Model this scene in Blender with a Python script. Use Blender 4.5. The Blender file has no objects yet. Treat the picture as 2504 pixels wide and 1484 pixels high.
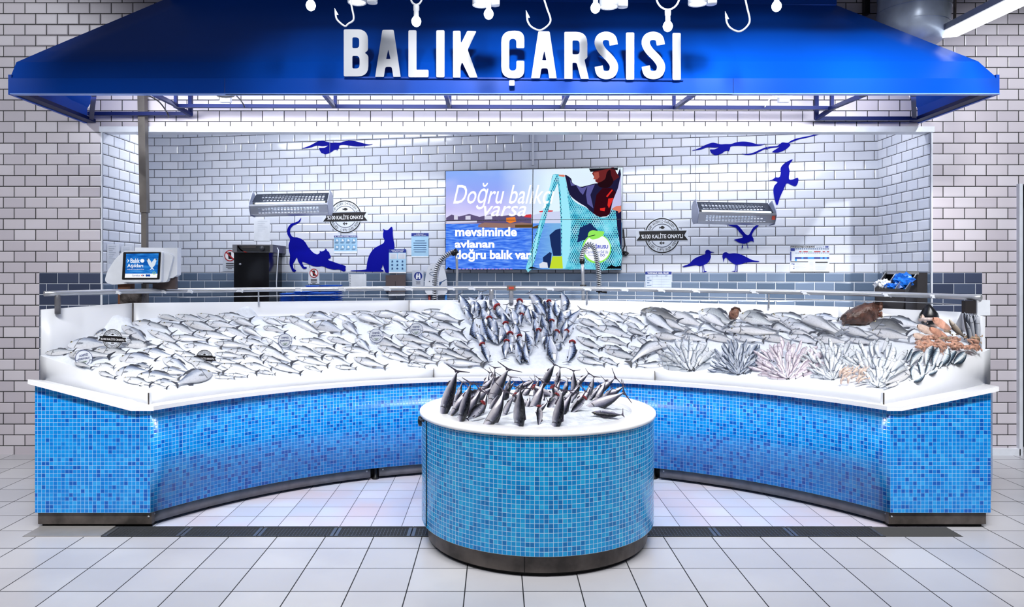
import bpy, bmesh, math, random
from mathutils import Vector, Matrix
from mathutils.geometry import tessellate_polygon
from mathutils.bvhtree import BVHTree
R = random.Random(7)
SC = bpy.context.scene
COL = SC.collection
PI = math.pi

# ------------------------------------------------------------------ camera
F, CX, CY, EYE = 1815.0, 1215.0, 667.0, 1.64      # focal length and principal point in pixels of the 2504x1484 frame
cam_d = bpy.data.cameras.new('camera')
cam = bpy.data.objects.new('camera', cam_d); COL.objects.link(cam)
cam.location = (0, 0, EYE); cam.rotation_euler = (PI/2, 0, 0)
cam_d.sensor_width = 36; cam_d.lens = F/2504*36
cam_d.shift_x = (1252-CX)/2504; cam_d.shift_y = -(742-CY)/2504
cam_d.clip_end = 60
SC.camera = cam
# ------------------------------------------------------------------ world, lights, exposure
SC.view_settings.view_transform = 'Standard'; SC.view_settings.look = 'None'
SC.view_settings.gamma = 1; SC.view_settings.use_curve_mapping = False
SC.view_settings.exposure = 0.0
wd = bpy.data.worlds.new('world'); SC.world = wd; wd.use_nodes = True
wd.node_tree.nodes['Background'].inputs[0].default_value = (0.92, 0.94, 1.0, 1)
wd.node_tree.nodes['Background'].inputs[1].default_value = 0.10
def area(name, loc, rot, sx, sy, power, col=(0.93, 0.96, 1.0), spread=180):
    l = bpy.data.lights.new(name, 'AREA'); l.shape = 'RECTANGLE'; l.size = sx; l.size_y = sy
    l.energy = power; l.color = col; l.spread = math.radians(spread)
    o = bpy.data.objects.new(name, l); COL.objects.link(o); o.location = loc; o.rotation_euler = [math.radians(a) for a in rot]
    return o
def spot(name, loc, target, power, angle=70, col=(0.93, 0.96, 1.0), size=.05, blend=.6):
    l = bpy.data.lights.new(name, 'SPOT'); l.energy = power; l.spot_size = math.radians(angle); l.spot_blend = blend; l.color = col
    l.shadow_soft_size = size
    o = bpy.data.objects.new(name, l); COL.objects.link(o); o.location = loc
    o.rotation_euler = (Vector(target)-Vector(loc)).to_track_quat('-Z', 'Y').to_euler()
    return o
def aimed(name, loc, target, sx, sy, power, spread, col=(1.0, 0.99, 0.975)):
    o = area(name, loc, (0, 0, 0), sx, sy, power, col, spread); o.rotation_euler = (Vector(target)-Vector(loc)).to_track_quat('-Z', 'Y').to_euler(); return o
for i, x in enumerate((-3.4, -1.1, 1.3, 3.6)):                                        # added unseen fill lights above the frame, aimed at counter, podium and aisle
    aimed('counter_fill', (x*.9, 2.3, 4.7), (x*.95, 4.9, .75), 1.8, .25, 31, 68)
    aimed('aisle_fill', (x, 1.7, 4.8), (x, 2.9, 0), 1.8, .3, 13, 95)  # added light with a limited cone, brightens the floor in front
area('recess_fill_left', (-2.3, 7.5, 3.42), (14, 0, 0), 2.6, 0.25, 50)             # added unseen fill lights over the staff side, brightening the recess
area('recess_fill_right', (2.3, 7.05, 3.42), (14, 0, 0), 2.4, 0.25, 25)  # second added recess fill, no fitting modelled
area('tray_fill', (0.05, 6.15, 3.05), (-8, 0, 0), 6.6, 0.15, 7)                 # added fill light under the canopy, without a fitting, brightening the fish
for x, e in ((-1.2, 120), (.0, 330), (1.15, 420), (2.2, 480), (3.2, 440)): spot('track_spot_canopy', (x*.92, 3.3, 4.2), (x, 5.62, 3.06), e*1.35, 40, (1, 1, 1), .2, 1.0)
spot('wall_fill_right', (4.6, 3.6, 4.4), (4.75, 6.7, 2.2), 470, 62)  # added unseen spot, brightens the right front wall
spot('wall_fill_left', (-5.3, 3.4, 4.4), (-4.7, 6.7, 2.9), 260, 60)  # added unseen spot, placed so its cone meets only the left wall
spot('wall_fill_left_low', (-5.0, 3.2, 3.4), (-4.7, 6.7, 1.2), 110, 60)  # added unseen spot for the lower left wall
area('wall_strip_fill', (0.05, 5.72, 3.02), (97, 0, 0), 6.8, 0.12, 50, spread=95)               # added unseen fill light to brighten the wall strip below the canopy
# ------------------------------------------------------------------ small library
def P(px, py, Y):                       # a point of the place at depth Y seen at a pixel of the photograph
    return Vector(((px-CX)/F*Y, Y, EYE-(py-CY)/F*Y))
def setp(o, label=None, cat=None, group=None, kind=None):
    if label: o['label'] = label
    if cat: o['category'] = cat
    if group: o['group'] = group
    if kind: o['kind'] = kind
    return o
def empty(name, loc=(0, 0, 0), label=None, cat=None, group=None):
    o = bpy.data.objects.new(name, None); COL.objects.link(o); o.location = loc; o.empty_display_size = .05
    return setp(o, label, cat, group)
def link(name, me, parent=None):
    o = bpy.data.objects.new(name, me); COL.objects.link(o)
    if parent is not None:
        o.parent = parent; o.matrix_parent_inverse = parent.matrix_world.inverted() if parent.matrix_world != Matrix() else Matrix()
    return o
class MB:
    """collects faces; build() links them as one mesh object. Coordinates are world coordinates; the parent's inverse is kept."""
    def __init__(s): s.v = []; s.f = []; s.uv = []; s.mi = []; s.smooth = []
    def face(s, pts, uv=None, mi=0, smooth=False):
        n = len(s.v); s.v += [tuple(p) for p in pts]; s.f.append(tuple(range(n, n+len(pts))))
        s.uv += [tuple(u) for u in (uv or [(0, 0)]*len(pts))]; s.mi.append(mi); s.smooth.append(smooth)
    def box(s, c, d, rot=None, mi=0):
        c = Vector(c); h = [x/2 for x in d]; M = rot or Matrix.Identity(3)
        cs = [Vector((x*h[0], y*h[1], z*h[2])) for x in (-1, 1) for y in (-1, 1) for z in (-1, 1)]
        w = [c + M @ p for p in cs]
        for q, (a, b) in zip(((0, 1, 3, 2), (4, 6, 7, 5), (0, 4, 5, 1), (2, 3, 7, 6), (0, 2, 6, 4), (1, 5, 7, 3)), ((1, 2), (1, 2), (0, 2), (0, 2), (0, 1), (0, 1))):
            s.face([w[i] for i in q], [(cs[i][a]+c[a], cs[i][b]+c[b]) for i in q], mi)
    def bar(s, a, b, w, h=None, mi=0, up=(0, 0, 1)):
        a = Vector(a); b = Vector(b); d = b-a; x = d.normalized(); u = Vector(up)
        if abs(x.dot(u)) > .99: u = Vector((0, 1, 0))
        y = u.cross(x).normalized(); z = x.cross(y)
        s.box((a+b)/2, (d.length, w, h or w), Matrix((x, y, z)).transposed(), mi)
    def tube(s, pts, r, n=10, mi=0, cap=True, closed=False):
        pts = [Vector(p) for p in pts]; rings = []; rr = r if isinstance(r, (list, tuple)) else [r]*len(pts); N = len(pts); prev = None
        for i, p in enumerate(pts):
            t = (pts[(i+1) % N]-pts[i-1]) if closed else (pts[min(i+1, N-1)]-pts[max(i-1, 0)])
            t.normalize()
            if prev is None: u = Vector((0, 0, 1)) if abs(t.z) < .9 else Vector((1, 0, 0)); u = (u-t*u.dot(t)).normalized()
            else: u = (prev-t*prev.dot(t)).normalized()
            prev = u; w = t.cross(u)
            rings.append([p+(u*math.cos(2*PI*k/n)+w*math.sin(2*PI*k/n))*rr[i] for k in range(n)])
        M = N if closed else N-1
        for i in range(M):
            a, b = rings[i], rings[(i+1) % N]
            for k in range(n): s.face([a[k], a[(k+1) % n], b[(k+1) % n], b[k]], None, mi, True)
        if cap and not closed: s.face(rings[0][::-1], None, mi); s.face(rings[-1], None, mi)
    def lathe(s, c, prof, n=32, mi=0, axis=None, u0=0, a0=0, a1=2*PI, smooth=True):
        c = Vector(c); M = Matrix.Identity(3) if axis is None else Vector(axis).to_track_quat('Z', 'Y').to_matrix()
        for (r0, z0), (r1, z1) in zip(prof, prof[1:]):
            for k in range(n):
                t0 = a0+(a1-a0)*k/n; t1 = a0+(a1-a0)*(k+1)/n; q = []; uv = []
                for (r, z, t) in ((r0, z0, t0), (r0, z0, t1), (r1, z1, t1), (r1, z1, t0)):
                    q.append(c+M @ Vector((r*math.cos(t), r*math.sin(t), z))); uv.append((t*max(r0, r1), z))
                s.face(q, uv, mi, smooth)
    def ext(s, loops, M, depth, mi=0, uvs=False):
        """extrude 2D loops (first outer, others holes) from local plane z=0 to -depth through 4x4 M or a callable (x,y,off)->point"""
        tr = M if callable(M) else (lambda x, y, o: M @ Vector((x, y, o)))
        vs = [Vector((a, b, 0)) for l in loops for a, b in l]
        tris = tessellate_polygon([[Vector((a, b, 0)) for a, b in l] for l in loops])
        for t in tris:
            s.face([tr(vs[i].x, vs[i].y, 0) for i in t], [(vs[i].x, vs[i].y) for i in t], mi)
            if depth: s.face([tr(vs[i].x, vs[i].y, -depth) for i in t[::-1]], None, mi)
        if depth:
            for l in loops:
                for i in range(len(l)):
                    a, b = l[i], l[(i+1) % len(l)]
                    s.face([tr(a[0], a[1], 0), tr(b[0], b[1], 0), tr(b[0], b[1], -depth), tr(a[0], a[1], -depth)], None, mi)
    def mesh(s, name, mats):
        me = bpy.data.meshes.new(name); me.from_pydata(s.v, [], s.f)
        ul = me.uv_layers.new(name='UVMap')
        ul.data.foreach_set('uv', [c for u in s.uv for c in u])
        me.polygons.foreach_set('material_index', s.mi); me.polygons.foreach_set('use_smooth', s.smooth)
        for m in (mats if isinstance(mats, (list, tuple)) else [mats]): me.materials.append(m)
        bm = bmesh.new(); bm.from_mesh(me); bmesh.ops.remove_doubles(bm, verts=bm.verts, dist=1e-5)
        bmesh.ops.recalc_face_normals(bm, faces=bm.faces); bm.to_mesh(me); bm.free()
        return me
    def build(s, name, mats, parent=None): return link(name, s.mesh(name, mats), parent)

# ------------------------------------------------------------------ materials
class NT:
    def __init__(s, m): s.t = m.node_tree; s.n = s.t.nodes; s.l = s.t.links
    def node(s, typ, **kw):
        x = s.n.new(typ)
        for k, v in kw.items(): setattr(x, k, v)
        return x
    def put(s, sock, v):
        if isinstance(v, bpy.types.NodeSocket): s.l.new(v, sock)
        elif isinstance(v, (tuple, list)) and len(v) == 3 and sock.type == 'RGBA': sock.default_value = (*v, 1)
        else: sock.default_value = v
    def m(s, op, a, b=None, c=None):
        x = s.node('ShaderNodeMath', operation=op); s.put(x.inputs[0], a)
        if b is not None: s.put(x.inputs[1], b)
        if c is not None: s.put(x.inputs[2], c)
        return x.outputs[0]
    def mix(s, f, a, b, mode='MIX'):
        x = s.node('ShaderNodeMix', data_type='RGBA', blend_type=mode); s.put(x.inputs[0], f); s.put(x.inputs[6], a); s.put(x.inputs[7], b); return x.outputs[2]
    def ramp(s, f, stops, interp='LINEAR'):
        x = s.node('ShaderNodeValToRGB'); cr = x.color_ramp; cr.interpolation = interp
        while len(cr.elements) < len(stops): cr.elements.new(.5)
        for e, (p, c) in zip(cr.elements, stops): e.position = p; e.color = (*c, 1)
        s.put(x.inputs[0], f); return x.outputs[0]
    def uv(s):
        t = s.node('ShaderNodeUVMap'); p = s.node('ShaderNodeSeparateXYZ'); s.l.new(t.outputs[0], p.inputs[0]); return p.outputs[0], p.outputs[1], t.outputs[0]
    def noise(s, vec, scale, detail=3, rough=.5):
        x = s.node('ShaderNodeTexNoise')
        if vec is not None: s.put(x.inputs['Vector'], vec)
        x.inputs['Scale'].default_value = scale; x.inputs['Detail'].default_value = detail; x.inputs['Roughness'].default_value = rough; return x.outputs[0]
    def objco(s): return s.node('ShaderNodeTexCoord').outputs['Object']
def srgb(r, g, b):
    f = lambda c: (c/12.92 if c <= .04045 else ((c+.055)/1.055)**2.4)
    return (f(r/255), f(g/255), f(b/255))
MATS = {}
def mat(name, col=(.8, .8, .8), rough=.5, metal=0, spec=.5, emit=None, estr=1, noise=None, bump=None, coat=0):
    """plain principled material with a small procedural tint variation"""
    if name in MATS: return MATS[name]
    m = bpy.data.materials.new(name); m.use_nodes = True; t = NT(m); b = t.n['Principled BSDF']
    b.inputs['Roughness'].default_value = rough; b.inputs['Metallic'].default_value = metal
    b.inputs['Specular IOR Level'].default_value = spec; b.inputs['Coat Weight'].default_value = coat
    sc, amt = noise or (9, .05)
    nz = t.noise(t.objco(), sc, 4)
    dark = tuple(c*(1-amt*2) for c in col)
    t.put(b.inputs['Base Color'], t.mix(t.ramp(nz, [(.35, (0, 0, 0)), (.65, (1, 1, 1))]), dark, col))
    if bump:
        bp = t.node('ShaderNodeBump'); bp.inputs['Strength'].default_value = bump[1]; bp.inputs['Distance'].default_value = .01
        t.l.new(t.noise(t.objco(), bump[0], 5), bp.inputs['Height']); t.l.new(bp.outputs[0], b.inputs['Normal'])
    if emit:
        b.inputs['Emission Color'].default_value = (*emit, 1); b.inputs['Emission Strength'].default_value = estr
    MATS[name] = m; return m
def emis(name, col, s=1.0):
    if name in MATS: return MATS[name]
    m = bpy.data.materials.new(name); m.use_nodes = True; t = NT(m); t.n.remove(t.n['Principled BSDF'])
    e = t.node('ShaderNodeEmission'); e.inputs[0].default_value = (*col, 1); e.inputs[1].default_value = s
    t.l.new(e.outputs[0], t.n['Material Output'].inputs[0]); MATS[name] = m; return m
def grid_mat(name, pu, pv, gap, stops, grout, rough=.15, brick=False, ou=0, ov=0, bevel=.006, bstr=.5, stain=None, grough=.7, zsplit=None, spec=.5):
    m = bpy.data.materials.new(name); m.use_nodes = True; t = NT(m); b = t.n['Principled BSDF']
    u, v, vec = t.uv()
    v2 = t.m('DIVIDE', t.m('SUBTRACT', v, ov), pv); row = t.m('FLOOR', v2)
    u2 = t.m('DIVIDE', t.m('SUBTRACT', u, ou), pu)
    if brick: u2 = t.m('ADD', u2, t.m('MULTIPLY', t.m('FLOORED_MODULO', row, 2), .5))
    cu = t.m('FLOOR', u2); fu = t.m('FRACT', u2); fv = t.m('FRACT', v2)
    eu = t.m('MULTIPLY', t.m('MINIMUM', fu, t.m('SUBTRACT', 1, fu)), pu); ev = t.m('MULTIPLY', t.m('MINIMUM', fv, t.m('SUBTRACT', 1, fv)), pv)
    e = t.m('MINIMUM', eu, ev); g = t.m('LESS_THAN', e, gap/2)
    cb = t.node('ShaderNodeCombineXYZ'); t.put(cb.inputs[0], cu); t.put(cb.inputs[1], row)
    wn = t.node('ShaderNodeTexWhiteNoise', noise_dimensions='2D'); t.l.new(cb.outputs[0], wn.inputs['Vector'])
    col = t.ramp(wn.outputs[0], stops, 'CONSTANT')
    gc = grout
    if zsplit:       # above the height zsplit[0] (metres, read from v) the tiles of a second colour start
        hi = t.m('GREATER_THAN', v, zsplit[0]); col = t.mix(hi, col, t.ramp(wn.outputs[0], zsplit[1], 'CONSTANT'))
        gx = t.mix(hi, grout, zsplit[2]); gc = gx
    if stain:
        col = t.mix(t.ramp(t.noise(vec, stain[0], 5), [(.4, (0, 0, 0)), (.72, (1, 1, 1))]), col, stain[1])
    t.put(b.inputs['Base Color'], t.mix(g, col, gc))
    t.put(b.inputs['Roughness'], t.m('ADD', t.m('MULTIPLY', g, grough-rough), rough))
    b.inputs['Specular IOR Level'].default_value = spec
    h = t.m('MINIMUM', t.m('DIVIDE', t.m('MAXIMUM', t.m('SUBTRACT', e, gap/2), 0), bevel), 1)
    bp = t.node('ShaderNodeBump'); bp.inputs['Strength'].default_value = bstr; bp.inputs['Distance'].default_value = bevel*.5
    t.l.new(h, bp.inputs['Height']); t.l.new(bp.outputs[0], b.inputs['Normal'])
    MATS[name] = m; return m

# ------------------------------------------------------------------ planes, flat shapes and lettering
class Plane:
    def __init__(s, o, n): s.o = Vector(o); s.n = Vector(n).normalized()      # n faces the shop
    def pt(s, px, py, off=0):
        c = Vector((0, 0, EYE)); d = Vector(((px-CX)/F, 1, (CY-py)/F))
        return c+d*((s.o+s.n*off-c).dot(s.n)/d.dot(s.n))
    def frame(s):                                                             # local metres -> world
        x = Vector((0, 0, 1)).cross(s.n).normalized()
        if x.x < 0: x = -x
        return s.o, x, Vector((0, 0, 1))
def cr(pts, n=5, closed=True):
    """smooth polyline through points (Catmull-Rom)"""
    out = []; N = len(pts)
    for i in range(N if closed else N-1):
        p = [pts[(i+k) % N] if closed else pts[min(max(i+k, 0), N-1)] for k in (-1, 0, 1, 2)]
        for j in range(n):
            t = j/n; out.append(tuple(.5*((2*p[1][a])+(-p[0][a]+p[2][a])*t+(2*p[0][a]-5*p[1][a]+4*p[2][a]-p[3][a])*t*t+(-p[0][a]+3*p[1][a]-3*p[2][a]+p[3][a])*t**3) for a in range(len(pts[0]))))
    if not closed: out.append(tuple(pts[-1]))
    return out
def rpoly(pts, seg=5):
    """polygon with filleted corners, points (x, y, radius)"""
    out = []; N = len(pts)
    for i in range(N):
        p = Vector(pts[i][:2]); a = Vector(pts[i-1][:2]); b = Vector(pts[(i+1) % N][:2]); r = pts[i][2] if len(pts[i]) > 2 else 0
        da = (a-p); db = (b-p); la, lb = da.length, db.length
        if r <= 0 or la < 1e-9 or lb < 1e-9: out.append(tuple(p)); continue
        r = min(r, la*.5, lb*.5); p0 = p+da/la*r; p1 = p+db/lb*r
        for k in range(seg+1):
            t = k/seg; out.append(tuple(p0*(1-t)**2+p*2*t*(1-t)+p1*t*t))
    return out
def stroke(path, w):
    L = []; Rr = []
    for i, p in enumerate(path):
        a = Vector(path[max(i-1, 0)]); b = Vector(path[min(i+1, len(path)-1)]); d = (b-a).normalized(); n = Vector((-d.y, d.x)); ww = w[i] if isinstance(w, (list, tuple)) else w
        L.append(tuple(Vector(p)+n*ww/2)); Rr.append(tuple(Vector(p)-n*ww/2))
    return L+Rr[::-1]
def circ(cx, cy, rx, ry=None, n=40, a0=0, a1=2*PI): return [(cx+rx*math.cos(a0+(a1-a0)*k/n), cy+(ry or rx)*math.sin(a0+(a1-a0)*k/n)) for k in range(n)]
def ring(cx, cy, r, w, n=48, ry=None, a0=0, a1=2*PI, full=True):
    ry = ry or r
    if full: return [circ(cx, cy, r, ry, n), circ(cx, cy, r-w, ry-w, n)]
    o = [(cx+r*math.cos(a0+(a1-a0)*k/n), cy+ry*math.sin(a0+(a1-a0)*k/n)) for k in range(n+1)]
    i = [(cx+(r-w)*math.cos(a0+(a1-a0)*k/n), cy+(ry-w)*math.sin(a0+(a1-a0)*k/n)) for k in range(n+1)]
    return [o+i[::-1]]
def flat(name, plane, loops_list, m, parent=None, off=.002, th=.002):
    """flat printed/cut shapes given in photo pixels, lying on a plane with their own thickness"""
    mb = MB()
    for loops in loops_list: mb.ext(loops, lambda x, y, o: plane.pt(x, y, off+o), th)
    return mb.build(name, m, parent)
def rect(x0, y0, x1, y1): return [[(x0, y0), (x1, y0), (x1, y1), (x0, y1)]]
_font = {}
def glyphs(body, bold=0.0, shear=0.0):
    """2D triangles of a text, normalised to its bounding box"""
    k = (body, bold, shear)
    if k in _font: return _font[k]
    cu = bpy.data.curves.new('lettering', 'FONT'); cu.body = body; cu.size = 1; cu.offset = bold; cu.shear = shear; cu.resolution_u = 3; cu.fill_mode = 'FRONT'
    o = bpy.data.objects.new('lettering', cu); COL.objects.link(o)
    dg = bpy.context.evaluated_depsgraph_get(); dg.update()
    me = bpy.data.meshes.new_from_object(o.evaluated_get(dg)); vs = [(v.co.x, v.co.y) for v in me.vertices]; fs = [tuple(p.vertices) for p in me.polygons]
    bpy.data.objects.remove(o); bpy.data.curves.remove(cu); bpy.data.meshes.remove(me)
    if not vs: vs = [(0, 0), (1, 1)]
    x0 = min(v[0] for v in vs); x1 = max(v[0] for v in vs); y0 = min(v[1] for v in vs); y1 = max(v[1] for v in vs)
    r = ([((x-x0)/max(x1-x0, 1e-6), (y-y0)/max(y1-y0, 1e-6)) for x, y in vs], fs, (x1-x0)/max(y1-y0, 1e-6)); _font[k] = r; return r
def text_into(mb, plane, body, quad, off=.004, bold=0.0, shear=0.0, mi=0):
    """quad: pixels of top-left, top-right, bottom-right, bottom-left"""
    vs, fs, _ = glyphs(body, bold, shear); tl, tr, br, bl = [Vector(q) for q in quad]
    w = []
    for x, y in vs:
        p = (bl*(1-x)+br*x)*(1-y)+(tl*(1-x)+tr*x)*y; w.append(plane.pt(p.x, p.y, off))
    for f in fs: mb.face([w[i] for i in f], None, mi)
def box_q(x0, y0, x1, y1, dy=0): return [(x0, y0), (x1, y0+dy), (x1, y1+dy), (x0, y1)]
def arc_text(mb, plane, body, cx, cy, r, a_mid, span, h, top=True, off=.004, bold=.02, ry=None, rot=0):
    ry = ry or r; n = len(body)
    for i, ch in enumerate(body):
        if ch == ' ': continue
        a = a_mid+(i-(n-1)/2)/max(n-1, 1)*span*(1 if top else -1)
        c = Vector((cx+r*math.cos(a), cy+ry*math.sin(a))); rad = Vector((math.cos(a), math.sin(a))); up = rad if top else -rad
        rt = Vector((-up.y, up.x)); wd = min(.8*abs(span)*r/n, h*.8)
        if ch in 'İI': wd *= .3
        if ch == '-': hh = h*.15
        else: hh = h
        q = [c-rt*wd/2+up*hh/2, c+rt*wd/2+up*hh/2, c+rt*wd/2-up*hh/2, c-rt*wd/2-up*hh/2]
        text_into(mb, plane, ch, q, off, bold)
# ------------------------------------------------------------------ surfaces
TH = .0975; TW = .195; ZS = 1.64                                    # wall tile size; dark tiles lie below ZS
w_st = [(0, srgb(222, 226, 238)), (.3, srgb(214, 219, 232)), (.65, srgb(228, 231, 241)), (.85, srgb(218, 222, 232))]
d_st = [(0, srgb(104, 121, 144)), (.35, srgb(92, 109, 132)), (.7, srgb(115, 132, 156))]
M_wall = grid_mat('glazed_wall_tile', TW, TH, .0064, d_st, srgb(205, 210, 218), .12, True, ov=ZS, bevel=.011, bstr=.7, zsplit=(ZS, w_st, srgb(28, 30, 38)))
g_st = [(0, srgb(205, 198, 206)), (.4, srgb(196, 189, 198)), (.75, srgb(212, 206, 214))]
M_wallf = grid_mat('matt_front_wall_tile', TW, TH, .0078, g_st, srgb(22, 20, 24), .35, True, ou=.03, ov=ZS, bevel=.008, bstr=.5)
M_dark = grid_mat('slate_wall_tile', TW, TH, .0045, [(0, srgb(66, 74, 98)), (.5, srgb(58, 66, 88)), (.8, srgb(74, 84, 108))], srgb(205, 210, 218), .15, True, ou=.03, ov=ZS, bevel=.009, bstr=.6)
f_st = [(0, srgb(192, 192, 198)), (.4, srgb(187, 187, 193)), (.75, srgb(198, 198, 203))]
M_floor = grid_mat('large_floor_tile', .30, .30, .0062, f_st, srgb(30, 31, 36), .28, False, ou=-.165, ov=.22, bevel=.004, bstr=.2, stain=(1.3, srgb(178, 178, 186)), grough=.8)
M_floor2 = grid_mat('small_floor_tile', .20, .20, .0042, [(0, srgb(200, 208, 228)), (.5, srgb(192, 200, 222)), (.8, srgb(208, 214, 232))], srgb(60, 64, 80), .3, False, ou=-.016, ov=.0, bevel=.003, bstr=.2, stain=(1.6, srgb(205, 190, 200)))
b_st = [(0, srgb(4, 134, 222)), (.33, srgb(14, 146, 230)), (.62, srgb(0, 122, 214)), (.80, srgb(40, 160, 236)), (.87, srgb(0, 92, 190))]
M_mos = grid_mat('blue_glass_mosaic', .0252, .0252, .0018, b_st, srgb(160, 210, 242), .18, bevel=.002, bstr=.3, ov=.1)
c_st = [(0, srgb(0, 142, 210)), (.3, srgb(8, 154, 218)), (.6, srgb(0, 130, 202)), (.80, srgb(30, 166, 222)), (.87, srgb(0, 112, 184))]
M_mos2 = grid_mat('turquoise_glass_mosaic', .0252, .0252, .0020, c_st, srgb(185, 218, 235), .16, bevel=.002, bstr=.3, ov=.125)
M_white = mat('white_lacquer', srgb(236, 239, 246), .32, noise=(2, .015))
M_ledge = mat('white_solid_surface', srgb(246, 247, 251), .22, noise=(2, .01))
M_steel = mat('brushed_steel', srgb(120, 120, 126), .5, .35, noise=(14, .12))
M_steel2 = mat('stained_steel', srgb(104, 96, 92), .45, .4, noise=(7, .3))
M_chrome = mat('polished_tube', srgb(190, 193, 200), .32, .55)
M_black = mat('black_plastic', srgb(16, 16, 20), .35)
M_shadow = mat('shade_black', srgb(10, 10, 12), .7)  # near-black paints shade into gaps and drain channel; also dark joints
M_plastic = mat('white_plastic', srgb(228, 232, 240), .35)
M_blue = mat('blue_painted_sheet', srgb(0, 74, 186), .34, noise=(1.5, .05), spec=.14)
M_navy = mat('blue_painted_frame', srgb(6, 22, 78), .5, spec=.2)
M_cable = mat('black_cable', srgb(18, 18, 24), .5)
M_trim = mat('white_trim', srgb(225, 229, 238), .35)
M_paper = mat('white_paper', srgb(226, 230, 238), .6)

# ------------------------------------------------------------------ floor and walls
FY = 6.7                                                             # front wall plane
A = Vector((-3.90, 9.12, 0)); B = Vector((3.95, 7.70, 0))            # recess back wall line
def wall(name, pts, z0, z1, m, u0=0.0, th=.12, away=None):
    """vertical wall along a polyline seen from the shop; thickness goes away from the shop"""
    mb = MB(); u = u0
    for a, b in zip(pts, pts[1:]):
        a = Vector((*a[:2], 0)); b = Vector((*b[:2], 0)); L = (b-a).length; d = (b-a)/L; n = Vector((-d.y, d.x, 0))*th
        q = lambda p, z: (p.x, p.y, z)
        mb.face([q(a, z0), q(b, z0), q(b, z1), q(a, z1)], [(u, z0), (u+L, z0), (u+L, z1), (u, z1)])
        mb.face([q(b+n, z0), q(a+n, z0), q(a+n, z1), q(b+n, z1)])
        mb.face([q(a, z1), q(b, z1), q(b+n, z1), q(a+n, z1)]); mb.face([q(b, z0), q(a, z0), q(a+n, z0), q(b+n, z0)])
        mb.face([q(a+n, z0), q(a, z0), q(a, z1), q(a+n, z1)]); mb.face([q(b, z0), q(b+n, z0), q(b+n, z1), q(b, z1)])
        u += L
    o = mb.build(name, m); o['kind'] = 'structure'; return o
mb = MB()
q = [(-9, 4.61, 0), (9, 4.61, 0), (9, -1.5, 0), (-9, -1.5, 0)]
mb.face(q, [(p[0], p[1]) for p in q])
for x0, x1 in ((-9, -2.95), (2.9, 9)):
    q = [(x0, 4.61, 0), (x1, 4.61, 0), (x1, 7.2, 0), (x0, 7.2, 0)]; mb.face(q, [(p[0], p[1]) for p in q])
q = [(-2.95, 4.79, 0), (2.9, 4.79, 0), (2.9, 9.6, 0), (-2.95, 9.6, 0)]; mb.face(q, [(p[0], p[1]) for p in q], 1)
for x0, x1 in ((-5, -2.95), (2.9, 5)):
    q = [(x0, 7.2, 0), (x1, 7.2, 0), (x1, 9.6, 0), (x0, 9.6, 0)]; mb.face(q, [(p[0], p[1]) for p in q], 1)
o = mb.build('floor', [M_floor, M_floor2]); o['kind'] = 'structure'
XL, XR = -3.56, 3.92; ZT = 2.955
wall('wall_front_left', [(-6.5, FY), (XL, FY)], ZS, ZT, M_wallf, -6.5)
wall('wall_front_left_base', [(-6.5, FY), (-4.13, FY)], 0, ZS, M_wallf, -6.5)
wall('wall_front_left_dado', [(-4.13, FY), (XL, FY)], 0, ZS, M_dark, -4.13)
wall('wall_front_right', [(XR, FY), (4.69, FY)], ZS, 2.44, M_wallf, XR)
wall('wall_front_right_head', [(XR, FY), (6.5, FY)], 2.44, ZT, M_wallf, XR)
wall('wall_front_right_base', [(4.38, FY), (4.69, FY)], 0, ZS, M_wallf, 4.38)
wall('wall_front_right_dado', [(XR, FY), (4.38, FY)], 0, ZS, M_dark, XR)
wall('wall_front_upper', [(-6.5, FY), (6.5, FY)], ZT, 4.9, M_wallf, -6.5)
wall('wall_far_right', [(4.6, FY+.3), (6.9, FY+.3)], 0, 2.9, mat('dark_doorway', srgb(22, 26, 36), .6), 0)
wall('wall_recess_left', [(XL+.004, FY+.002), (XL+.004, 7.42)], 0, 3.55, M_wall, 0, .1)
wall('wall_recess_left_return', [(-4.6, 9.12), (-3.9, 9.12)], 0, 3.55, M_wall, 0)
wall('wall_recess_back', [A, B], 0, 3.55, M_wall, .05)
wall('wall_recess_right', [(B.x, B.y), (XR-.004, FY+.012)], 0, 3.55, M_wall, 0)
wall('wall_recess_left_side', [(-4.6, 7.42), (-4.6, 9.12)], 0, 3.55, M_wall, 0)
wall('wall_recess_left_stub', [(XL-.1, 7.41), (-4.6, 7.42)], 0, 3.55, M_wall, 0, .1)
mb = MB(); mb.box((-.2, 8.0, 3.59), (9.2, 2.5, .06)); o = mb.build('ceiling', M_trim); o['kind'] = 'structure'
# white edge trims round the opening
mb = MB(); mb.box(((XL+XR)/2, FY+.045, ZT-.022), (XR-XL+.04, .13, .05)); o = mb.build('trim_1', M_trim); o['kind'] = 'structure'
mb = MB(); mb.box((XL-.005, FY-.001, (ZT)/2), (.012, .012, ZT-.05)); o = mb.build('trim_2', M_trim); o['kind'] = 'structure'
mb = MB(); mb.box((XR+.005, FY-.001, (ZT)/2), (.012, .012, ZT-.05)); o = mb.build('trim_3', M_trim); o['kind'] = 'structure'
mb = MB(); mb.box((4.705, FY+.03, 1.22), (.03, .14, 2.44)); o = mb.build('trim_4', M_trim); o['kind'] = 'structure'
mb = MB(); mb.box((4.52, FY-.02, .03), (.36, .04, .06)); o = mb.build('baseboard_right', M_trim); o['kind'] = 'structure'
nb = Vector((-(B-A).y, (B-A).x, 0)).normalized(); nb = -nb if nb.y > 0 else nb
WP = Plane(A, nb)                                                   # recess back wall
def front(Y): return Plane((0, Y, 0), (0, -1, 0))
mb = MB(); p0 = WP.pt(1303, 318, .012); p1 = WP.pt(1303, 404, .012); mb.bar(p0, p1, .022, .022)
setp(mb.build('cable_conduit', M_trim), 'white vertical cable conduit running down the tiles to the video wall', 'conduit')

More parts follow.
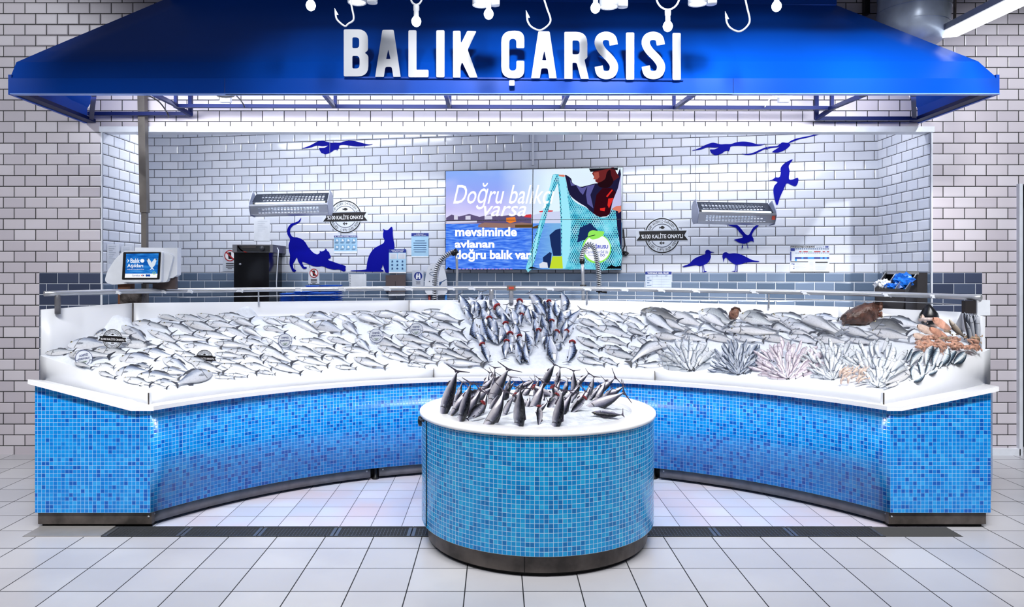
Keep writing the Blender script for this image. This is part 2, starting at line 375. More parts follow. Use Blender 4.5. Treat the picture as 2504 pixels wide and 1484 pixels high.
# ------------------------------------------------------------------ drain grating in the floor
def drain(x0, x1, label):
    e = empty('floor_drain', ((x0+x1)/2, 4.7, 0), label, 'drain', 'grated floor drain sections in front of the counter'); bpy.context.view_layer.update()
    mb = MB(); mb.box(((x0+x1)/2, 4.70, -.045), (x1-x0, .18, .01)); mb.box(((x0+x1)/2, 4.612, -.02), (x1-x0, .004, .05)); mb.box(((x0+x1)/2, 4.788, -.02), (x1-x0, .004, .05))
    mb.build('channel', M_shadow, e)
    mb = MB()
    mb.box(((x0+x1)/2, 4.617, -.002), (x1-x0, .008, .012)); mb.box(((x0+x1)/2, 4.783, -.002), (x1-x0, .008, .012))
    mb.box((x0+.012, 4.70, -.004), (.02, .17, .008)); mb.box((x1-.012, 4.70, -.004), (.02, .17, .008))
    for k in range(1, 9): mb.box(((x0+x1)/2, 4.617+.166*k/9, -.005), (x1-x0, .0022, .006))
    n = int((x1-x0)/.021)
    for k in range(1, n): mb.box((x0+(x1-x0)*k/n, 4.70, -.006), (.0022, .166, .006))
    mb.build('grate', mat('drain_steel', srgb(120, 124, 132), .4, .7), e)
xs = [-2.46, -1.98, -1.5, -1.02, -.54, -.06, .42, .90, 1.38, 1.86, 2.42]
tl = ['beside the left end of the drain cover plate', 'second grating from the left end', 'third grating from the left end', 'fourth grating from the left end', 'just left of the round podium', 'half hidden by the left of the podium', 'half hidden behind the podium', 'just right of the round podium', 'third grating from the right end', 'last grating, by the right counter corner']
for i in range(10): drain(xs[i]+.002, xs[i+1]-.002, 'grey steel floor grating, '+tl[i])
mb = MB(); mb.box((-2.70, 4.70, .002), (.48, .18, .012)); mb.box((-2.94, 4.7, -.02), (.006, .18, .05))
setp(mb.build('drain_cover_plate', mat('drain_plate', srgb(178, 176, 176), .4, .5)), 'plain grey metal cover plate at the left end of the floor drain', 'cover plate')
# ------------------------------------------------------------------ the big counter
CC = Vector((.15, 3.28, 0))
def arc(r, c=CC, ang=58.0, n=40, lo=None, hi=None):
    a0 = -math.radians(ang) if lo is None else lo; a1 = math.radians(ang) if hi is None else hi
    return [Vector((c.x+r*math.sin(a0+(a1-a0)*k/n), c.y+r*math.cos(a0+(a1-a0)*k/n), 0)) for k in range(n+1)]
counter = empty('fish_counter', (0.15, 5.0, 0), 'long curved white display counter with blue mosaic front along the back', 'counter'); bpy.context.view_layer.update()
def strip(name, pts, z0, z1, m, th=.02, u0=0, back=1, parent=counter):
    """curved panel; z0,z1 numbers or lists"""
    mb = MB(); u = u0; N = len(pts)
    Z0 = z0 if isinstance(z0, list) else [z0]*N; Z1 = z1 if isinstance(z1, list) else [z1]*N
    nn = []
    for i in range(N):
        d = (Vector(pts[min(i+1, N-1)])-Vector(pts[max(i-1, 0)])).normalized(); nn.append(Vector((-d.y, d.x, 0))*th*back)
    q = lambda p, z: (p[0], p[1], z)
    for i in range(N-1):
        a, b = Vector(pts[i]), Vector(pts[i+1]); L = (b-a).length; n0, n1 = nn[i], nn[i+1]
        mb.face([q(a, Z0[i]), q(b, Z0[i+1]), q(b, Z1[i+1]), q(a, Z1[i])], [(u, Z0[i]), (u+L, Z0[i+1]), (u+L, Z1[i+1]), (u, Z1[i])], 0, N > 6)
        mb.face([q(b+n1, Z0[i+1]), q(a+n0, Z0[i]), q(a+n0, Z1[i]), q(b+n1, Z1[i+1])], None, 0, N > 6)
        mb.face([q(a, Z1[i]), q(b, Z1[i+1]), q(b+n1, Z1[i+1]), q(a+n0, Z1[i])]); mb.face([q(b, Z0[i+1]), q(a, Z0[i]), q(a+n0, Z0[i]), q(b+n1, Z0[i+1])])
        u += L
    for i, s in ((0, 1), (N-1, -1)):
        a = Vector(pts[i]); mb.face([q(a, Z0[i]), q(a, Z1[i]), q(a+nn[i], Z1[i]), q(a+nn[i], Z0[i])])
    return mb.build(name, m, parent)
setp(strip('mosaic_front', arc(2.80, n=56), .10, .762, M_mos), 'curved blue mosaic front')
# frontal mosaic end panels with a raked top edge
def end_panel(xa, za, xb, zb, Y):
    mb = MB(); q = [(xa, Y, .10), (xb, Y, .10), (xb, Y, zb), (xa, Y, za)]; r = [(x, Y+.03, z) for x, y, z in q]
    mb.face(q, [(p[0], p[2]) for p in q]); mb.face(r[::-1])
    for i in range(4): mb.face([q[i], q[(i+1) % 4], r[(i+1) % 4], r[i]])
    return mb.build('mosaic_end_panel', M_mos, counter)
LCx, LCy = -2.225, 4.765; RCx, RCy = 2.525, 4.765
o = end_panel(-2.965, .935, LCx, .757, LCy); o = end_panel(RCx, .757, 3.17, .883, RCy)
for x0, x1, y1 in ((-2.965, -3.62, 5.9), (3.17, 3.78, 5.66)):                # mosaic returns going back from the ends
    mb = MB(); zt = .93 if x0 < 0 else .88
    mb.face([(x0, 4.77, .1), (x1, y1, .1), (x1, y1, .78), (x0, 4.77, zt)], [(0, .1), (1.3, .1), (1.3, .78), (0, zt)])
    mb.face([(x0*.985, 4.79, .1), (x0*.985, 4.79, zt), (x1*.985, y1, .78), (x1*.985, y1, .1)])
    mb.build('mosaic_return', M_mos, counter)
# lip outline (front wall of the ice tray)
LC = Vector((.125, 3.304, 0)); LR = 2.826
lipL = Vector((-3.62, 5.88, 0)); lipR = Vector((3.79, 5.70, 0)); cL = Vector((-2.26, 4.82, 0)); cR = Vector((2.51, 4.82, 0))
aa = math.asin((2.51-.125)/LR)
def lerp(a, b, n): return [a+(b-a)*k/n for k in range(n+1)]
wingL = lerp(lipL, cL, 12); wingR = lerp(cR, lipR, 12); mid = arc(LR, LC, n=44, lo=-aa, hi=aa)
lip = wingL[:-1]+mid+wingR[1:]
def lipz(i):
    if i < 12: return .985+(.862-.985)*i/12
    if i > 12+44: return .862+(1.055-.862)*(i-56)/12
    return .862-.012*math.sin(PI*(i-12)/44)
LZ = [lipz(i) for i in range(len(lip))]
for nm, a, b in (('front_lip', 0, 12), ('front_lip', 12, 29), ('front_lip', 29, 43), ('front_lip', 43, 56), ('front_lip', 56, 68)):
    g = .003
    strip(nm, lip[a:b+1], .785, LZ[a:b+1], M_white, .018, 0, 1)
for p, w, d in ((lip[29], .004, .002), (lip[43], .004, .002), (cL, .006, .004), (cR, .006, .004)):
    mb = MB(); mb.box((p.x, p.y-d, .822), (w, .008, .078)); mb.build('lip_joint', M_steel2, counter)
# ledge: outer edge to lip, follows the arc; the wing ledges rise with the end panels
outer = arc(2.765, n=44)
mb = MB()
def slab(o0, o1, i0, i1, zo0, zo1, zi0, zi1, th=.027):
    O0 = (o0.x, o0.y, zo0); O1 = (o1.x, o1.y, zo1); I0 = (i0.x, i0.y, zi0); I1 = (i1.x, i1.y, zi1); dn = lambda p: (p[0], p[1], p[2]-th)
    mb.face([O0, O1, I1, I0]); mb.face([dn(O0), dn(I0), dn(I1), dn(O1)]); mb.face([dn(O0), dn(O1), O1, O0]); mb.face([dn(I0), I0, I1, dn(I1)])
m2 = [p+Vector((0, .03, 0)) for p in mid]
for k in range(44): slab(outer[k], outer[k+1], m2[k], m2[k+1], .787, .787, .787, .787)
mb.build('ledge', M_ledge, counter)
V = Vector
mb = MB(); slab(V((-2.99, 4.73)).to_3d(), V((-2.335, 4.735)).to_3d(), lipL+V((.03, .03, 0)), lipL.lerp(cL, .9)+V((0, .03, 0)), .962, .789, .785, .785, .03)
slab(V((-2.335, 4.735)).to_3d(), outer[0], lipL.lerp(cL, .9)+V((0, .03, 0)), cL+V((0, .05, 0)), .789, .787, .785, .785, .03)
mb.build('ledge_wing', M_ledge, counter)
mb = MB(); slab(V((2.585, 4.735)).to_3d(), V((3.20, 4.73)).to_3d(), cR.lerp(lipR, .1)+V((0, .03, 0)), lipR+V((-.03, .03, 0)), .789, .915, .785, .785, .03)
slab(outer[-1], V((2.585, 4.735)).to_3d(), cR+V((0, .05, 0)), cR.lerp(lipR, .1)+V((0, .03, 0)), .787, .789, .785, .785, .03)
mb.build('ledge_wing', M_ledge, counter)
# back panel and sides of the tray
bt = [(101, 757, 5.90), (325, 741, 6.45), (500, 739, 6.78), (730, 737, 7.02), (1000, 734, 7.18), (1250, 733, 7.22), (1480, 735, 7.15), (1700, 741, 6.95), (1880, 745, 6.75), (2050, 750, 6.52), (2200, 756, 6.30), (2351, 763, 6.02), (2402, 774, 5.72)]
bp = [P(*b) for b in bt]; top = cr([tuple(p) for p in bp[1:-1]], 6, False); top = [V(t) for t in top]
backp = [V((p.x, p.y, 0)) for p in top]; backz = [p.z for p in top]
bz = [z-.42 for z in backz]
ns = len(backp)
for a, b in ((0, 18), (18, 48), (48, ns-1)): strip('back_panel', backp[a:b+1], bz[a:b+1], backz[a:b+1], M_white, .02)
sl = lerp(V((bp[0].x, bp[0].y, 0)), backp[0], 8); slz = [bp[0].z+(backz[0]-bp[0].z)*k/8 for k in range(9)]
strip('side_panel', sl, .80, slz, M_white, .02)
srr = lerp(backp[-1], V((bp[-1].x, bp[-1].y, 0)), 6); srz = [backz[-1]+(bp[-1].z-backz[-1])*k/6 for k in range(7)]
strip('side_panel', srr, .80, srz, M_white, .02)
for i, w, hh in ((18, .004, .14), (0, .008, .2), (-12, .004, .1)):
    mb = MB(); p = backp[i]; mb.box((p.x+.002, p.y-.004, backz[i]-hh/2), (w, .008, hh)); mb.build('panel_joint', M_steel2, counter)
# plinth
def ang_at(x, r): return math.asin((x-CC.x)/r)
pr = 2.835
for lo, hi in ((-math.radians(57.6), ang_at(-1.00, pr)), (ang_at(-.935, pr), ang_at(1.215, pr)), (ang_at(1.29, pr), math.radians(57.6))):
    pts = arc(pr, lo=lo, hi=hi, n=20)
    o = strip('plinth_panel', pts, .022, .10, M_steel, .015)
    for p, s in ((pts[0], 1), (pts[-1], -1)):
        mb = MB(); t = (pts[1]-pts[0]).normalized() if s == 1 else (pts[-2]-pts[-1]).normalized()
        c = p+t*.03; nrm = (V((CC.x, CC.y, 0))-c).normalized(); mb.lathe((c.x, c.y, .075), [(0, .003), (.006, .002), (.007, 0), (.007, -.004)], 10, 0, nrm)
        mb.build('screw', M_chrome, o)
strip('plinth_core', arc(2.90, n=30), .0, .10, M_shadow, .02)
for x in (-.967, 1.252):
    mb = MB(); a = ang_at(x, 2.86); c = V((CC.x+2.86*math.sin(a), CC.y+2.86*math.cos(a), 0)); mb.lathe(c, [(0, 0), (.028, 0), (.03, .008), (.016, .02), (.014, .1)], 16); mb.build('foot', M_black, counter)
for x0, x1 in ((-2.955, LCx+.002), (RCx-.002, 3.15)):
    mb = MB(); mb.box(((x0+x1)/2, 4.80, .061), (x1-x0, .04, .078)); o = mb.build('plinth_panel', M_steel2, counter); o['label'] = 'stained brownish end plinth'
    mb = MB(); mb.box(((x0+x1)/2, 4.84, .02), (x1-x0-.02, .06, .04)); mb.build('plinth_core', M_shadow, counter)
    mb = MB(); xx = x1-.02 if x0 < 0 else x0+.02; mb.lathe((xx, 4.779, .07), [(0, .003), (.006, .002), (.007, 0)], 10, 0, (0, -1, 0)); mb.build('screw', M_chrome, o)
# guard rail with lamp clips on top of the back panel
rail_px = [(108, 718, 5.9), (330, 712, 6.42), (500, 710, 6.76), (730, 707, 7.0), (1000, 705, 7.16), (1250, 704, 7.20), (1480, 706, 7.13), (1700, 710, 6.93), (1880, 713, 6.73), (2100, 718, 6.4), (2250, 722, 6.15), (2400, 728, 5.8)]
rp = [V(t) for t in cr([tuple(P(*b)) for b in rail_px], 5, False)]
mb = MB(); mb.tube(rp, .0215, 12); rail = mb.build('guard_rail', M_chrome, counter)
def on_rail(px):
    best = min(rp, key=lambda p: abs(CX+p.x/p.y*F-px)); return best
for px in (283, 385, 470, 575, 745, 835, 940, 1018, 1105, 1175, 1355, 1430, 1515, 1600, 1690, 1857, 1975, 2172, 2272):
    p = on_rail(px); mb = MB(); mb.box(p+V((0, -.012, -.004)), (.05, .03, .026)); mb.box(p+V((.03, -.02, -.012)), (.02, .02, .02), Matrix.Rotation(.5, 3, 'Y')); mb.box(p+V((-.03, -.016, .004)), (.016, .02, .016)); mb.build('rail_clip', M_plastic, rail)
mb = MB(); p = on_rail(1232); mb.box(p, (.085, .05, .05)); o = mb.build('rail_switch', mat('switch_grey', srgb(130, 120, 116), .4, .4), rail)
mb = MB(); mb.box(p+V((0, -.027, 0)), (.05, .006, .024)); mb.build('rocker', mat('switch_red', srgb(190, 70, 50), .4), o)
for px in (140, 1215, 1258, 1440, 2365, 640, 1900):
    p = on_rail(px); i = min(range(ns), key=lambda k: abs(CX+top[k].x/top[k].y*F-px)); zt = backz[i] if 325 < px < 2351 else 1.34
    mb = MB(); r = .022 if px in (140, 1215, 1258) else .007
    mb.lathe((p.x, p.y, 0), [(0, p.z), (r*.7, p.z), (r, p.z-.03), (r, zt-.03), (0, zt-.03)], 14); mb.build('rail_post', M_chrome if px != 140 else M_steel, rail)
for px, x2 in ((1130, 1138), (1440, 1452), (2000, 2010)): pass
# inner wire rail just above the panel
mb = MB(); mb.tube([V((p.x, p.y+.03, p.z-.062)) for p in rp[8:]], .004, 6); mb.build('wire_rail', M_chrome, rail)
mb = MB(); p = on_rail(2375); mb.box(p+V((-.03, .0, -.075)), (.085, .05, .10), mi=0); mb.build('bracket', mat('bracket_grey', srgb(70, 66, 68), .4, .6), rail)
mb = MB(); mb.box(p+V((.06, -.02, -.08)), (.1, .04, .12)); mb.build('junction_box', M_plastic, rail)

# ------------------------------------------------------------------ ice surface
NU, NV = 150, 26
def polyl(pts, t):
    d = [0]
    for a, b in zip(pts, pts[1:]): d.append(d[-1]+(V(b)-V(a)).length)
    x = t*d[-1]
    for i in range(len(pts)-1):
        if x <= d[i+1] or i == len(pts)-2:
            f = (x-d[i])/max(d[i+1]-d[i], 1e-9); return V(pts[i]).lerp(V(pts[i+1]), min(f, 1))
lipin = [V((p.x, p.y, LZ[i]-.022)) for i, p in enumerate(lip)]
def inset(v, d):                     # move towards the middle of the tray
    c = V((v.x*.93, 6.1, 0)); w = (c-V((v.x, v.y, 0))); return w
fl, fm, fr = lipin[:13], lipin[12:57], lipin[56:]
bl_ = [V((p.x+.02, p.y, z-.17)) for p, z in zip(sl, slz)]
bl_[0].z = LZ[0]-.02
for k in range(1, 9): bl_[k].z = (LZ[0]-.02)+(slz[8]-.175-(LZ[0]-.02))*k/8
bm_ = [V((p.x, p.y-.004, z-.135)) for p, z in zip(backp, backz)]
bm_[0] = bl_[-1]
br_ = [V((p.x-.02, p.y, z-.15)) for p, z in zip(srr, srz)]
br_[-1].z = LZ[-1]-.02
U1, U2 = .16, .86
def front_c(u):
    if u < U1: return polyl(fl, u/U1)
    if u > U2: return polyl(fr, (u-U2)/(1-U2))
    return polyl(fm, (u-U1)/(U2-U1))
def back_c(u):
    if u < U1: return polyl(bl_, u/U1)
    if u > U2: return polyl(br_, (u-U2)/(1-U2))
    return polyl(bm_, (u-U1)/(U2-U1))
from mathutils import noise as mn
def icept(u, v):
    a, b = front_c(u), back_c(u); p = a.lerp(b, v)
    p.z += .045*math.sin(PI*v)*(1 if U1 < u < U2 else .5)
    e = min(1, v*8, (1-v)*10, u*20, (1-u)*20)
    p.z += (mn.noise(p*5)*.02+mn.noise(p*17)*.012+mn.noise(p*45)*.006)*e
    return p
g = [[icept(i/NU, j/NV) for j in range(NV+1)] for i in range(NU+1)]
M_ice = mat('crushed_ice', srgb(236, 242, 252), .35, noise=(40, .04), bump=(90, .5))
mb = MB()
for i in range(NU):
    for j in range(NV): mb.face([g[i][j], g[i+1][j], g[i+1][j+1], g[i][j+1]], None, 0, True)
ice = mb.build('crushed_ice', M_ice); setp(ice, 'white crushed ice bed filling the curved counter tray', 'ice', kind='stuff')
ib = BVHTree.FromPolygons([tuple(p) for r in g for p in r], [(i*(NV+1)+j, (i+1)*(NV+1)+j, (i+1)*(NV+1)+j+1, i*(NV+1)+j+1) for i in range(NU) for j in range(NV)])
def on_ice(px, py):
    """first point of the ice met by the sight line through a photo pixel, with the normal"""
    o = V((0, 0, EYE)); d = V(((px-CX)/F, 1, (CY-py)/F)).normalized(); h, n, i, dist = ib.ray_cast(o, d)
    if h is None:
        best = None
        for dy in range(1, 40):
            for s in (1, -1):
                d = V(((px-CX)/F, 1, (CY-py-s*dy)/F)).normalized(); h, n, i, dist = ib.ray_cast(o, d)
                if h: 
                    dd = d; 
                    return h, (n if n.z > 0 else -n)
        return None, None
    return h, (n if n.z > 0 else -n)
# mounds of spare ice against the back panel
def mound(c, rx, rz, label, grp='spare ice mounds'):
    mb = MB(); n = 18
    c = V(c)
    def q(i, j):
        a = 2*PI*i/n; r = j/7; z = math.cos(r*PI/2)**1.3*rz; p = V((math.cos(a)*r*rx, math.sin(a)*r*rx*.55, z-.02)); p += V((1, 1, 1))*mn.noise((c+p)*12)*.02*(1 if j else .3); return c+p
    for i in range(n):
        for j in range(7): mb.face([q(i, j), q((i+1) % n, j), q((i+1) % n, j+1), q(i, j+1)], None, 0, True)
    return setp(mb.build('ice_mound', M_ice), label, 'ice', grp, 'stuff')
for px, py, rx, rz, lb in ((290, 800, .2, .15, 'ice heap against the left corner of the tray back'), (598, 775, .16, .11, 'ice heap at the back above the topmost seabass'), (1105, 775, .2, .16, 'tall ice heap at the back left of the bonito'), (1388, 778, .13, .1, 'small ice heap right of the bonito, by the back panel')):
    h, n = on_ice(px, py)
    if h: mound(h, rx, rz, lb)
# ------------------------------------------------------------------ canopy and its frame
canopy = empty('canopy', (0.05, 6.1, 3.0), 'large glossy blue hipped canopy over the fish counter', 'canopy'); bpy.context.view_layer.update()
CYF = 5.60; zb = 2.985; zt = 3.105; xl, xr = -3.66, 3.78
def jit(p): return V(p)
FLb = P(24, 222, CYF); FRb = P(2440, 230, CYF); FLb.z = FRb.z = zb
TL = P(413, -6, 6.45); TR = P(2046, 13, 6.45)
pL = [P(20, 178, CYF), P(40, 152, 5.66), P(100, 126, 5.76), TL]
pR = [P(2440, 188, CYF), P(2392, 150, 5.68), P(2265, 100, 5.95), TR]
FLt = V((FLb.x, CYF, zt)); FRt = V((FRb.x, CYF, zt))
mb = MB()
n = 24
Ls = [FLt]+pL[1:]; Rs = [FRt]+pR[1:]
for j in range(3):                                                   # front slope
    for k in range(n):
        q = lambda J, t: Ls[J].lerp(Rs[J], t)
        mb.face([q(j, k/n), q(j, (k+1)/n), q(j+1, (k+1)/n), q(j+1, k/n)], None, 0, j > 0)
wl = [V((-3.70, FY-.01, zt)), V((-3.62, FY-.01, 3.24)), V((-3.5, FY-.01, 3.34)), V((TL.x, FY-.01, TL.z))]
wr = [V((3.80, FY-.01, zt)), V((3.72, FY-.01, 3.24)), V((3.5, FY-.01, 3.40)), V((TR.x, FY-.01, TR.z))]
for j in range(3):                                                   # hipped ends
    mb.face([wl[j], Ls[j], Ls[j+1], wl[j+1]]); mb.face([Rs[j], wr[j], wr[j+1], Rs[j+1]])
o = mb.build('roof_sheet', M_blue, canopy)
mb = MB(); mb.box(((TL.x+TR.x)/2, 6.56, 4.25), (TR.x-TL.x, .22, .56)); mb.build('upper_box', M_blue, canopy)
def board(name, a, b, z0, z1, th, m=M_blue):
    mb = MB(); a = V((a.x, a.y, (z0+z1)/2)); b = V((b.x, b.y, (z0+z1)/2)); mb.bar(a, b, th, z1-z0); return mb.build(name, m, canopy)
for x0, x1 in ((FLb.x, -2.05), (-2.05, 1.78), (1.78, FRb.x)):
    board('fascia', V((x0+.002, CYF, 0)), V((x1-.002, CYF, 0)), zb+(.005 if x0 != -2.05 else 0), zt, .02)
board('side_fascia', V((FLb.x, CYF, 0)), V((-3.70, FY-.02, 0)), zb, zt+.03, .025); board('side_fascia', V((FRb.x, CYF, 0)), V((3.80, FY-.02, 0)), zb, zt+.03, .025)
mb = MB(); mb.box((0.06, CYF+.012, zb+.004), (FRb.x-FLb.x, .05, .008)); mb.build('drip_edge', mat('pale_blue_edge', srgb(120, 160, 240), .3), canopy)
# soffit gutters at both ends
for x0, s in ((FLb.x, 1), (FRb.x, -1)):
    mb = MB(); mb.bar((x0+s*.05, CYF+.02, zb+.02), (x0+s*.02, FY-.03, zb+.02), .10, .03); mb.bar((x0+s*.62, CYF+.03, zb+.03), (x0+s*.04, FY-.05, zb+.03), .035, .035); mb.build('soffit_rim', M_navy, canopy)
# frame under the canopy
def fbar(a, b, w=.03, name='frame_bar', m=M_navy): mb = MB(); mb.bar(a, b, w, w); return mb.build(name, m, canopy)
fz = P(1200, 261, 6.3).z
fbar(P(425, 259, 6.3), P(2038, 264, 6.3))
for px, y0 in ((430, 218), (820, 222), (1100, 222), (1378, 225), (1648, 225), (2034, 228)): fbar(P(px, y0, 6.3), P(px, 262, 6.3), .026, 'frame_post')
for a, b in (((360, 222), (432, 258)), ((786, 222), (818, 261)), ((1088, 224), (1100, 262)), ((1390, 226), (1374, 262)), ((1700, 228), (1650, 264)), ((2116, 230), (2030, 266))): fbar(P(*a, 5.66), P(*b, 6.28), .03, 'frame_brace')
fbar(P(216, 278, 6.55), P(466, 278, 6.55), .032); fbar(P(466, 220, 6.55), P(466, 280, 6.55), .032, 'frame_post'); fbar(P(428, 258, 6.35), P(468, 281, 6.55), .03, 'frame_brace')
fbar(P(1996, 290, 6.55), P(2240, 290, 6.55), .032); fbar(P(1996, 228, 6.55), P(1996, 292, 6.55), .032, 'frame_post'); fbar(P(2036, 264, 6.35), P(1996, 291, 6.55), .03, 'frame_brace')
# electrics in the frame
for px, s, lb in ((552, 1, 'white junction box with coiled cable under the left of the canopy'), (1916, -1, 'white junction box under the right of the canopy')):
    e = empty('junction_box', P(px, 240, 6.25), lb, 'junction box'); bpy.context.view_layer.update()
    mb = MB(); mb.box(P(px, 240, 6.25), (.085, .05, .07)); mb.build('box', M_plastic, e)
    mb = MB()
    for k in range(3): mb.tube([P(px+22*s*math.cos(t*PI/8), 232-3*k+6*math.sin(t*PI/8), 6.2) for t in range(9)], .006, 6)
    mb.tube([V(t) for t in cr([tuple(P(px+10*s, 224, 6.2)), tuple(P(px+24*s, 232, 6.2)), tuple(P(px+40*s, 250, 6.2)), tuple(P(px+46*s, 262, 6.26))], 4, False)], .005, 6); mb.build('cable', M_cable if s == 1 else M_plastic, e)
mb = MB(); mb.tube([V(t) for t in cr([tuple(P(355, 232, 6.45)), tuple(P(372, 238, 6.45)), tuple(P(392, 252, 6.45)), tuple(P(410, 278, 6.45)), tuple(P(412, 288, 6.6))], 5, False)], .006, 6)
setp(mb.build('power_cable', M_cable), 'thin black cable drooping beside the top of the grey post', 'cable')
# grey support post
e = empty('support_post', (-3.15, 6.63, 0), 'tall grey square metal post between canopy and scale', 'post'); bpy.context.view_layer.update()
Mp = mat('worn_grey_post', srgb(118, 112, 108), .45, .5, noise=(4, .2))
mb = MB(); a = P(348, 222, 6.63); b = P(354, 520, 6.63); mb.bar(a, b, .062, .062); mb.build('upper_sleeve', Mp, e)
mb = MB(); a = P(354, 518, 6.63); b = V((a.x+.01, 6.63, 0)); mb.bar(a, b, .044, .044); mb.build('lower_tube', Mp, e)
mb = MB(); mb.box(P(348, 222, 6.63), (.1, .1, .012)); mb.build('top_plate', Mp, e)
# ------------------------------------------------------------------ sign lettering
sign = empty('sign_lettering', P(1250, 190, 5.54), 'big white raised letters BALIK ÇARSISI standing on the canopy edge', 'sign'); bpy.context.view_layer.update()
SP = front(5.56)
Sp = [(108, 74), (98, 36), (66, 23), (34, 34), (24, 66), (44, 106), (86, 150), (109, 190), (99, 230), (66, 242), (34, 230), (24, 192)]
def L_B(): return [[(0, 0, 8), (135, 0, 68), (135, 118, 40), (117, 131, 6), (137, 146, 40), (137, 262, 65), (0, 262, 8)], [(48, 45, 8), (86, 45, 34), (86, 105, 34), (48, 105, 8)], [(48, 148, 8), (88, 148, 32), (88, 218, 32), (48, 218, 8)]]
def L_A(): return [[(40, 0, 8), (103, 0, 8), (142, 262, 3), (101, 262, 3), (92, 206, 10), (57, 206, 10), (48, 262, 3), (0, 262, 3)], [(73, 108, 8), (85, 162, 4), (61, 162, 4)]]
def L_L(): return [[(0, 0, 8), (45, 0, 8), (45, 220, 4), (112, 220, 8), (112, 262, 8), (0, 262, 8)]]
def L_I(): return [[(0, 0, 8), (46, 0, 8), (46, 262, 8), (0, 262, 8)]]
def L_K(): return [[(0, 0, 8), (42, 0, 8), (44, 72, 14), (80, 0, 6), (131, 2, 8), (82, 106, 8), (137, 260, 3), (92, 260, 3), (50, 172, 14), (42, 200, 8), (42, 260, 3), (0, 260, 3)]]
def L_C(): return [[(0, 0, 64), (128, 0, 64), (128, 97, 8), (84, 97, 8), (84, 45, 22), (44, 45, 22), (44, 222, 22), (84, 222, 22), (84, 167, 8), (128, 167, 8), (128, 265, 64), (0, 265, 64)]]
def L_R(): return [[(0, 0, 8), (128, 0, 64), (128, 146, 40), (112, 154, 8), (136, 262, 3), (92, 262, 3), (68, 172, 10), (45, 172, 6), (45, 262, 3), (0, 262, 3)], [(45, 48, 8), (85, 48, 28), (85, 126, 28), (45, 126, 8)]]
def L_S(): return [[(x, y, 0) for x, y in stroke(cr(Sp, 4, False), 46)]]
row = [(L_B, 320, 163, 'B'), (L_A, 495, 166, 'A'), (L_L, 680, 168, 'L'), (L_I, 835, 168, 'I'), (L_K, 928, 171, 'K'), (L_C, 1197, 171, 'Ç'), (L_A, 1363, 174, 'A'), (L_R, 1548, 177, 'R'), (L_S, 1715, 176, 'S'), (L_I, 1891, 181, 'I'), (L_S, 1977, 176, 'S'), (L_I, 2150, 183, 'I')]
M_let = mat('white_letter_acrylic', srgb(206, 210, 220), .35, noise=(1, .01))
for fn, x0, y0, ch in row:
    loops = [[(700+(x0+a)*.4393, (y0+b)*.4393) for a, b in rpoly(l)] for l in fn()]
    mb = MB(); mb.ext(loops, lambda x, y, o: SP.pt(x, y, o), .045); o = mb.build('letter', M_let, sign); o['label'] = 'letter '+ch
mb = MB(); mb.ext([[(700+x*.4393, y*.4393) for x, y in rpoly([(1240, 446, 7), (1271, 446, 7), (1271, 477, 7), (1240, 477, 7)])]], lambda x, y, o: SP.pt(x, y, .02+o), .012); mb.build('cedilla', M_let, sign)
mb = MB(); mb.bar(P(842, 190, 5.59), P(1670, 196, 5.59), .03, .012); mb.build('mounting_strip', M_blue, sign)

# ------------------------------------------------------------------ ceiling lamps, hooks and rings hanging in front of the canopy
M_bulb = emis('lit_bulb', (.9, .95, 1), 9)
HZ = 3.95
track = empty('lighting_truss', (0, 4.9, HZ), 'white ceiling truss carrying the bulbs and hooks', 'truss'); bpy.context.view_layer.update()
mb = MB(); mb.bar((-3.2, 4.9, HZ), (3.2, 4.9, HZ), .05, .05); mb.build('beam', M_trim, track)
for x in (-2.8, 0, 2.8):
    mb = MB(); mb.tube([(x, 4.9, HZ), (x, 4.9, 5.2)], .012, 8); mb.build('drop_rod', M_trim, track)
bulbs = [(655, -18, 'far left glowing bulb, cut by the top edge of the photo'), (760, 14, 'glowing bulb left of the first giant fishhook'), (1018, 53, 'low glowing bulb hung from the small ring above the letter L'), (1195, 35, 'glowing bulb under a white lamp can, between two hanging rings'), (1456, 20, 'glowing bulb just right of the middle fishhook'), (1633, 65, 'lowest glowing bulb, hung from the big ring above the last letters'), (1899, 16, 'rightmost glowing bulb over the bare blue canopy')]
for px, py, lb in bulbs:
    c = P(px, py, 4.9); e = empty('hanging_bulb', c, lb, 'light bulb', 'bulbs hanging before the canopy'); bpy.context.view_layer.update()
    mb = MB(); mb.lathe(c, [(0, -.033), (.012, -.031), (.024, -.022), (.031, -.006), (.032, .006), (.027, .02), (.018, .032), (0, .034)], 24); mb.build('bulb', M_bulb, e)
    mb = MB(); mb.lathe(c, [(.016, .03), (.017, .045), (.0165, .07), (.02, .075), (.02, .105), (.012, .112), (0, .112)], 18); mb.build('socket', M_plastic, e)
    if px not in (1018, 1633): mb = MB(); mb.tube([c+V((0, 0, .11)), V((c.x, 4.9, HZ-.02))], .006, 6); mb.build('cord', M_plastic, e)
    l = bpy.data.lights.new('bulb_light', 'POINT'); l.energy = 7; l.color = (.75, .86, 1); l.shadow_soft_size = .033
    lo = bpy.data.objects.new('bulb_light', l); COL.objects.link(lo); lo.location = c+V((0, 0, -.002))
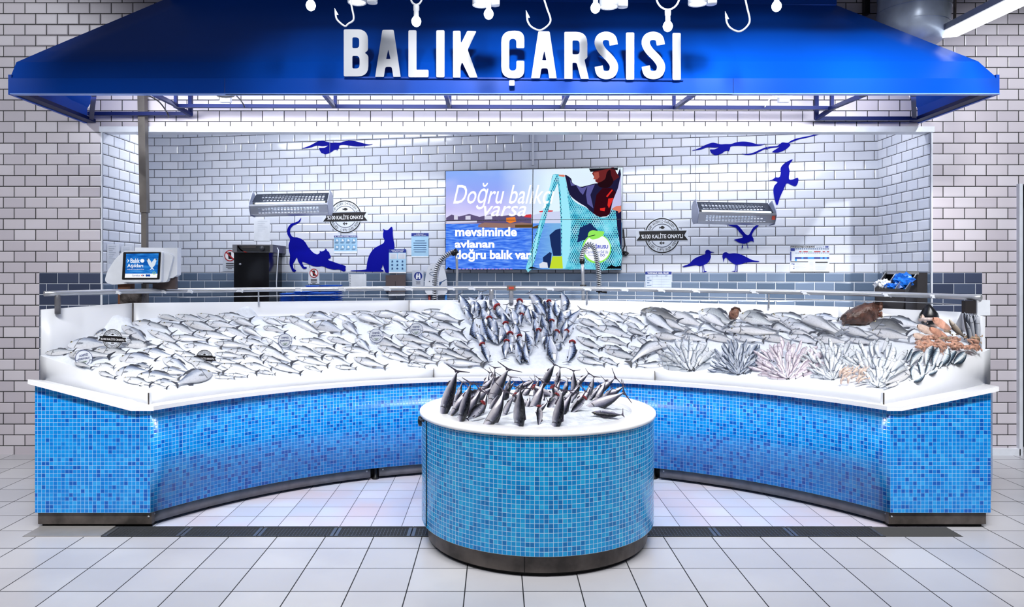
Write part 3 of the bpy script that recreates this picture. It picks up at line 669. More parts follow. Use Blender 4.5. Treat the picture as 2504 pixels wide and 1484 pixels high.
for px, r, lb in ((1018, .038, 'small white ring above the low bulb at the letter L'), (1633, .077, 'large white ring above the lowest bulb')):
    c = P(px, 53 if px == 1018 else 65, 4.9); z0 = c.z+.112; mb = MB()
    cc = V((c.x, 4.9, z0+r*(1.35 if px == 1018 else 1.15))); mb.tube([cc+V((r*math.cos(t*PI/16), 0, r*(1.35 if px == 1018 else 1.15)*math.sin(t*PI/16))) for t in range(32)], .0065, 8, closed=True)
    mb.tube([(c.x, 4.9, cc.z+r*(1.35 if px == 1018 else 1.15)), (c.x, 4.9, HZ-.02)], .006, 6)
    setp(mb.build('hanging_ring', M_trim), lb, 'ring', 'rings hanging before the canopy')
def hook(x0, x1, yb, ytip, ytop, xt, lb):
    Y = 4.82; pts = [(xt, ytop), (xt+(x1-xt)*.45, ytop+(yb-ytop)*.3), (x1-1, ytop+(yb-ytop)*.60), (x1-3, ytop+(yb-ytop)*.76), (x1-14, yb-7), ((x0+x1)/2+1, yb-1), (x0+12, yb-9), (x0+3, yb-(yb-ytip)*.42), (x0+.5, yb-(yb-ytip)*.7)]
    pp = cr(pts, 5, False)
    e = empty('giant_fishhook', P((x0+x1)/2, yb, Y), lb, 'fishhook', 'giant white fishhooks hanging before the canopy'); bpy.context.view_layer.update()
    mb = MB(); w = [P(x, y, Y) for x, y in pp]; mb.tube([V((w[0].x-.02, Y, HZ))]+w, .0062, 8); mb.build('shank', M_trim, e)
    mb = MB(); mb.ext([[(x0-1.6, yb-(yb-ytip)*.66), (x0-2, ytip), (x0+8, ytip+(yb-ytip)*.38), (x0+3.5, ytip+(yb-ytip)*.38), (x0+2.4, yb-(yb-ytip)*.6)]], lambda x, y, o: P(x, y, Y+.004+o*-1), .008); mb.build('barb', M_trim, e)
    mb = MB(); mb.tube([V((w[0].x-.02, Y, HZ-.004)), V((w[0].x-.02, 4.92, HZ-.004))], .008, 6); mb.build('hanger', M_trim, e)
hook(820, 866, 65, 19, 6, 858, 'giant white fishhook left of the letter B')
hook(1288, 1347, 75, 24, 0, 1331, 'giant white fishhook over the second letter A, in the middle')
hook(1775, 1834, 78, 27, -4, 1822, 'giant white fishhook right of the lettering')
for xs, yb, lb in (((850, 896, 922), 7, 'white lamp can above the left fishhook'), ((1155, 1198, 1222), 13, 'white lamp can above the fourth bulb, glowing underneath'), ((1466, 1512, 1535), 17, 'white lamp can right of the middle bulb'), ((1683, 1730, 1753), 10, 'white lamp can between the big ring and the right fishhook')):
    Y = 5.0; c = P((xs[0]+xs[1])/2, yb, Y); r = (xs[1]-xs[0])/2/F*Y; e = empty('lamp_can', c, lb, 'spotlight', 'white ceiling lamp cans'); bpy.context.view_layer.update()
    mb = MB(); mb.lathe(c, [(r*.86, .006), (r*.9, 0), (r, .0), (r, .16), (0, .16)], 28); mb.build('housing', M_plastic, e)
    mb = MB(); mb.lathe(c, [(0, .006), (r*.86, .006)], 28); mb.build('diffuser', emis('lamp_diffuser', (.92, .95, 1), 3.5), e)
    c2 = P((xs[1]+xs[2])/2, yb-2, Y); mb = MB(); mb.lathe(c2+V((0, .02, 0)), [(0, 0), (r*.55, .0), (r*.58, .01), (r*.58, .14), (0, .14)], 22); mb.build('driver_case', M_plastic, e)
    mb = MB(); mb.tube([c+V((0, 0, .15)), V((c.x, Y, HZ)), V((c.x, 4.9, HZ))], .01, 8); mb.build('stem', M_plastic, e)
# silver duct and fluorescent batten at the top right
duct = empty('air_duct', P(2235, 20, 6.4), 'fat round silver air duct above the right end of the canopy', 'duct'); bpy.context.view_layer.update()
Md = mat('galvanised_duct', srgb(196, 210, 232), .32, .2, noise=(5, .15))
c = P(2232, 60, 6.42); 
mb = MB(); r = .285
path = [c+V((-.02, 0, -.10)), c+V((0, 0, .05)), c+V((.02, 0, .25)), c+V((.05, 0, .6)), c+V((.09, 0, 1.2))]
mb.tube([path[0]+V((0, 0, -.09)), path[0]+V((0, 0, -.07))]+path, [.12, .22, r, r, r, r, r], 40); mb.build('pipe', Md, duct)
for k in range(5):
    mb = MB(); q = c+V((.006*k, 0, -.02+.13*k)); mb.tube([q, q+V((0, 0, .006))], r+.004, 40); mb.build('seam_band', Md, duct)
bat = empty('fluorescent_batten', P(2400, 50, 5.8), 'long glowing fluorescent batten hanging at the top right corner', 'lamp'); bpy.context.view_layer.update()
a, b = P(2322, 84, 6.25), P(2560, -30, 4.7)
mb = MB(); d = (b-a).normalized(); mb.bar(a+V((0, 0, .05)), b+V((0, 0, .05)), .14, .05); mb.build('reflector', mat('lamp_grey', srgb(140, 142, 150), .4, .4), bat)
mb = MB(); mb.bar(a, b, .11, .05); mb.build('diffuser', emis('tube_light', (.9, .95, 1), 2.2), bat)
mb = MB(); mb.tube([P(2334, 72, 6.2), V((P(2334, 72, 6.2).x+.02, 6.2, 4.9))], .012, 8); mb.build('drop_rod', M_steel2, bat)
mb = MB(); mb.tube([P(2500, -10, 5.1), V((P(2500, -10, 5.1).x, 5.1, 4.9))], .012, 8); mb.build('drop_rod', M_steel2, bat)
mb = MB(); mb.bar(P(2118, -60, 6.66), P(2118, 36, 6.66), .045, .05); setp(mb.build('dark_bracket', M_black), 'short dark bracket on the wall between canopy and silver duct', 'bracket')
# ------------------------------------------------------------------ round podium
PC = V((.252, 4.68, 0))
pod = empty('round_podium', PC, 'round blue mosaic podium with a white rim standing in front of the counter', 'podium'); bpy.context.view_layer.update()
mb = MB(); mb.lathe(PC, [(.722, .125), (.722, .768)], 96); setp(mb.build('mosaic_drum', M_mos2, pod), 'turquoise blue mosaic drum')
mb = MB(); mb.lathe(PC, [(.66, .0), (.66, .03)], 48); mb.build('foot_ring', M_shadow, pod)
for a0, a1 in ((-1.72, 2.9), (2.905, 2*PI-1.725)):
    mb = MB(); mb.lathe(PC, [(.67, .024), (.684, .024), (.684, .126), (.67, .126)], 48, a0=a0, a1=a1, smooth=False)
    o = mb.build('plinth_band', M_steel2, pod)
mb = MB(); a = -1.7225; mb.box((PC.x+.684*math.cos(a), PC.y+.684*math.sin(a), .075), (.004, .006, .1)); mb.build('plinth_joint', M_shadow, pod)
mb = MB(); prof = [(.587, .70), (.587, .787), (.590, .791), (.728, .791), (.735, .787), (.735, .770), (.730, .766), (.60, .766)]; mb.lathe(PC, prof, 96); mb.build('rim', M_ledge, pod)
mb = MB(); a = math.radians(202); mb.box((PC.x+.722*math.cos(a), PC.y+.722*math.sin(a), .45), (.006, .012, .63), Matrix.Rotation(a, 3, 'Z')); mb.build('panel_seam', M_shadow, pod)
mb = MB(); mb.tube([PC+V((.735*math.cos(t), .735*math.sin(t), z)) for t, z in ((3.5, .757), (3.42, .75), (3.32, .742), (3.22, .732), (3.16, .722))], .006, 6)
mb.build('loose_cable', M_cable, pod)
mb = MB(); q = PC+V((-.735, .03, .70)); mb.lathe(q, [(0, -.02), (.03, -.014), (.034, 0), (.03, .014), (0, .02)], 18, 0, (-1, -.2, 0)); mb.build('cable_gland', M_black, pod)
# ice in the podium
mb = MB(); n = 72; m = 20; pg = []
for j in range(m+1):
    r = .592*j/m; ringp = []
    for i in range(n):
        a = 2*PI*i/n; p = PC+V((r*math.cos(a), r*math.sin(a), 0)); z = .77+.055*math.cos(min(1, r/.58)*PI/2)+(mn.noise(p*9)*.018+mn.noise(p*30)*.01)*(1 if j < m else .2)
        ringp.append(V((p.x, p.y, z)))
    pg.append(ringp)
for j in range(m):
    for i in range(n): mb.face([pg[j][i], pg[j][(i+1) % n], pg[j+1][(i+1) % n], pg[j+1][i]] if j else [pg[0][0], pg[1][(i+1) % n], pg[1][i]], None, 0, True)
M_ice2 = mat('wet_crushed_ice', srgb(214, 220, 230), .3, noise=(25, .12), bump=(60, .7))
setp(mb.build('crushed_ice', M_ice2), 'wet crushed ice heaped in the round podium', 'ice', kind='stuff')
def pod_z(x, y):
    r = (V((x, y, 0))-PC).length; return .77+.055*math.cos(min(1, r/.58)*PI/2)

# ------------------------------------------------------------------ fish
def fish_mat(name, stops, rough=.28, stripes=None, metal=.08, scales=0, spots=None):
    """v of the UV runs from back (0) to belly (1), u from nose (0) to tail (1)"""
    m = bpy.data.materials.new(name); m.use_nodes = True; t = NT(m); b = t.n['Principled BSDF']; u, v, vec = t.uv()
    nz = t.noise(vec, 7, 4); vv = t.m('ADD', v, t.m('MULTIPLY', t.m('SUBTRACT', nz, .5), .16))
    col = t.ramp(vv, stops)
    oi = t.node('ShaderNodeObjectInfo')
    if stripes:
        w = t.m('SINE', t.m('ADD', t.m('MULTIPLY', u, stripes[0]), t.m('MULTIPLY', nz, 9)))
        k = t.m('MULTIPLY', t.m('GREATER_THAN', w, .25), t.m('LESS_THAN', vv, stripes[1])); col = t.mix(t.m('MULTIPLY', k, .8), col, stripes[2])
    if scales:
        sx = t.m('SINE', t.m('MULTIPLY', u, scales)); sy = t.m('SINE', t.m('MULTIPLY', v, scales*.55)); k = t.m('GREATER_THAN', t.m('MULTIPLY', sx, sy), .25)
        k = t.m('MULTIPLY', k, t.m('LESS_THAN', v, .75)); k = t.m('MULTIPLY', k, t.m('GREATER_THAN', u, .27)); col = t.mix(t.m('MULTIPLY', k, .35), col, (.08, .09, .10))
    # gill cover: a dark curved line behind the head
    du = t.m('ABSOLUTE', t.m('SUBTRACT', t.m('ADD', u, t.m('MULTIPLY', t.m('POWER', t.m('SUBTRACT', v, .55), 2), .35)), .27))
    g = t.m('MULTIPLY', t.m('LESS_THAN', du, .011), t.m('LESS_THAN', t.m('ABSOLUTE', t.m('SUBTRACT', v, .48)), .33)); col = t.mix(t.m('MULTIPLY', g, .8), col, (.02, .02, .025))
    if spots:
        d2 = t.m('ADD', t.m('POWER', t.m('MULTIPLY', t.m('SUBTRACT', u, spots[0]), 1.5), 2), t.m('POWER', t.m('MULTIPLY', t.m('SUBTRACT', v, spots[1]), .5), 2)); col = t.mix(t.m('LESS_THAN', d2, spots[2]), col, (.02, .022, .03))
    n2 = t.noise(vec, 22, 3); col = t.mix(t.m('MULTIPLY', t.ramp(n2, [(.52, (0, 0, 0)), (.75, (1, 1, 1))]), .35), col, (.16, .18, .21))
    hs = t.node('ShaderNodeHueSaturation'); t.put(hs.inputs['Value'], t.m('ADD', t.m('MULTIPLY', oi.outputs['Random'], .22), .80)); t.put(hs.inputs['Color'], col)
    t.l.new(hs.outputs[0], b.inputs['Base Color']); b.inputs['Roughness'].default_value = rough; b.inputs['Metallic'].default_value = metal
    bp = t.node('ShaderNodeBump'); bp.inputs['Strength'].default_value = .25; bp.inputs['Distance'].default_value = .003; t.l.new(t.noise(vec, 60, 2), bp.inputs['Height']); t.l.new(bp.outputs[0], b.inputs['Normal'])
    MATS[name] = m; return m
S = srgb
FM = {
 'bass': fish_mat('seabass_skin', [(0, S(26, 30, 38)), (.16, S(54, 60, 72)), (.29, S(112, 120, 132)), (.38, S(196, 202, 212)), (.62, S(232, 234, 241)), (.88, S(236, 237, 243)), (.97, S(120, 122, 132))]),
 'bream': fish_mat('bream_skin', [(0, S(32, 40, 60)), (.16, S(70, 82, 110)), (.30, S(132, 144, 168)), (.42, S(206, 212, 224)), (.85, S(232, 233, 240)), (1, S(140, 142, 150))], spots=(.27, .24, .0022)),
 'big': fish_mat('scaly_skin', [(0, S(30, 34, 40)), (.15, S(84, 90, 98)), (.35, S(160, 166, 172)), (.6, S(218, 222, 226)), (1, S(238, 238, 242))], scales=130),
 'dark': fish_mat('grouper_skin', [(0, S(24, 25, 28)), (.3, S(62, 64, 68)), (.55, S(122, 124, 128)), (1, S(212, 212, 214))]),
 'bonito': fish_mat('bonito_skin', [(0, S(10, 14, 28)), (.2, S(22, 34, 62)), (.34, S(66, 86, 128)), (.46, S(150, 166, 196)), (.58, S(206, 213, 228)), (.86, S(226, 230, 240)), (1, S(110, 120, 146))], stripes=(70, .42, S(10, 16, 34)), rough=.2, metal=.2),
 'pbonito': fish_mat('podium_bonito_skin', [(0, S(8, 10, 16)), (.30, S(20, 23, 34)), (.42, S(58, 60, 78)), (.52, S(128, 127, 146)), (.68, S(206, 203, 214)), (.85, S(226, 222, 230)), (1, S(110, 104, 120))], stripes=(55, .34, S(6, 8, 16)), rough=.16, metal=.4),
 'sardine': fish_mat('silver_skin', [(0, S(52, 62, 78)), (.2, S(120, 132, 148)), (.4, S(205, 212, 222)), (1, S(240, 242, 247))]),
 'anchovy': fish_mat('dark_small_skin', [(0, S(24, 30, 44)), (.3, S(64, 78, 104)), (.5, S(150, 162, 184)), (1, S(222, 226, 234))]),
 'mullet': fish_mat('pinkish_skin', [(0, S(140, 120, 136)), (.3, S(186, 172, 188)), (.5, S(226, 216, 228)), (1, S(244, 238, 244))]),
 'mack': fish_mat('mackerel_skin', [(0, S(14, 24, 36)), (.3, S(44, 66, 88)), (.48, S(130, 150, 168)), (.62, S(220, 226, 232)), (1, S(238, 240, 244))], stripes=(80, .45, S(10, 18, 30))),
 'pale': fish_mat('pale_skin', [(0, S(36, 40, 50)), (.18, S(84, 88, 98)), (.30, S(160, 164, 172)), (.42, S(220, 221, 227)), (.88, S(238, 237, 240)), (1, S(130, 130, 138))]),
}
M_fin = mat('dark_fin', srgb(58, 62, 74), .4, noise=(60, .2)); M_finl = mat('pale_fin', srgb(140, 146, 158), .4, noise=(60, .2)); M_finp = mat('plum_fin', srgb(66, 60, 76), .35, noise=(40, .25))
M_eye = mat('fish_eye', srgb(14, 14, 18), .1); M_eyer = mat('eye_ring', srgb(200, 190, 150), .2, .3); M_gill = mat('red_gill', srgb(196, 14, 30), .25, noise=(90, .25), bump=(140, .6), coat=.4)
M_gill2 = mat('dark_red_gill', srgb(150, 6, 20), .18, noise=(60, .3), bump=(120, .7), coat=.6)
PROF = {   # half heights above and below the axis along the body, and half width
 'bass': ([0, .02, .06, .12, .2, .3, .42, .55, .68, .78, .86, .91], [.004, .022, .042, .062, .082, .098, .102, .09, .066, .045, .032, .030], [.004, .018, .036, .056, .076, .092, .098, .088, .062, .040, .028, .028], .55),
 'bream': ([0, .02, .06, .12, .2, .3, .42, .55, .68, .78, .86, .91], [.004, .04, .08, .118, .148, .166, .160, .128, .086, .052, .034, .032], [.004, .030, .056, .086, .112, .130, .128, .108, .074, .046, .032, .030], .38),
 'bonito': ([0, .03, .08, .15, .24, .34, .46, .58, .70, .80, .88, .92], [.004, .024, .046, .070, .092, .106, .108, .096, .070, .040, .018, .014], [.004, .022, .044, .068, .092, .108, .110, .094, .066, .036, .016, .013], .72),
 'small': ([0, .03, .08, .16, .28, .42, .58, .74, .86, .92], [.004, .022, .044, .064, .080, .086, .078, .052, .028, .020], [.004, .022, .044, .066, .084, .090, .080, .052, .028, .020], .6),
}
def fish_body(kind, M, bend=0.0, seg=14, gut=0.0, cut=1.0):
    xs, up, dn, wr = PROF[kind]; mb = MB(); rings = []; us = []
    fx = lambda x: V((x, bend*math.sin(PI*x)*.10 - bend*.02, bend*.05*math.sin(PI*x*1.2)))
    for x, a, d in zip(xs, up, dn):
        if x > cut: break
        c = fx(x); r = []
        for k in range(seg):
            t = 2*PI*k/seg; cz = math.cos(t); sy = math.sin(t); hz = a if cz > 0 else d
            w = (a+d)/2*wr*(1 if x < .7 else max(.35, 1-(x-.7)*2.2)); r.append(c+V((0, sy*w*(abs(sy)**-.15 if abs(sy) > .01 else 1), cz*hz)))
        rings.append(r); us.append(x)
    for i in range(len(rings)-1):
        for k in range(seg):
            k2 = (k+1) % seg; v0 = k/seg*2; v1 = (k+1)/seg*2; v0 = v0 if v0 <= 1 else 2-v0; v1 = v1 if v1 <= 1 else 2-v1
            mb.face([rings[i][k], rings[i][k2], rings[i+1][k2], rings[i+1][k]], [(us[i], v0), (us[i], v1), (us[i+1], v1), (us[i+1], v0)], 0, True)
    mb.face(rings[-1], [(us[-1], .3)]*seg); mb.face(rings[0][::-1], [(0, .4)]*seg)
    return mb, fx
def fin(mb, pts, fx, y=0.0, th=.004, mi=0):
    tr = lambda x, z, o: fx(x)+V((0, y+o+th/2, z)); mb.ext([pts], tr, th, mi)
def tail_pts(kind):
    if kind == 'bonito': return [(.90, .014), (.935, .03), (.985, .125), (1.0, .13), (.962, .03), (.955, 0), (.962, -.03), (1.0, -.13), (.985, -.125), (.935, -.03), (.90, -.014)]
    if kind == 'small': return [(.90, .018), (.93, .03), (1.0, .075), (.962, 0), (1.0, -.075), (.93, -.03), (.90, -.018)]
    return [(.89, .03), (.92, .038), (.975, .09), (1.0, .098), (.975, .045), (.962, 0), (.975, -.045), (1.0, -.095), (.972, -.085), (.92, -.036), (.89, -.028)]
def make_fish(name, kind, skin, finm, bend=0, parts=True, gill=None, big_tail=1.0, n=14):
    """a fish of length 1, nose at the origin, tail towards +x, back towards +z"""
    e = bpy.data.objects.new(name, None); e.empty_display_size = .05
    M = FM[skin]; mb, fx = fish_body(kind, M, bend, n)
    out = []
    if not parts:
        fin(mb, tail_pts(kind), fx, 0, .006, 1)
        for s in (-1, 1): mb.box(fx(.075)+V((0, s*.026, .012)), (.022, .012, .022), mi=2)
        me = mb.mesh(name, [M, finm, M_eye]); o = bpy.data.objects.new(name, me); return [o]
    o = bpy.data.objects.new('body', mb.mesh('body', M)); out.append(o)
    mb = MB(); tp = [(x, z*big_tail) for x, z in tail_pts(kind)]; fin(mb, tp, fx, 0, .006); out.append(bpy.data.objects.new('tail_fin', mb.mesh('tail_fin', finm)))
    mb = MB()
    if kind == 'bonito':
        dl = [(.30, .098), (.33, .135), (.40, .122), (.5, .105), (.52, .08), (.4, .09)]
    else:
        h = PROF[kind][1][5]; dl = [(.30, h-.012), (.34, h+.030), (.42, h+.028), (.52, h+.008), (.56, h+.012), (.66, h-.030), (.70, h-.055), (.5, h-.03)]
    fin(mb, dl, fx, 0, .004); out.append(bpy.data.objects.new('dorsal_fin', mb.mesh('dorsal_fin', finm)))
    mb = MB(); h = PROF[kind][2][5]; fin(mb, [(.60, -h+.03), (.64, -h-.012), (.72, -h+.018), (.74, -h+.05)], fx, 0, .004); out.append(bpy.data.objects.new('anal_fin', mb.mesh('anal_fin', finm)))
    for s in (-1, 1):
        wd = PROF[kind][1][4]*PROF[kind][3]
        mb = MB(); fin(mb, [(.27, -.01), (.33, .012), (.42, -.004), (.40, -.022), (.30, -.035)], fx, s*(wd+.004), .004); out.append(bpy.data.objects.new('pectoral_fin', mb.mesh('pectoral_fin', M_finl)))
        mb = MB(); ew = PROF[kind][1][3]*PROF[kind][3]*.86; c = fx(.095)+V((0, s*ew, .022 if kind != 'bream' else .04)); rr = .017 if kind != 'bream' else .021
        mb.lathe(c, [(rr, -.006), (rr, .0), (rr*.72, .004)], 14, 1, (0, s, 0)); mb.lathe(c, [(rr*.72, .004), (rr*.4, .008), (0, .009)], 14, 0, (0, s, 0)); out.append(bpy.data.objects.new('eye', mb.mesh('eye', [M_eye, M_eyer])))
    if gill:
        mb = MB(); rg = random.Random(5); c0 = fx(.10)
        for k in range(9):
            a = 2*PI*k/9; d = V((-.25, math.cos(a), math.sin(a))); q = c0+V((-.02, 0, 0))
            mb.tube([q+d*.02, q+d*.06+V((-.035, 0, 0)), q+d*.09+V((.02, 0, 0))], [.022, .038, .02], 7)
        mb.tube([c0+V((-.075, 0, 0)), c0+V((-.08, .0, .0)), c0+V((-.03, 0, 0))], [.02, .055, .075], 12, 1)
        out.append(bpy.data.objects.new('gills', mb.mesh('gills', [gill, mat('gill_throat', srgb(70, 4, 12), .3)])))
    return [e]+out
LIB = {}
def lib(key, *a, **k):
    LIB[key] = make_fish(*a, **k)
for i, b in enumerate((-.6, .3, 1.1)):
    lib(('bass', i), 'sea_bass', 'bass', 'bass', M_fin, b); lib(('bream', i), 'sea_bream', 'bream', 'bream', M_fin, b*.5)
    lib(('bonito', i), 'bonito', 'bonito', 'bonito', M_fin, b); lib(('bonito_red', i), 'bonito', 'bonito', 'bonito', M_fin, b, gill=M_gill)
    lib(('big', i), 'large_fish', 'bream', 'big', M_fin, b*.4); lib(('dark', i), 'grouper', 'bream', 'dark', M_fin, b*.5); lib(('pale', i), 'large_fish', 'bass', 'pale', M_finl, b)
    lib(('pbonito', i), 'bonito', 'bonito', 'pbonito', M_finp, b, big_tail=1.9); lib(('pbonito_red', i), 'bonito', 'bonito', 'pbonito', M_finp, b, gill=M_gill2, big_tail=1.9)
    for nm, sk in (('sardine', 'sardine'), ('anchovy', 'anchovy'), ('red_mullet', 'mullet'), ('mackerel', 'mack')):
        lib((nm, i), nm, 'small', sk, M_fin, b, parts=False, n=10)
def spawn(key, A, X, side, L, hscale=1.0, wscale=1.0):
    """copy a library fish: nose at A, pointing X towards the tail, 'side' is the flank that faces the viewer"""
    X = X.normalized(); Y = (side-X*side.dot(X)).normalized(); Z = X.cross(Y)
    Mx = Matrix((X, Y, Z)).transposed().to_4x4(); Mx.translation = A
    Mx = Mx @ Matrix.Diagonal((L, L*wscale, L*hscale, 1))
    src = LIB[key]; root = src[0].copy(); COL.objects.link(root); root.matrix_world = Mx
    for c in src[1:]:
        k = c.copy(); COL.objects.link(k); k.parent = root
    return root
FISH = []
def lay(key, px0, py0, px1, py1, cat='fish', group=None, tag='', hscale=1.0, lift=.0, flank=None, blend=.55, up=None):
    """a fish lying on the ice from nose pixel to tail pixel"""
    a, na = on_ice(px0, py0); b, nb2 = on_ice(px1, py1)
    if a is None or b is None: return None
    n = (na+nb2).normalized(); X = (b-a); L = X.length
    if L < .05: return None
    camd = (V((0, 0, EYE))-(a+b)/2).normalized(); side = (n*(1-blend)+camd*blend).normalized()
    # back of the fish towards the back panel / up in the picture unless told otherwise
    Xn = X.normalized(); Y = (side-Xn*side.dot(Xn)).normalized(); Z = Xn.cross(Y); upv = V((0, .3, 1)) if up is None else up
    if Z.dot(upv) < 0: Y = -Y                                     # show the other flank so that the back points up
    th = L*.045+lift
    kind = key[0]
    Lp = math.hypot(px1-px0, py1-py0)/F*(a.y+b.y)/2
    r = spawn(key, a+n*th, X, Y, L, hscale*min(1.12, 1.35*Lp/L), min(1, 1.5*Lp/L))
    FISH.append((r, px0, py0, px1, py1, cat, group, tag)); return r
def crop(ox, oy, s): return lambda l: [(ox+a*s, oy+b*s, ox+c*s, oy+d*s) for a, b, c, d in l]
cA = crop(80, 680, .2476); cB = crop(640, 700, .2476); cC = crop(1100, 700, .2476); cD = crop(1560, 700, .2157); cE = crop(1960, 700, .2173); cF = crop(1000, 880, .2556)
brA = cA([(360,490,640,505),(610,465,970,490),(125,590,500,575),(360,620,780,685),(885,520,1150,690),(1075,745,1400,790),(1280,820,1550,960),(1030,990,1470,1015),(1255,930,1540,970),(1770,960,1390,1080),(1200,1040,1440,1050),(825,955,1180,940),(855,815,1240,830),(1000,890,1180,890)])
bsA = cA([(640,575,1000,610),(865,670,1270,705),(625,740,960,745),(360,780,790,800),(130,690,430,740),(610,880,830,890),(660,940,835,1000),(890,1020,1190,1080),(1040,1070,1350,1100),(420,860,600,915)])
bsB = cA([(960,425,1260,470),(1020,470,1420,580),(1230,395,1480,470),(1405,385,1730,460),(1620,390,1970,465),(1815,350,2170,440),(1490,455,1830,545),(1255,480,1620,570),(1710,465,2040,520),(1950,420,2215,515),(1130,550,1440,660),(1350,605,1740,645),(1605,575,2000,630),(1805,520,2150,600),(2065,510,2280,630),(1255,650,1530,760),(1485,690,1880,700),(1785,665,2170,710),(2030,630,2350,690),(1390,755,1700,840),(1790,760,2100,800),(1920,740,2270,800),(2190,700,2490,790),(1475,800,1830,910),(1780,830,2060,870),(2030,780,2300,840),(1585,875,1850,960),(1850,875,2230,955),(2070,870,2370,910),(1925,960,2130,985),(1780,990,2000,1000),(2220,940,2400,960),(1560,850,1900,960)])
bsC = cB([(0,330,230,410),(140,345,470,380),(5,420,240,480),(265,345,600,510),(670,290,930,390),(110,510,340,520),(245,610,620,720),(365,550,740,600),(640,520,920,600),(500,635,850,710),(785,640,1140,690),(0,700,250,800),(330,720,670,800),(610,715,900,790),(905,730,1235,830),(50,780,400,880),(415,800,600,850),(720,800,940,825),(0,850,110,880),(30,540,240,700),(-40,620,320,790)])
brC = cB([(425,300,720,345),(490,400,815,475),(800,370,960,520),(920,530,1080,670)])
bsD = cB([(885,255,1170,290),(1095,215,1430,340),(1340,230,1680,340),(1575,200,1920,300),(925,300,1230,430),(1165,285,1490,390),(1415,265,1640,370),(1650,280,1975,380),(1000,350,1180,430),(1190,350,1460,450),(1410,375,1780,490),(1655,395,2005,470),(1040,470,1300,510),(1310,500,1700,600),(1560,480,1880,590),(1800,455,2065,575),(1095,530,1400,640),(1370,570,1640,650),(1615,590,1900,640),(1885,550,2080,650),(1145,615,1480,720),(1430,650,1700,720),(1705,640,2060,760),(1910,645,2220,790),(1175,690,1480,770),(1440,700,1750,780),(1660,700,2070,780),(1430,790,1620,805),(1790,760,2190,800)])
bsE = cC([(1265,170,1500,260),(1470,190,1710,290),(1700,205,1900,290),(1280,245,1540,350),(1485,255,1750,380),(1270,345,1520,450),(1500,340,1730,500),(1665,310,1960,420),(1745,370,1920,500),(1240,410,1480,530),(1430,430,1830,530),(1750,430,1960,520),(1245,525,1500,650),(1480,540,1780,600),(1275,540,1520,640),(1510,600,1790,690),(1770,610,1980,700),(1275,650,1500,740),(1530,655,1880,740),(1760,660,1950,760),(1255,720,1540,795),(1485,725,1670,795),(2180,600,1750,790),(1960,410,1815,520),(1850,520,1990,620),(1970,490,2090,620),(2150,770,1830,800),(1980,590,2160,740)])
vi = 0
def batch(lst, key, grp, tag, hs=1.0, **k):
    global vi
    for q in lst: vi += 1; lay((key, vi % 3), *q, 'fish', grp, tag, hs*R.uniform(.92, 1.08), lift=R.uniform(0, .012), **k)
batch(brA, 'bream', 'sea bream on the left end of the ice', 'left', 1.0); batch(bsA, 'bass', 'sea bass on the left end of the ice', 'left', 1.0)
batch(bsB, 'bass', 'sea bass in the wide left field', 'field', 1.0); batch(bsC, 'bass', 'sea bass in the second field from the left', 'second', 1.0); batch(brC, 'bream', 'sea bream in the second field from the left', 'second')
batch(bsD, 'bass', 'sea bass left of the bonito', 'third', 1.0); batch(bsE, 'bass', 'sea bass right of the bonito', 'right', 1.0)
# bonito standing in rows on the slope in the middle
bt_ = cC([(350,100,340,300),(620,230,660,430),(710,180,760,380),(840,330,850,520),(1040,150,1070,350),(1150,330,1130,520),(450,330,470,540),(520,260,560,440),(930,410,910,600),(1010,580,990,740),(430,470,480,600),(690,620,720,780),(830,180,880,360),(100,90,190,330),(190,110,230,280),(310,60,300,230),(385,90,400,240),(265,150,280,330),(320,225,350,420),(150,220,230,400),(235,330,270,560),(400,240,450,470),(415,110,490,310),(790,70,890,290),(765,205,800,400),(990,205,1010,440),(1105,60,1130,300),(1100,240,1060,440),(1190,240,1140,380),(1280,230,1160,430),(310,330,370,570),(370,400,440,590),(500,400,490,590),(810,240,860,400),(910,290,960,480),(1215,370,1180,520),(750,460,790,700),(660,560,700,790),(745,560,780,790),(960,480,940,660),(985,500,1040,780),(260,460,320,650),(1090,560,1080,650),(650,380,660,560),(560,190,600,380),(930,130,960,300)])
bg_ = cC([(380,300,430,520),(1010,330,1000,520),(460,185,640,400),(690,130,640,330),(860,145,960,330),(980,140,1010,330),(550,355,600,560),(595,455,610,700),(690,480,730,700),(715,270,700,430),(880,425,840,620),(1065,445,1020,600),(1160,435,1110,590),(565,530,540,750),(1205,535,1170,790),(310,560,390,790)])
def stand(key, px0, py0, px1, py1, grp, tag, head_up, hs=1.0, ws=1.0):
    """bonito lying steeply up the slope; (px0,py0) is its upper end"""
    b, nb_ = on_ice(px1, py1); 
    if b is None: return
    a = P(px0, py0, b.y+.10+R.uniform(0, .06))
    up_, dn = a, b+nb_*.03
    if head_up: A_, B_ = up_, dn
    else: A_, B_ = dn, up_
    camd = V((R.uniform(-.5, .5), -1, .35)); X = B_-A_
    r = spawn(key, A_, X, camd if R.random() < .5 else -camd, X.length*(1 if head_up else 1.12), hs, ws); 
    FISH.append((r, px0, py0, px1, py1, 'fish', grp, tag))
for i, q in enumerate(bt_): stand(('bonito', i % 3), *q, 'bonito heaped in the middle of the counter', 'midtail', False, R.uniform(1.3, 1.55), R.uniform(1.2, 1.4))
for i, q in enumerate(bg_): stand(('bonito_red', i % 3), *q, 'bonito with red gills in the middle of the counter', 'midgill', True, R.uniform(1.25, 1.45), 1.3)
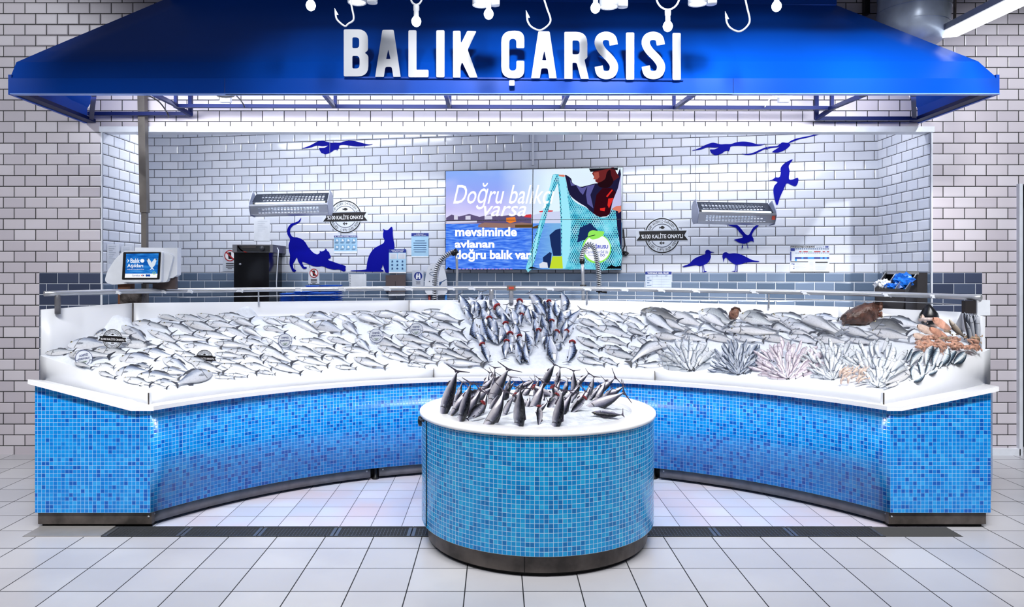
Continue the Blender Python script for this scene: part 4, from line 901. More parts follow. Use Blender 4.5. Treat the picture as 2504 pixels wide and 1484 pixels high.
# large fish to the right
big = cD([(180,580,520,640),(480,600,800,650),(760,610,1120,660),(1080,600,1440,660),(1400,610,1760,670),(1700,610,2060,680),(2020,620,2380,690),(2380,640,2700,690),(2450,560,2760,640),(560,260,820,400),(900,330,1150,470),(1060,470,1420,560),(1330,300,1640,430),(1420,460,1760,560),(1700,300,2040,430),(1680,470,2080,600),(2000,440,2320,560),(260,230,560,340),(240,420,560,560),(820,460,1120,590),(2080,520,2340,600),(470,225,800,390),(300,285,750,500),(1480,255,2000,470),(1850,335,2300,620),(1600,400,1990,600),(1500,350,1800,560),(100,350,430,600),(420,490,660,575),(640,600,1010,570),(1740,540,2010,640)])
for i, q in enumerate(big): lay((('pale', 'bass')[i % 2], i % 3), *q, 'fish', 'large pale fish on the right of the ice', 'bigpale', 1.2, lift=.02)
for q, k, hs in zip(cD([(680,230,1080,490),(1180,240,1520,400),(1140,390,1560,510),(700,340,1010,540),(1980,355,2290,430),(1010,560,1620,600)]), ('big', 'big', 'big', 'pale', 'bream', 'pale'), (1.2, 1.1, 1.0, 1.3, 1, .9)): lay((k, 1), *q, 'fish', 'big scaly fish on the right of the ice', 'bigscale', hs, lift=.035)
for q in cD([(30,225,330,330),(80,330,480,470)]): lay(('dark', 0), *q, 'fish', 'dark grey fish right of the sea bass', 'dark', .9, lift=.04)
for q, k in zip(cE([(850,395,1390,520),(440,520,790,640),(770,480,1230,590),(760,570,1250,645),(110,340,420,420)]), ('bass', 'pale', 'dark', 'pale', 'pale')): lay((k, 1), *q, 'fish', 'large fish below the monkfish', 'right2', 1.2, lift=.03)
# fans of small fish along the front lip: tails on the ice, bodies leaning up the slope
def lean(key, px0, py0, px1, py1, grp, tag, hs=1.0, k=.5, up=None):
    b, nb_ = on_ice(px1, py1)
    if b is None: return
    hgt = math.hypot(px0-px1, py0-py1)/F*b.y
    a = P(px0, py0, b.y+hgt*k); X = b-a; L = X.length; camd = (V((0, 0, EYE))-b).normalized()
    Y = camd; Xn = X.normalized(); Y = (Y-Xn*Y.dot(Xn)).normalized(); Z = Xn.cross(Y)
    if up is not None and Z.dot(up) < 0: Y = -Y
    r = spawn(key, a+camd*.012, X, Y, L, hs); FISH.append((r, px0, py0, px1, py1, 'fish', grp, tag))
# fans
def fan(base, key, rings, grp, tag, w0=1.0, r=random.Random(3)):
    bx, by = base; k = 0
    for (r0, r1, n, a0, a1, sy) in rings:
        for i in range(n):
            a = math.radians(a0+(a1-a0)*i/max(n-1, 1)+r.uniform(-5, 5)); c, s = math.cos(a), -math.sin(a); e1 = r1*r.uniform(.88, 1.08)
            x0, y0, x1, y1 = bx+c*e1, by+s*e1*sy, bx+c*r0*.9+r.uniform(-3, 3), by+s*(r0+e1-r1)*sy; k += 1
            if x0 > 2250 and y0 > 960-(x0-2163)*.45: continue
            lean((key, k % 3), x0, min(y0, by-2), x1, min(y1, by-1), grp, tag, w0*r.uniform(.85, 1.15), r.uniform(.45, .7), V((R.choice([-1, 1]), 0, .2)))
fan((1687, 908), 'sardine', [(0, 36, 9, 14, 166, .9), (22, 60, 13, 14, 168, 1.0), (44, 84, 15, 20, 165, 1.0), (8, 60, 5, 6, 24, .7), (10, 64, 5, 158, 174, .7)], 'sardines fanned out on the ice, first fan', 'fan1', 1.5)
fan((1806, 917), 'anchovy', [(0, 30, 12, 6, 172, .8), (16, 44, 17, 6, 172, .9), (32, 62, 22, 8, 170, 1.0), (50, 84, 26, 14, 165, 1.04)], 'dark small fish fanned out on the ice, second fan', 'fan2', 1.25)
fan((1926, 928), 'red_mullet', [(0, 34, 12, 4, 172, .75), (20, 54, 18, 4, 174, .85), (40, 78, 23, 6, 170, .95), (64, 104, 26, 16, 160, .98)], 'pinkish small fish fanned out on the ice, third fan', 'fan3', 1.2)
fan((2036, 930), 'sardine', [(0, 34, 8, 15, 165, .8), (20, 56, 12, 15, 165, 1.0), (42, 80, 14, 22, 155, 1.0), (64, 100, 14, 34, 146, 1.0)], 'bluish small fish fanned out on the ice, fourth fan', 'fan4', 1.4)
fan((2146, 948), 'sardine', [(0, 34, 8, 15, 150, .8), (22, 60, 11, 15, 150, 1.0), (48, 88, 13, 36, 150, 1.0), (76, 118, 14, 48, 146, 1.0)], 'silver small fish fanned out at the right corner', 'fan5', 1.4)
mk = cE([(1480,665,1390,900),(1540,685,1470,905),(1650,695,1550,920),(1740,720,1620,910),(1840,735,1700,880),(1370,730,1200,900),(1430,850,1390,1000),(1510,860,1460,960),(1270,885,1240,1060),(1310,850,1350,1010),(1590,840,1540,930),(1385,985,1220,1080),(1360,780,1300,900),(1530,945,1400,1000),(1850,760,1690,880),(1250,700,1180,860)])
for i, q in enumerate(mk): lean(('mackerel', i % 3), *q, 'dark mackerel leaning on the right wing lip', 'mack', 1.45, .55, V((R.choice([-1, 1]), 0, .2)))
for q in cE([(1235,985,900,1165),(1100,1100,930,1180)]): lay(('pale', 0), *q, 'fish', 'pale fish in the right front corner', 'corner', .9, lift=.02)
# ------------------------------------------------------------------ bonito standing in the podium ice, tails up
def plant(key, tx, ty, bx, by, Y, head_up=False, hs=1.0, sd=None):
    """upper end seen at (tx,ty), the lower end sunk in the ice at (bx,by), depth Y"""
    b = P(bx, by, Y); a = P(tx, ty, Y+R.uniform(-.05, .05)); d = (a-b)
    side = V(sd or (R.uniform(-.6, .6), -1, .2))
    if head_up: r = spawn(key, a, b-a, side, d.length*1.15, hs)
    else: r = spawn(key, b-d*.22, d, side, d.length*1.24, hs, 1.05)
    FISH.append((r, tx, ty, bx, by, 'fish', 'bonito with red gills in the podium' if head_up else 'bonito standing tail up in the podium', 'podgill' if head_up else 'pod')); return r
pod_t = cF([(520,200,440,430),(690,240,620,420),(880,140,850,330),(1100,200,1010,370),(1250,170,1200,330),(1530,170,1470,330),(1640,190,1590,350),(1840,230,1740,370),(1950,260,1850,400),(760,300,640,520),(1010,200,930,330),(1420,200,1370,380),(1620,300,1540,430),(1160,330,1110,470),(850,330,780,480),(1290,300,1260,420),(1740,250,1660,400),(462,80,340,500),(600,200,500,570),(585,250,420,500),(775,105,700,330),(825,60,780,300),(955,65,800,420),(985,150,900,400),(1220,190,1050,260),(1200,200,1090,350),(930,280,730,610),(1060,250,1060,640),(1300,200,1170,480),(1395,30,1290,240),(1455,60,1400,260),(1580,90,1560,300),(1725,120,1600,260),(1780,150,1680,330),(1480,270,1400,640),(1560,300,1480,520),(1700,290,1540,480),(1990,160,1760,320),(1890,190,1790,380),(2070,250,1900,320),(2080,305,1730,450),(830,150,640,370),(1130,250,960,420),(1340,390,1210,520),(1460,180,1340,350),(700,280,500,520),(820,240,640,410),(1340,140,1250,300),(1010,330,920,530),(1640,240,1500,380)])
def pod_depth(y): return max(4.18, min(5.15, 1/( (y-667)/(F*(EYE-.80)) )))
for i, q in enumerate(sorted(pod_t, key=lambda q: q[3])): plant(('pbonito', i % 3), *q, pod_depth(q[3]), False, R.uniform(.9, 1.15))
pod_g = cF([(690,285,570,350),(720,400,640,500),(1005,320,1100,420),(1240,430,1240,540),(1425,320,1360,450),(1370,240,1430,330),(1690,350,1640,420),(1180,250,1260,300)])
for i, q in enumerate(pod_g):
    x0, y0, x1, y1 = q; dx, dy = x1-x0, y1-y0; l = math.hypot(dx, dy); x1, y1 = x0+dx/l*max(l, 62), y0+dy/l*max(l, 50)
    plant(('pbonito_red', i % 3), x0, y0, x1, y1, pod_depth(min(y1, 1040)), True, 1.3)
b0, b1 = P(1446, 1000, 4.38), P(1528, 1016, 4.40); b0.z = .815; b1.z = .80
r = spawn(('pbonito', 0), b0, b1-b0, V((0, -.5, .9)), (b1-b0).length, 1.2); FISH.append((r, 0, 0, 0, 0, 'fish', None, 'podlie'))

# ------------------------------------------------------------------ monkfish, orange heap, dark fish at the right end
Mm = mat('monkfish_skin', srgb(98, 66, 56), .3, noise=(22, .35), bump=(50, .8)); Mm2 = mat('monkfish_flesh', srgb(168, 120, 100), .3, noise=(40, .35), bump=(80, .8))
h, n = on_ice(2100, 790)
monk = empty('monkfish', h, 'brown monkfish with a wide open mouth lying behind the silver fish', 'fish'); bpy.context.view_layer.update()
h = h+V((0, -.05, .045)); s_ = h.y/F
mb = MB(); ringsM = []
for i in range(15):
    t = i/14; cx = -44+88*t; w = 30*math.sin(PI*min(1, .18+.8*t))**.7*(1-.15*t); hz = 26*math.sin(PI*(.12+.62*t))
    ringsM.append([h+V((cx*s_, -math.sin(a)*w*s_*.8, (math.cos(a)*hz+ (6 if i % 2 else 0)*0)*s_+ .06*t))+V((1, 1, 1))*mn.noise(V((cx*.08, a*1.5, 3)))*.03 for a in [2*PI*k/18 for k in range(18)]])
for i in range(14):
    for k in range(18): mb.face([ringsM[i][k], ringsM[i][(k+1) % 18], ringsM[i+1][(k+1) % 18], ringsM[i+1][k]], None, 0, True)
mb.face(ringsM[0][::-1]); mb.build('body', Mm, monk)
c = sum(ringsM[-1], V())/18
mb = MB(); mb.tube([p+V((.01, 0, 0)) for p in ringsM[-1]], .016, 8, closed=True); mb.build('jaw', Mm2, monk)
mb = MB(); mb.face(ringsM[-1]); 
for i in range(6): mb.tube([ringsM[-1][i*3]+V((.012, 0, 0)), ringsM[-1][i*3].lerp(c, .5)+V((-.03, 0, 0))], .012, 6)
mb.build('throat', mat('monkfish_throat', srgb(120, 56, 44), .25, noise=(60, .4)), monk)
for k in range(7):
    p = ringsM[-1][(k*2+11) % 18]; mb = MB(); mb.tube([p+V((.015, 0, 0)), p+V((.02, 0, 0))+(c-p)*.25], [.006, .001], 6); mb.build('tooth', M_plastic, monk)
mb = MB()
for a_, b_ in (((2060, 800), (2040, 808)), ((2085, 806), (2075, 816))): pass
mb.ext([[(2068, 800), (2044, 806), (2038, 812), (2060, 812), (2078, 806)]], lambda x, y, o: P(x, y, h.y-.06+o), .01); mb.build('pectoral_fin', Mm2, monk)
# second, partly hidden brown head among the scaly fish
h2, n = on_ice(1800, 790); e = empty('brown_fish_head', h2, 'brown fish head poking up between the two scaly fish', 'fish'); bpy.context.view_layer.update()
c2 = P(1797, 762, h2.y-.05); s2 = c2.y/F
mb = MB(); mb.lathe(c2, [(0, 11*s2), (6*s2, 9*s2), (10*s2, 3*s2), (12*s2, -8*s2), (9*s2, -18*s2), (0, -20*s2)], 16, 0, (.35, -.3, 1)); mb.build('head', Mm2, e)
mb = MB(); mb.tube([c2+V((-.04, -.02, .02)), c2+V((-.01, -.03, .04)), c2+V((.03, -.02, .03)), c2+V((.045, -.02, .0))], .008, 8); mb.build('lip', Mm, e)
# black cone shaped fin/head standing up at the back and brown fish beside it
h3, n = on_ice(2270, 800); Yb = h3.y-.02
e = empty('black_fish_head', h3, 'black pointed fish head sticking up above the orange heap', 'fish'); bpy.context.view_layer.update()
pts = [(2250, 782), (2252, 764), (2262, 752), (2266, 743), (2272, 743), (2282, 752), (2291, 764), (2291, 770), (2284, 780)]
mb = MB(); Mk = mat('black_skin', srgb(26, 26, 32), .3, noise=(30, .2))
c3 = P(2271, 765, Yb); s3 = Yb/F; mb.lathe(c3, [(0, 23*s3), (5*s3, 20*s3), (12*s3, 10*s3), (20*s3, -2*s3), (22*s3, -10*s3), (16*s3, -26*s3), (0, -30*s3)], 20, 0, (-.1, -.1, 1)); mb.build('head', Mk, e)
mb = MB(); mb.tube([P(2246, 783, Yb-.1), P(2262, 780, Yb-.13), P(2280, 780, Yb-.13), P(2290, 784, Yb-.08)], .013, 8); mb.build('gill_collar', mat('pale_flesh', srgb(225, 205, 200), .3, noise=(40, .2)), e)
# brown speckled fish with its head up, and the bundle of long dark fish along the right wall
FM['speckled'] = fish_mat('speckled_skin', [(0, S(52, 44, 40)), (.3, S(112, 98, 86)), (.6, S(180, 166, 152)), (1, S(226, 218, 210))])
LIB[('speckled', 0)] = make_fish('speckled_fish', 'bass', 'speckled', M_fin, .6); FM['long'] = fish_mat('long_dark_skin', [(0, S(14, 16, 24)), (.35, S(48, 54, 70)), (.55, S(150, 156, 170)), (.8, S(210, 214, 224)), (1, S(90, 96, 110))])
for i in range(3): LIB[('long', i)] = make_fish('long_dark_fish', 'small', 'long', M_fin, (-.6, .2, .7)[i], parts=False, n=10)
def upright(key, tx, ty, bx, by, grp, tag, hs, dy=.04):
    b, n = on_ice(bx, by); 
    if b is None: return
    a = P(tx, ty, b.y+dy); r = spawn(key, a, (b-a), V((-.4, -1, .2)), (b-a).length, hs); FISH.append((r, tx, ty, bx, by, 'fish', grp, tag))
for q in cE([(1660,370,1850,600)]): upright(('speckled', 0), *q, None, 'speckled', 1.1)
for i, q in enumerate(cE([(1830,290,1905,640),(1865,300,1925,660),(1900,310,1945,680),(1935,315,1965,690),(1965,320,1975,700),(1985,325,1985,700),(1850,400,1915,690)])): upright(('long', i % 3), *q, 'long dark fish leaning on the right end wall', 'long', 1.0, .02)
# orange heap: fillets and pink-orange whole small fish
Mf = mat('salmon_fillet', srgb(240, 178, 152), .3, noise=(30, .18), bump=(70, .5)); Mf2 = mat('orange_shellfish', srgb(228, 174, 150), .3, noise=(60, .3), bump=(90, .6)); Mf3 = mat('pink_fillet', srgb(240, 214, 200), .3, noise=(35, .15), bump=(70, .5)); Mf4 = mat('brown_shellfish', srgb(200, 174, 146), .35, noise=(50, .35), bump=(80, .6))
def fillet(cx, cy, lx, ly, ang, m, label, dz=0):
    h, n = on_ice(cx, cy); 
    if h is None: return
    h = h+V((0, -.02, .03+dz)); s = h.y/F; mb = MB(); N = 16; a0 = math.radians(ang); rr = random.Random(int(cx*7+cy))
    X = V((math.cos(a0), .25, math.sin(a0))); Yv = V((-math.sin(a0), .5, math.cos(a0))); Nn = X.cross(Yv).normalized(); Nn = Nn if Nn.y < 0 else -Nn
    prev = None
    for i in range(11):
        t = i/10; w = (math.sin(PI*(.06+.88*t))**.6)*(1-.35*t); c = h+X*(t-.5)*lx*s; ringp = []
        for k in range(N):
            a = 2*PI*k/N; ringp.append(c+Yv*math.cos(a)*ly*s*.5*w+Nn*math.sin(a)*ly*s*.22*w+V((1, 1, 1))*mn.noise(V((i*.7, k*.9, cx)))*.006)
        if prev:
            for k in range(N): mb.face([prev[k], prev[(k+1) % N], ringp[(k+1) % N], ringp[k]], None, 0, True)
        prev = ringp
    setp(mb.build('fish_fillet', m), label, 'fish fillet', 'orange fillets at the right end')
for i, (cx, cy, lx, ly, an, m, lb) in enumerate([(2275, 795, 66, 26, -22, Mf3, 'large pale pink fillet at the top of the orange heap'), (2300, 808, 60, 26, -28, Mf, 'salmon orange fillet just below the topmost pink one'), (2262, 822, 56, 24, -20, Mf3, 'pale pink fillet at the left edge of the orange heap'), (2292, 830, 58, 22, -24, Mf, 'salmon orange fillet in the middle of the heap'), (2250, 840, 48, 20, -14, Mf3, 'small pink fillet at the lower left of the orange heap')]): fillet(cx, cy, lx, ly, an, m, lb, .02)
def curl(cx, cy, L, ang, m, w=1.0):
    """one curled shrimp-like body"""
    h, n = on_ice(cx, cy)
    if h is None: return
    h = h+V((0, -.03, .035)); s = h.y/F; a0 = math.radians(ang); rr = random.Random(int(cx*13+cy*3)); N = 7
    pts = []; rad = []
    for i in range(N):
        t = i/(N-1); x = (t-.5)*L; z = L*.22*math.sin(PI*t); X = math.cos(a0)*x-math.sin(a0)*z; Z = math.sin(a0)*x+math.cos(a0)*z; pts.append(h+V((X*s, rr.uniform(-.004, .004)-.01*math.sin(PI*t), Z*s))); rad.append((.2+.8*math.sin(PI*(.15+.8*t)))*3.6*s*w)
    mb = MB(); mb.tube(pts, rad, 8)
    e = pts[-1]; mb.ext([[(0, 0), (.014, .008), (.018, -.002), (.012, -.010)]], lambda x, y, o: e+V((x*math.cos(a0), o, y+x*math.sin(a0))), .003)
    for k in (1, 2, 3, 4): mb.tube([pts[k], pts[k]+V((.003, -.006, -.014))], .0012, 4)
    return mb.build('shrimp', m)
SHR = []
rs = random.Random(11)
for k in range(78):
    t = k/77; u = rs.random(); x = 2236+ (2382-2236)*u; top_ = 836-(x-2236)*.02 if x < 2300 else 800+(2382-x)*.10; bot = 866-abs(x-2320)*.03
    if x > 2300: top_ = 806+(x-2300)*.35
    y = top_+(bot-top_)*rs.random(); m = Mf2 if (x < 2290 or y > 845) else (Mf4 if rs.random() < .6 else Mf2)
    o = curl(x, y, rs.uniform(13, 24), rs.uniform(-60, 30), m, rs.uniform(.8, 1.3))
    if o: SHR.append((o, x, y))
# stray little pink strips at the foot of the fans
for i in range(16):
    x, y = 2052+rs.uniform(0, 62), 928+rs.uniform(-12, 14); o = curl(x, y, rs.uniform(16, 26), rs.uniform(20, 70), Mf3, .8)
    if o: SHR.append((o, x, y))

# ------------------------------------------------------------------ little signs stuck in the ice
M_ink = mat('black_print', srgb(14, 10, 16), .5); M_inkg = mat('grey_print', srgb(96, 100, 116), .5); M_navyp = mat('navy_print', srgb(52, 66, 122), .5); M_clear = mat('acrylic_disc', srgb(226, 232, 242), .25); M_whp = mat('white_print', srgb(244, 246, 250), .5)
FISHP = [(-15, 0), (-15, -6), (-10, -2), (-3, -8), (4, -9), (13, -3), (15, 0), (10, 5), (2, 8), (-4, 6), (-10, 2), (-15, 6)]
def badge(pl, cx, cy, r, bw, bh, label, name='quality_badge', skew=0, small=False, parent=None, back=True, top_t=True):
    e = empty(name, pl.pt(cx, cy, 0), label, 'sign', 'quality badges with a ribbon'); bpy.context.view_layer.update(); k = r/40
    if back:
        flat('disc', pl, [[circ(cx, cy, r*1.04)], [[(cx-bw/2-3*k, cy-bh/2-2+skew), (cx+bw/2+3*k, cy-bh/2-2-skew), (cx+bw/2+3*k, cy+bh/2+2-skew), (cx-bw/2-3*k, cy+bh/2+2+skew)]]], M_clear, e, .004, .004)
    g = math.asin(min(.95, (bh/2+2)/r))
    rings_ = []
    for a0, a1 in ((PI+g, 2*PI-g), (g, PI-g)): rings_ += [ring(cx, cy, r, 2.6*k, a0=a0, a1=a1, n=30, full=False)]
    flat('outer_ring', pl, rings_, M_ink, e, .0055, .001)
    g2 = math.asin(min(.95, (bh/2+2)/(r*.68)))
    flat('inner_ring', pl, [ring(cx, cy, r*.68, 1.8*k, a0=a0, a1=a1, n=24, full=False) for a0, a1 in ((PI+g2, 2*PI-g2), (g2, PI-g2))], M_inkg, e, .0055, .001)
    n_ = 6*k
    flat('ribbon', pl, [[[(cx-bw/2+n_*.6, cy-bh/2+skew), (cx+bw/2, cy-bh/2-skew), (cx+bw/2-n_, cy-skew), (cx+bw/2+n_*.4, cy+bh/2-skew), (cx-bw/2-n_*.4, cy+bh/2+skew), (cx-bw/2+n_, cy+skew)]]], M_ink, e, .007, .002)
    mb = MB(); q = [(cx-bw*.42, cy-bh*.28+skew*.8), (cx+bw*.42, cy-bh*.28-skew*.8), (cx+bw*.42, cy+bh*.30-skew*.8), (cx-bw*.42, cy+bh*.30+skew*.8)]
    text_into(mb, pl, '%100 KALİTE ONAYLI', q, .0085, .02); mb.build('ribbon_text', M_whp, e)
    mb = MB(); arc_text(mb, pl, 'EGE-AKDENİZ-KARADENİZ', cx, cy, r*.82, -PI/2, math.radians(128), r*.15, True, .0055); arc_text(mb, pl, 'BÖLGESİ ÇİFTLİKLERİNDEN', cx, cy, r*.82, PI/2, math.radians(132), r*.15, False, .0055); mb.build('ring_text', M_ink, e)
    flat('fish_emblem', pl, [[[(cx+x*.42*k, cy-r*.46+y*.42*k) for x, y in FISHP]]], M_ink, e, .0055, .001)
    yb = cy+r*.42; flat('emblem', pl, [[[(cx-6*k, yb), (cx-2.6*k, yb-3.6*k), (cx-2.6*k, yb+3.6*k)]], [[(cx+6*k, yb), (cx+2.6*k, yb-3.4*k), (cx+2.6*k, yb-1*k), (cx-.6*k, yb-1*k), (cx-.6*k, yb-4.6*k), (cx-2*k, yb-3*k), (cx-2*k, yb+3*k), (cx-.6*k, yb+4.6*k), (cx-.6*k, yb+1*k), (cx+2.6*k, yb+1*k), (cx+2.6*k, yb+3.4*k)]]], M_ink, e, .0055, .001)
    return e
def pick(pl, cx, y0, y1, e):
    mb = MB(); mb.tube([pl.pt(cx, y0, -.004), pl.pt(cx, y1, -.004)], .0025, 6); mb.build('stick', M_plastic, e)
h, n = on_ice(275, 858); e = badge(front(h.y), 275, 829, 24, 68, 11, 'ribbon badge stuck in the ice among the left end bream', skew=-2.2); pick(front(h.y), 275, 848, 880, e)
h, n = on_ice(500, 884); e = badge(front(h.y), 500, 876, 20.5, 56, 10, 'ribbon badge stuck in the ice near the front lip, left field', skew=-1); pick(front(h.y), 500, 892, 905, e)
def free_sign(cx, cy, r, label, tilt=0):
    h, n = on_ice(cx, min(cy+r+4, 895)); pl = front(h.y-.02); e = empty('round_price_sign', pl.pt(cx, cy+r), label, 'sign', 'round clear signs among the fish'); bpy.context.view_layer.update()
    flat('disc', pl, [[circ(cx, cy, r)]], M_clear, e, .003, .003); flat('border', pl, [ring(cx, cy, r, r*.055)], M_navyp, e, .0045, .001)
    flat('band', pl, [ring(cx, cy, r*.72, r*.045, a0=.15, a1=PI-.15, n=24, full=False), rect(cx-r*.98, cy+r*.18, cx-r*.62, cy+r*.23), rect(cx+r*.62, cy+r*.10, cx+r*.98, cy+r*.15)], M_navyp, e, .0045, .001)
    t = tilt*r; mb = MB(); text_into(mb, pl, 'ÜCRETSİZ', [(cx-r*.55, cy-r*.58+t), (cx+r*.5, cy-r*.62-t), (cx+r*.5, cy-r*.30-t), (cx-r*.55, cy-r*.26+t)], .0045, .03); text_into(mb, pl, 'PİŞİRİYORUZ', [(cx-r*.68, cy-r*.14+t), (cx+r*.66, cy-r*.2-t), (cx+r*.66, cy+r*.1-t), (cx-r*.68, cy+r*.16+t)], .0045, .03); mb.build('text', M_navyp, e)
    mb = MB(); text_into(mb, pl, 'Lezzetle', [(cx-r*.32, cy+r*.28+t*.5), (cx+r*.32, cy+r*.24-t*.5), (cx+r*.32, cy+r*.40-t*.5), (cx-r*.32, cy+r*.44+t*.5)], .0045, .01, .3); text_into(mb, pl, 'pişir', [(cx-r*.22, cy+r*.48), (cx+r*.22, cy+r*.44), (cx+r*.22, cy+r*.62), (cx-r*.22, cy+r*.66)], .0045, .02, .3); mb.build('script_text', mat('green_print', srgb(70, 110, 80), .5), e)
    pick(pl, cx, cy+r*.9, cy+r*1.5, e)
free_sign(205, 877, 21.5, 'round clear sign at the front of the left wing', .1)
free_sign(697, 833, 17.5, 'round clear sign between the first two fields of sea bass')
free_sign(920, 821, 17.5, 'round clear sign at the left edge of the third fish field')
free_sign(1018, 806, 16.5, 'round clear sign high among the third field of sea bass')

# ------------------------------------------------------------------ labels of the fish, from where each one lies
ORD = ['first', 'second', 'third', 'fourth', 'fifth', 'sixth', 'seventh', 'eighth', 'ninth', 'tenth', 'eleventh', 'twelfth', 'thirteenth', 'fourteenth', 'fifteenth', 'sixteenth', 'seventeenth', 'eighteenth', 'nineteenth', 'twentieth', 'twenty-first', 'twenty-second', 'twenty-third', 'twenty-fourth', 'twenty-fifth', 'twenty-sixth', 'twenty-seventh', 'twenty-eighth', 'twenty-ninth', 'thirtieth', 'thirty-first', 'thirty-second', 'thirty-third', 'thirty-fourth', 'thirty-fifth', 'thirty-sixth', 'thirty-seventh', 'thirty-eighth', 'thirty-ninth', 'fortieth']
DESC = {'left': ('silver fish', 'on the left wing', 3), 'field': ('sea bass', 'in the field right of the left wing', 5), 'second': ('fish', 'in the second field from the left', 4), 'third': ('sea bass', 'in the field left of the bonito', 5), 'right': ('sea bass', 'right of the bonito', 4),
 'midtail': ('tail-up bonito', 'in the middle heap', 3), 'midgill': ('red-gilled bonito', 'in the middle heap', 3), 'bigpale': ('large pale fish', 'behind the fans', 3), 'bigscale': ('big silver fish', 'behind the fans', 2), 'dark': ('dark grey fish', 'beside the right sea bass', 1), 'right2': ('large fish', 'under the monkfish', 2),
 'fan1': ('silver small fish', 'in the first fan', 4), 'fan2': ('dark small fish', 'in the second fan', 4), 'fan3': ('pinkish small fish', 'in the third fan', 4), 'fan4': ('bluish small fish', 'in the fourth fan', 4), 'fan5': ('silver small fish', 'in the corner fan', 4), 'mack': ('dark mackerel', 'by the right lip', 2), 'corner': ('pale fish', 'in the right front corner', 1),
 'pod': ('tail-up bonito', 'in the round podium', 3), 'podgill': ('red-gilled bonito', 'in the round podium', 2), 'speckled': None, 'podlie': None, 'long': ('long dark fish', 'against the right end wall', 1)}
ROWS = {1: [''], 2: ['back row', 'front row'], 3: ['back row', 'middle row', 'front row'], 4: ['back row', 'second row', 'third row', 'front row'], 5: ['back row', 'second row', 'third row', 'fourth row', 'front row']}
byt = {}
for f in FISH: byt.setdefault(f[7], []).append(f)
for tag, fs in byt.items():
    if tag == 'speckled': setp(fs[0][0], 'brown speckled fish leaning head up behind the orange shellfish', 'fish'); continue
    if tag == 'podlie': setp(fs[0][0], 'dark striped bonito lying flat at the right edge of the podium ice', 'fish'); continue
    what, where, nr = DESC[tag]; fs = sorted(fs, key=lambda f: f[2]+ (f[4]-f[2])*.5); N = len(fs)
    for ri in range(nr):
        rw = sorted(fs[N*ri//nr:N*(ri+1)//nr], key=lambda f: f[1]+f[3])
        for i, f in enumerate(rw):
            w2 = {'sea_bream': 'sea bream', 'sea_bass': 'sea bass'}.get(f[0].name.split('.')[0], what)
            rn = ROWS[nr][ri]; pos = ORD[i]+' from left' if i else 'leftmost'
            if i == len(rw)-1 and i: pos = 'rightmost'
            lab = f"{w2} {where}, {pos}" + (f" of {rn}" if rn else '')
            lab = lab.replace('in the field right of the left wing', 'in the long left field').replace('in the field left of the bonito', 'in the third field')
            setp(f[0], lab, 'fish', f[6])
for nm, sub, where in (('heap', [s for s in SHR if s[1] > 2150], 'in the orange heap'), ('strip', [s for s in SHR if s[1] <= 2150], 'at the foot of the fans')):
    sub = sorted(sub, key=lambda s: s[2]); nr = 4 if nm == 'heap' else 1; N = len(sub)
    for ri in range(nr):
        rw = sorted(sub[N*ri//nr:N*(ri+1)//nr], key=lambda s: s[1])
        for i, s in enumerate(rw):
            pos = 'leftmost' if i == 0 else ('rightmost' if i == len(rw)-1 else ORD[i]+' from left'); rn = (' of the '+ROWS[4][ri]) if nr > 1 else ''
            setp(s[0], f"{'orange brown' if nm == 'heap' else 'pale pink'} shrimp {where}, {pos}{rn}", 'shrimp', 'orange shrimps at the right end' if nm == 'heap' else 'pink shrimps below the fans')
# ------------------------------------------------------------------ blue murals on the tiles
M_vinyl = mat('blue_vinyl', srgb(0, 6, 150), .6, noise=(3, .08), spec=.12); M_halo = mat('white_vinyl_edge', srgb(236, 240, 248), .4)
def mural(name, pts, ox, oy, s, label, cat, smooth=4, holes=(), extra=()):
    e = empty(name, WP.pt(ox+pts[0][0]*s, oy+pts[0][1]*s), label, cat, 'blue animal murals on the tiled back wall'); bpy.context.view_layer.update()
    loop = [(ox+a*s, oy+b*s) for a, b in (cr(pts, smooth) if smooth else pts)]
    flat('silhouette', WP, [[loop]]+[[[(ox+a*s, oy+b*s) for a, b in x]] for x in extra], M_vinyl, e, .007, .005)
    return e
k = 300/2504
mural('cat_mural', [(385,105),(365,180),(300,225),(225,260),(172,320),(160,400),(190,470),(235,500),(310,505),(400,540),(470,600),(530,700),(620,800),(690,845),(735,845),(765,815),(768,775),(800,790),(860,770),(900,735),(912,770),(955,805),(975,860),(990,885),(985,925),(940,945),(950,970),(1040,1000),(1150,1040),(1280,1080),(1300,1110),(1290,1125),(1296,1170),(1285,1190),(1245,1200),(1170,1160),(1050,1160),(940,1135),(820,1090),(740,1100),(640,1090),(520,1040),(410,1000),(430,1070),(455,1105),(495,1110),(500,1130),(470,1145),(425,1140),(370,1070),(320,980),(300,915),(260,980),(222,1050),(225,1110),(245,1155),(275,1165),(282,1185),(265,1200),(215,1200),(180,1130),(148,1040),(160,880),(140,780),(130,660),(160,545),(110,450),(100,370),(125,290),(190,220),(260,200),(330,170)], 690, 520, k, 'blue stretching cat silhouette with a raised curved tail on the wall', 'cat mural', 3)
mural('cat_mural', [(2058,330),(2110,355),(2160,350),(2190,320),(2235,285),(2255,340),(2258,450),(2272,560),(2288,640),(2285,740),(2230,900),(2180,1080),(2180,1215),(2110,1215),(2085,1160),(2070,1110),(2052,1060),(2040,1110),(2015,1150),(2060,1170),(2065,1195),(2020,1203),(1720,1203),(1420,1195),(1405,1185),(1425,1178),(1690,1160),(1718,1130),(1735,1010),(1780,860),(1870,735),(1960,680),(2060,625),(2085,580),(2080,540),(2060,500),(2058,420),(2068,370)], 690, 520, k, 'blue sitting cat silhouette partly behind a poster', 'cat mural', 3)
k = 200/2504
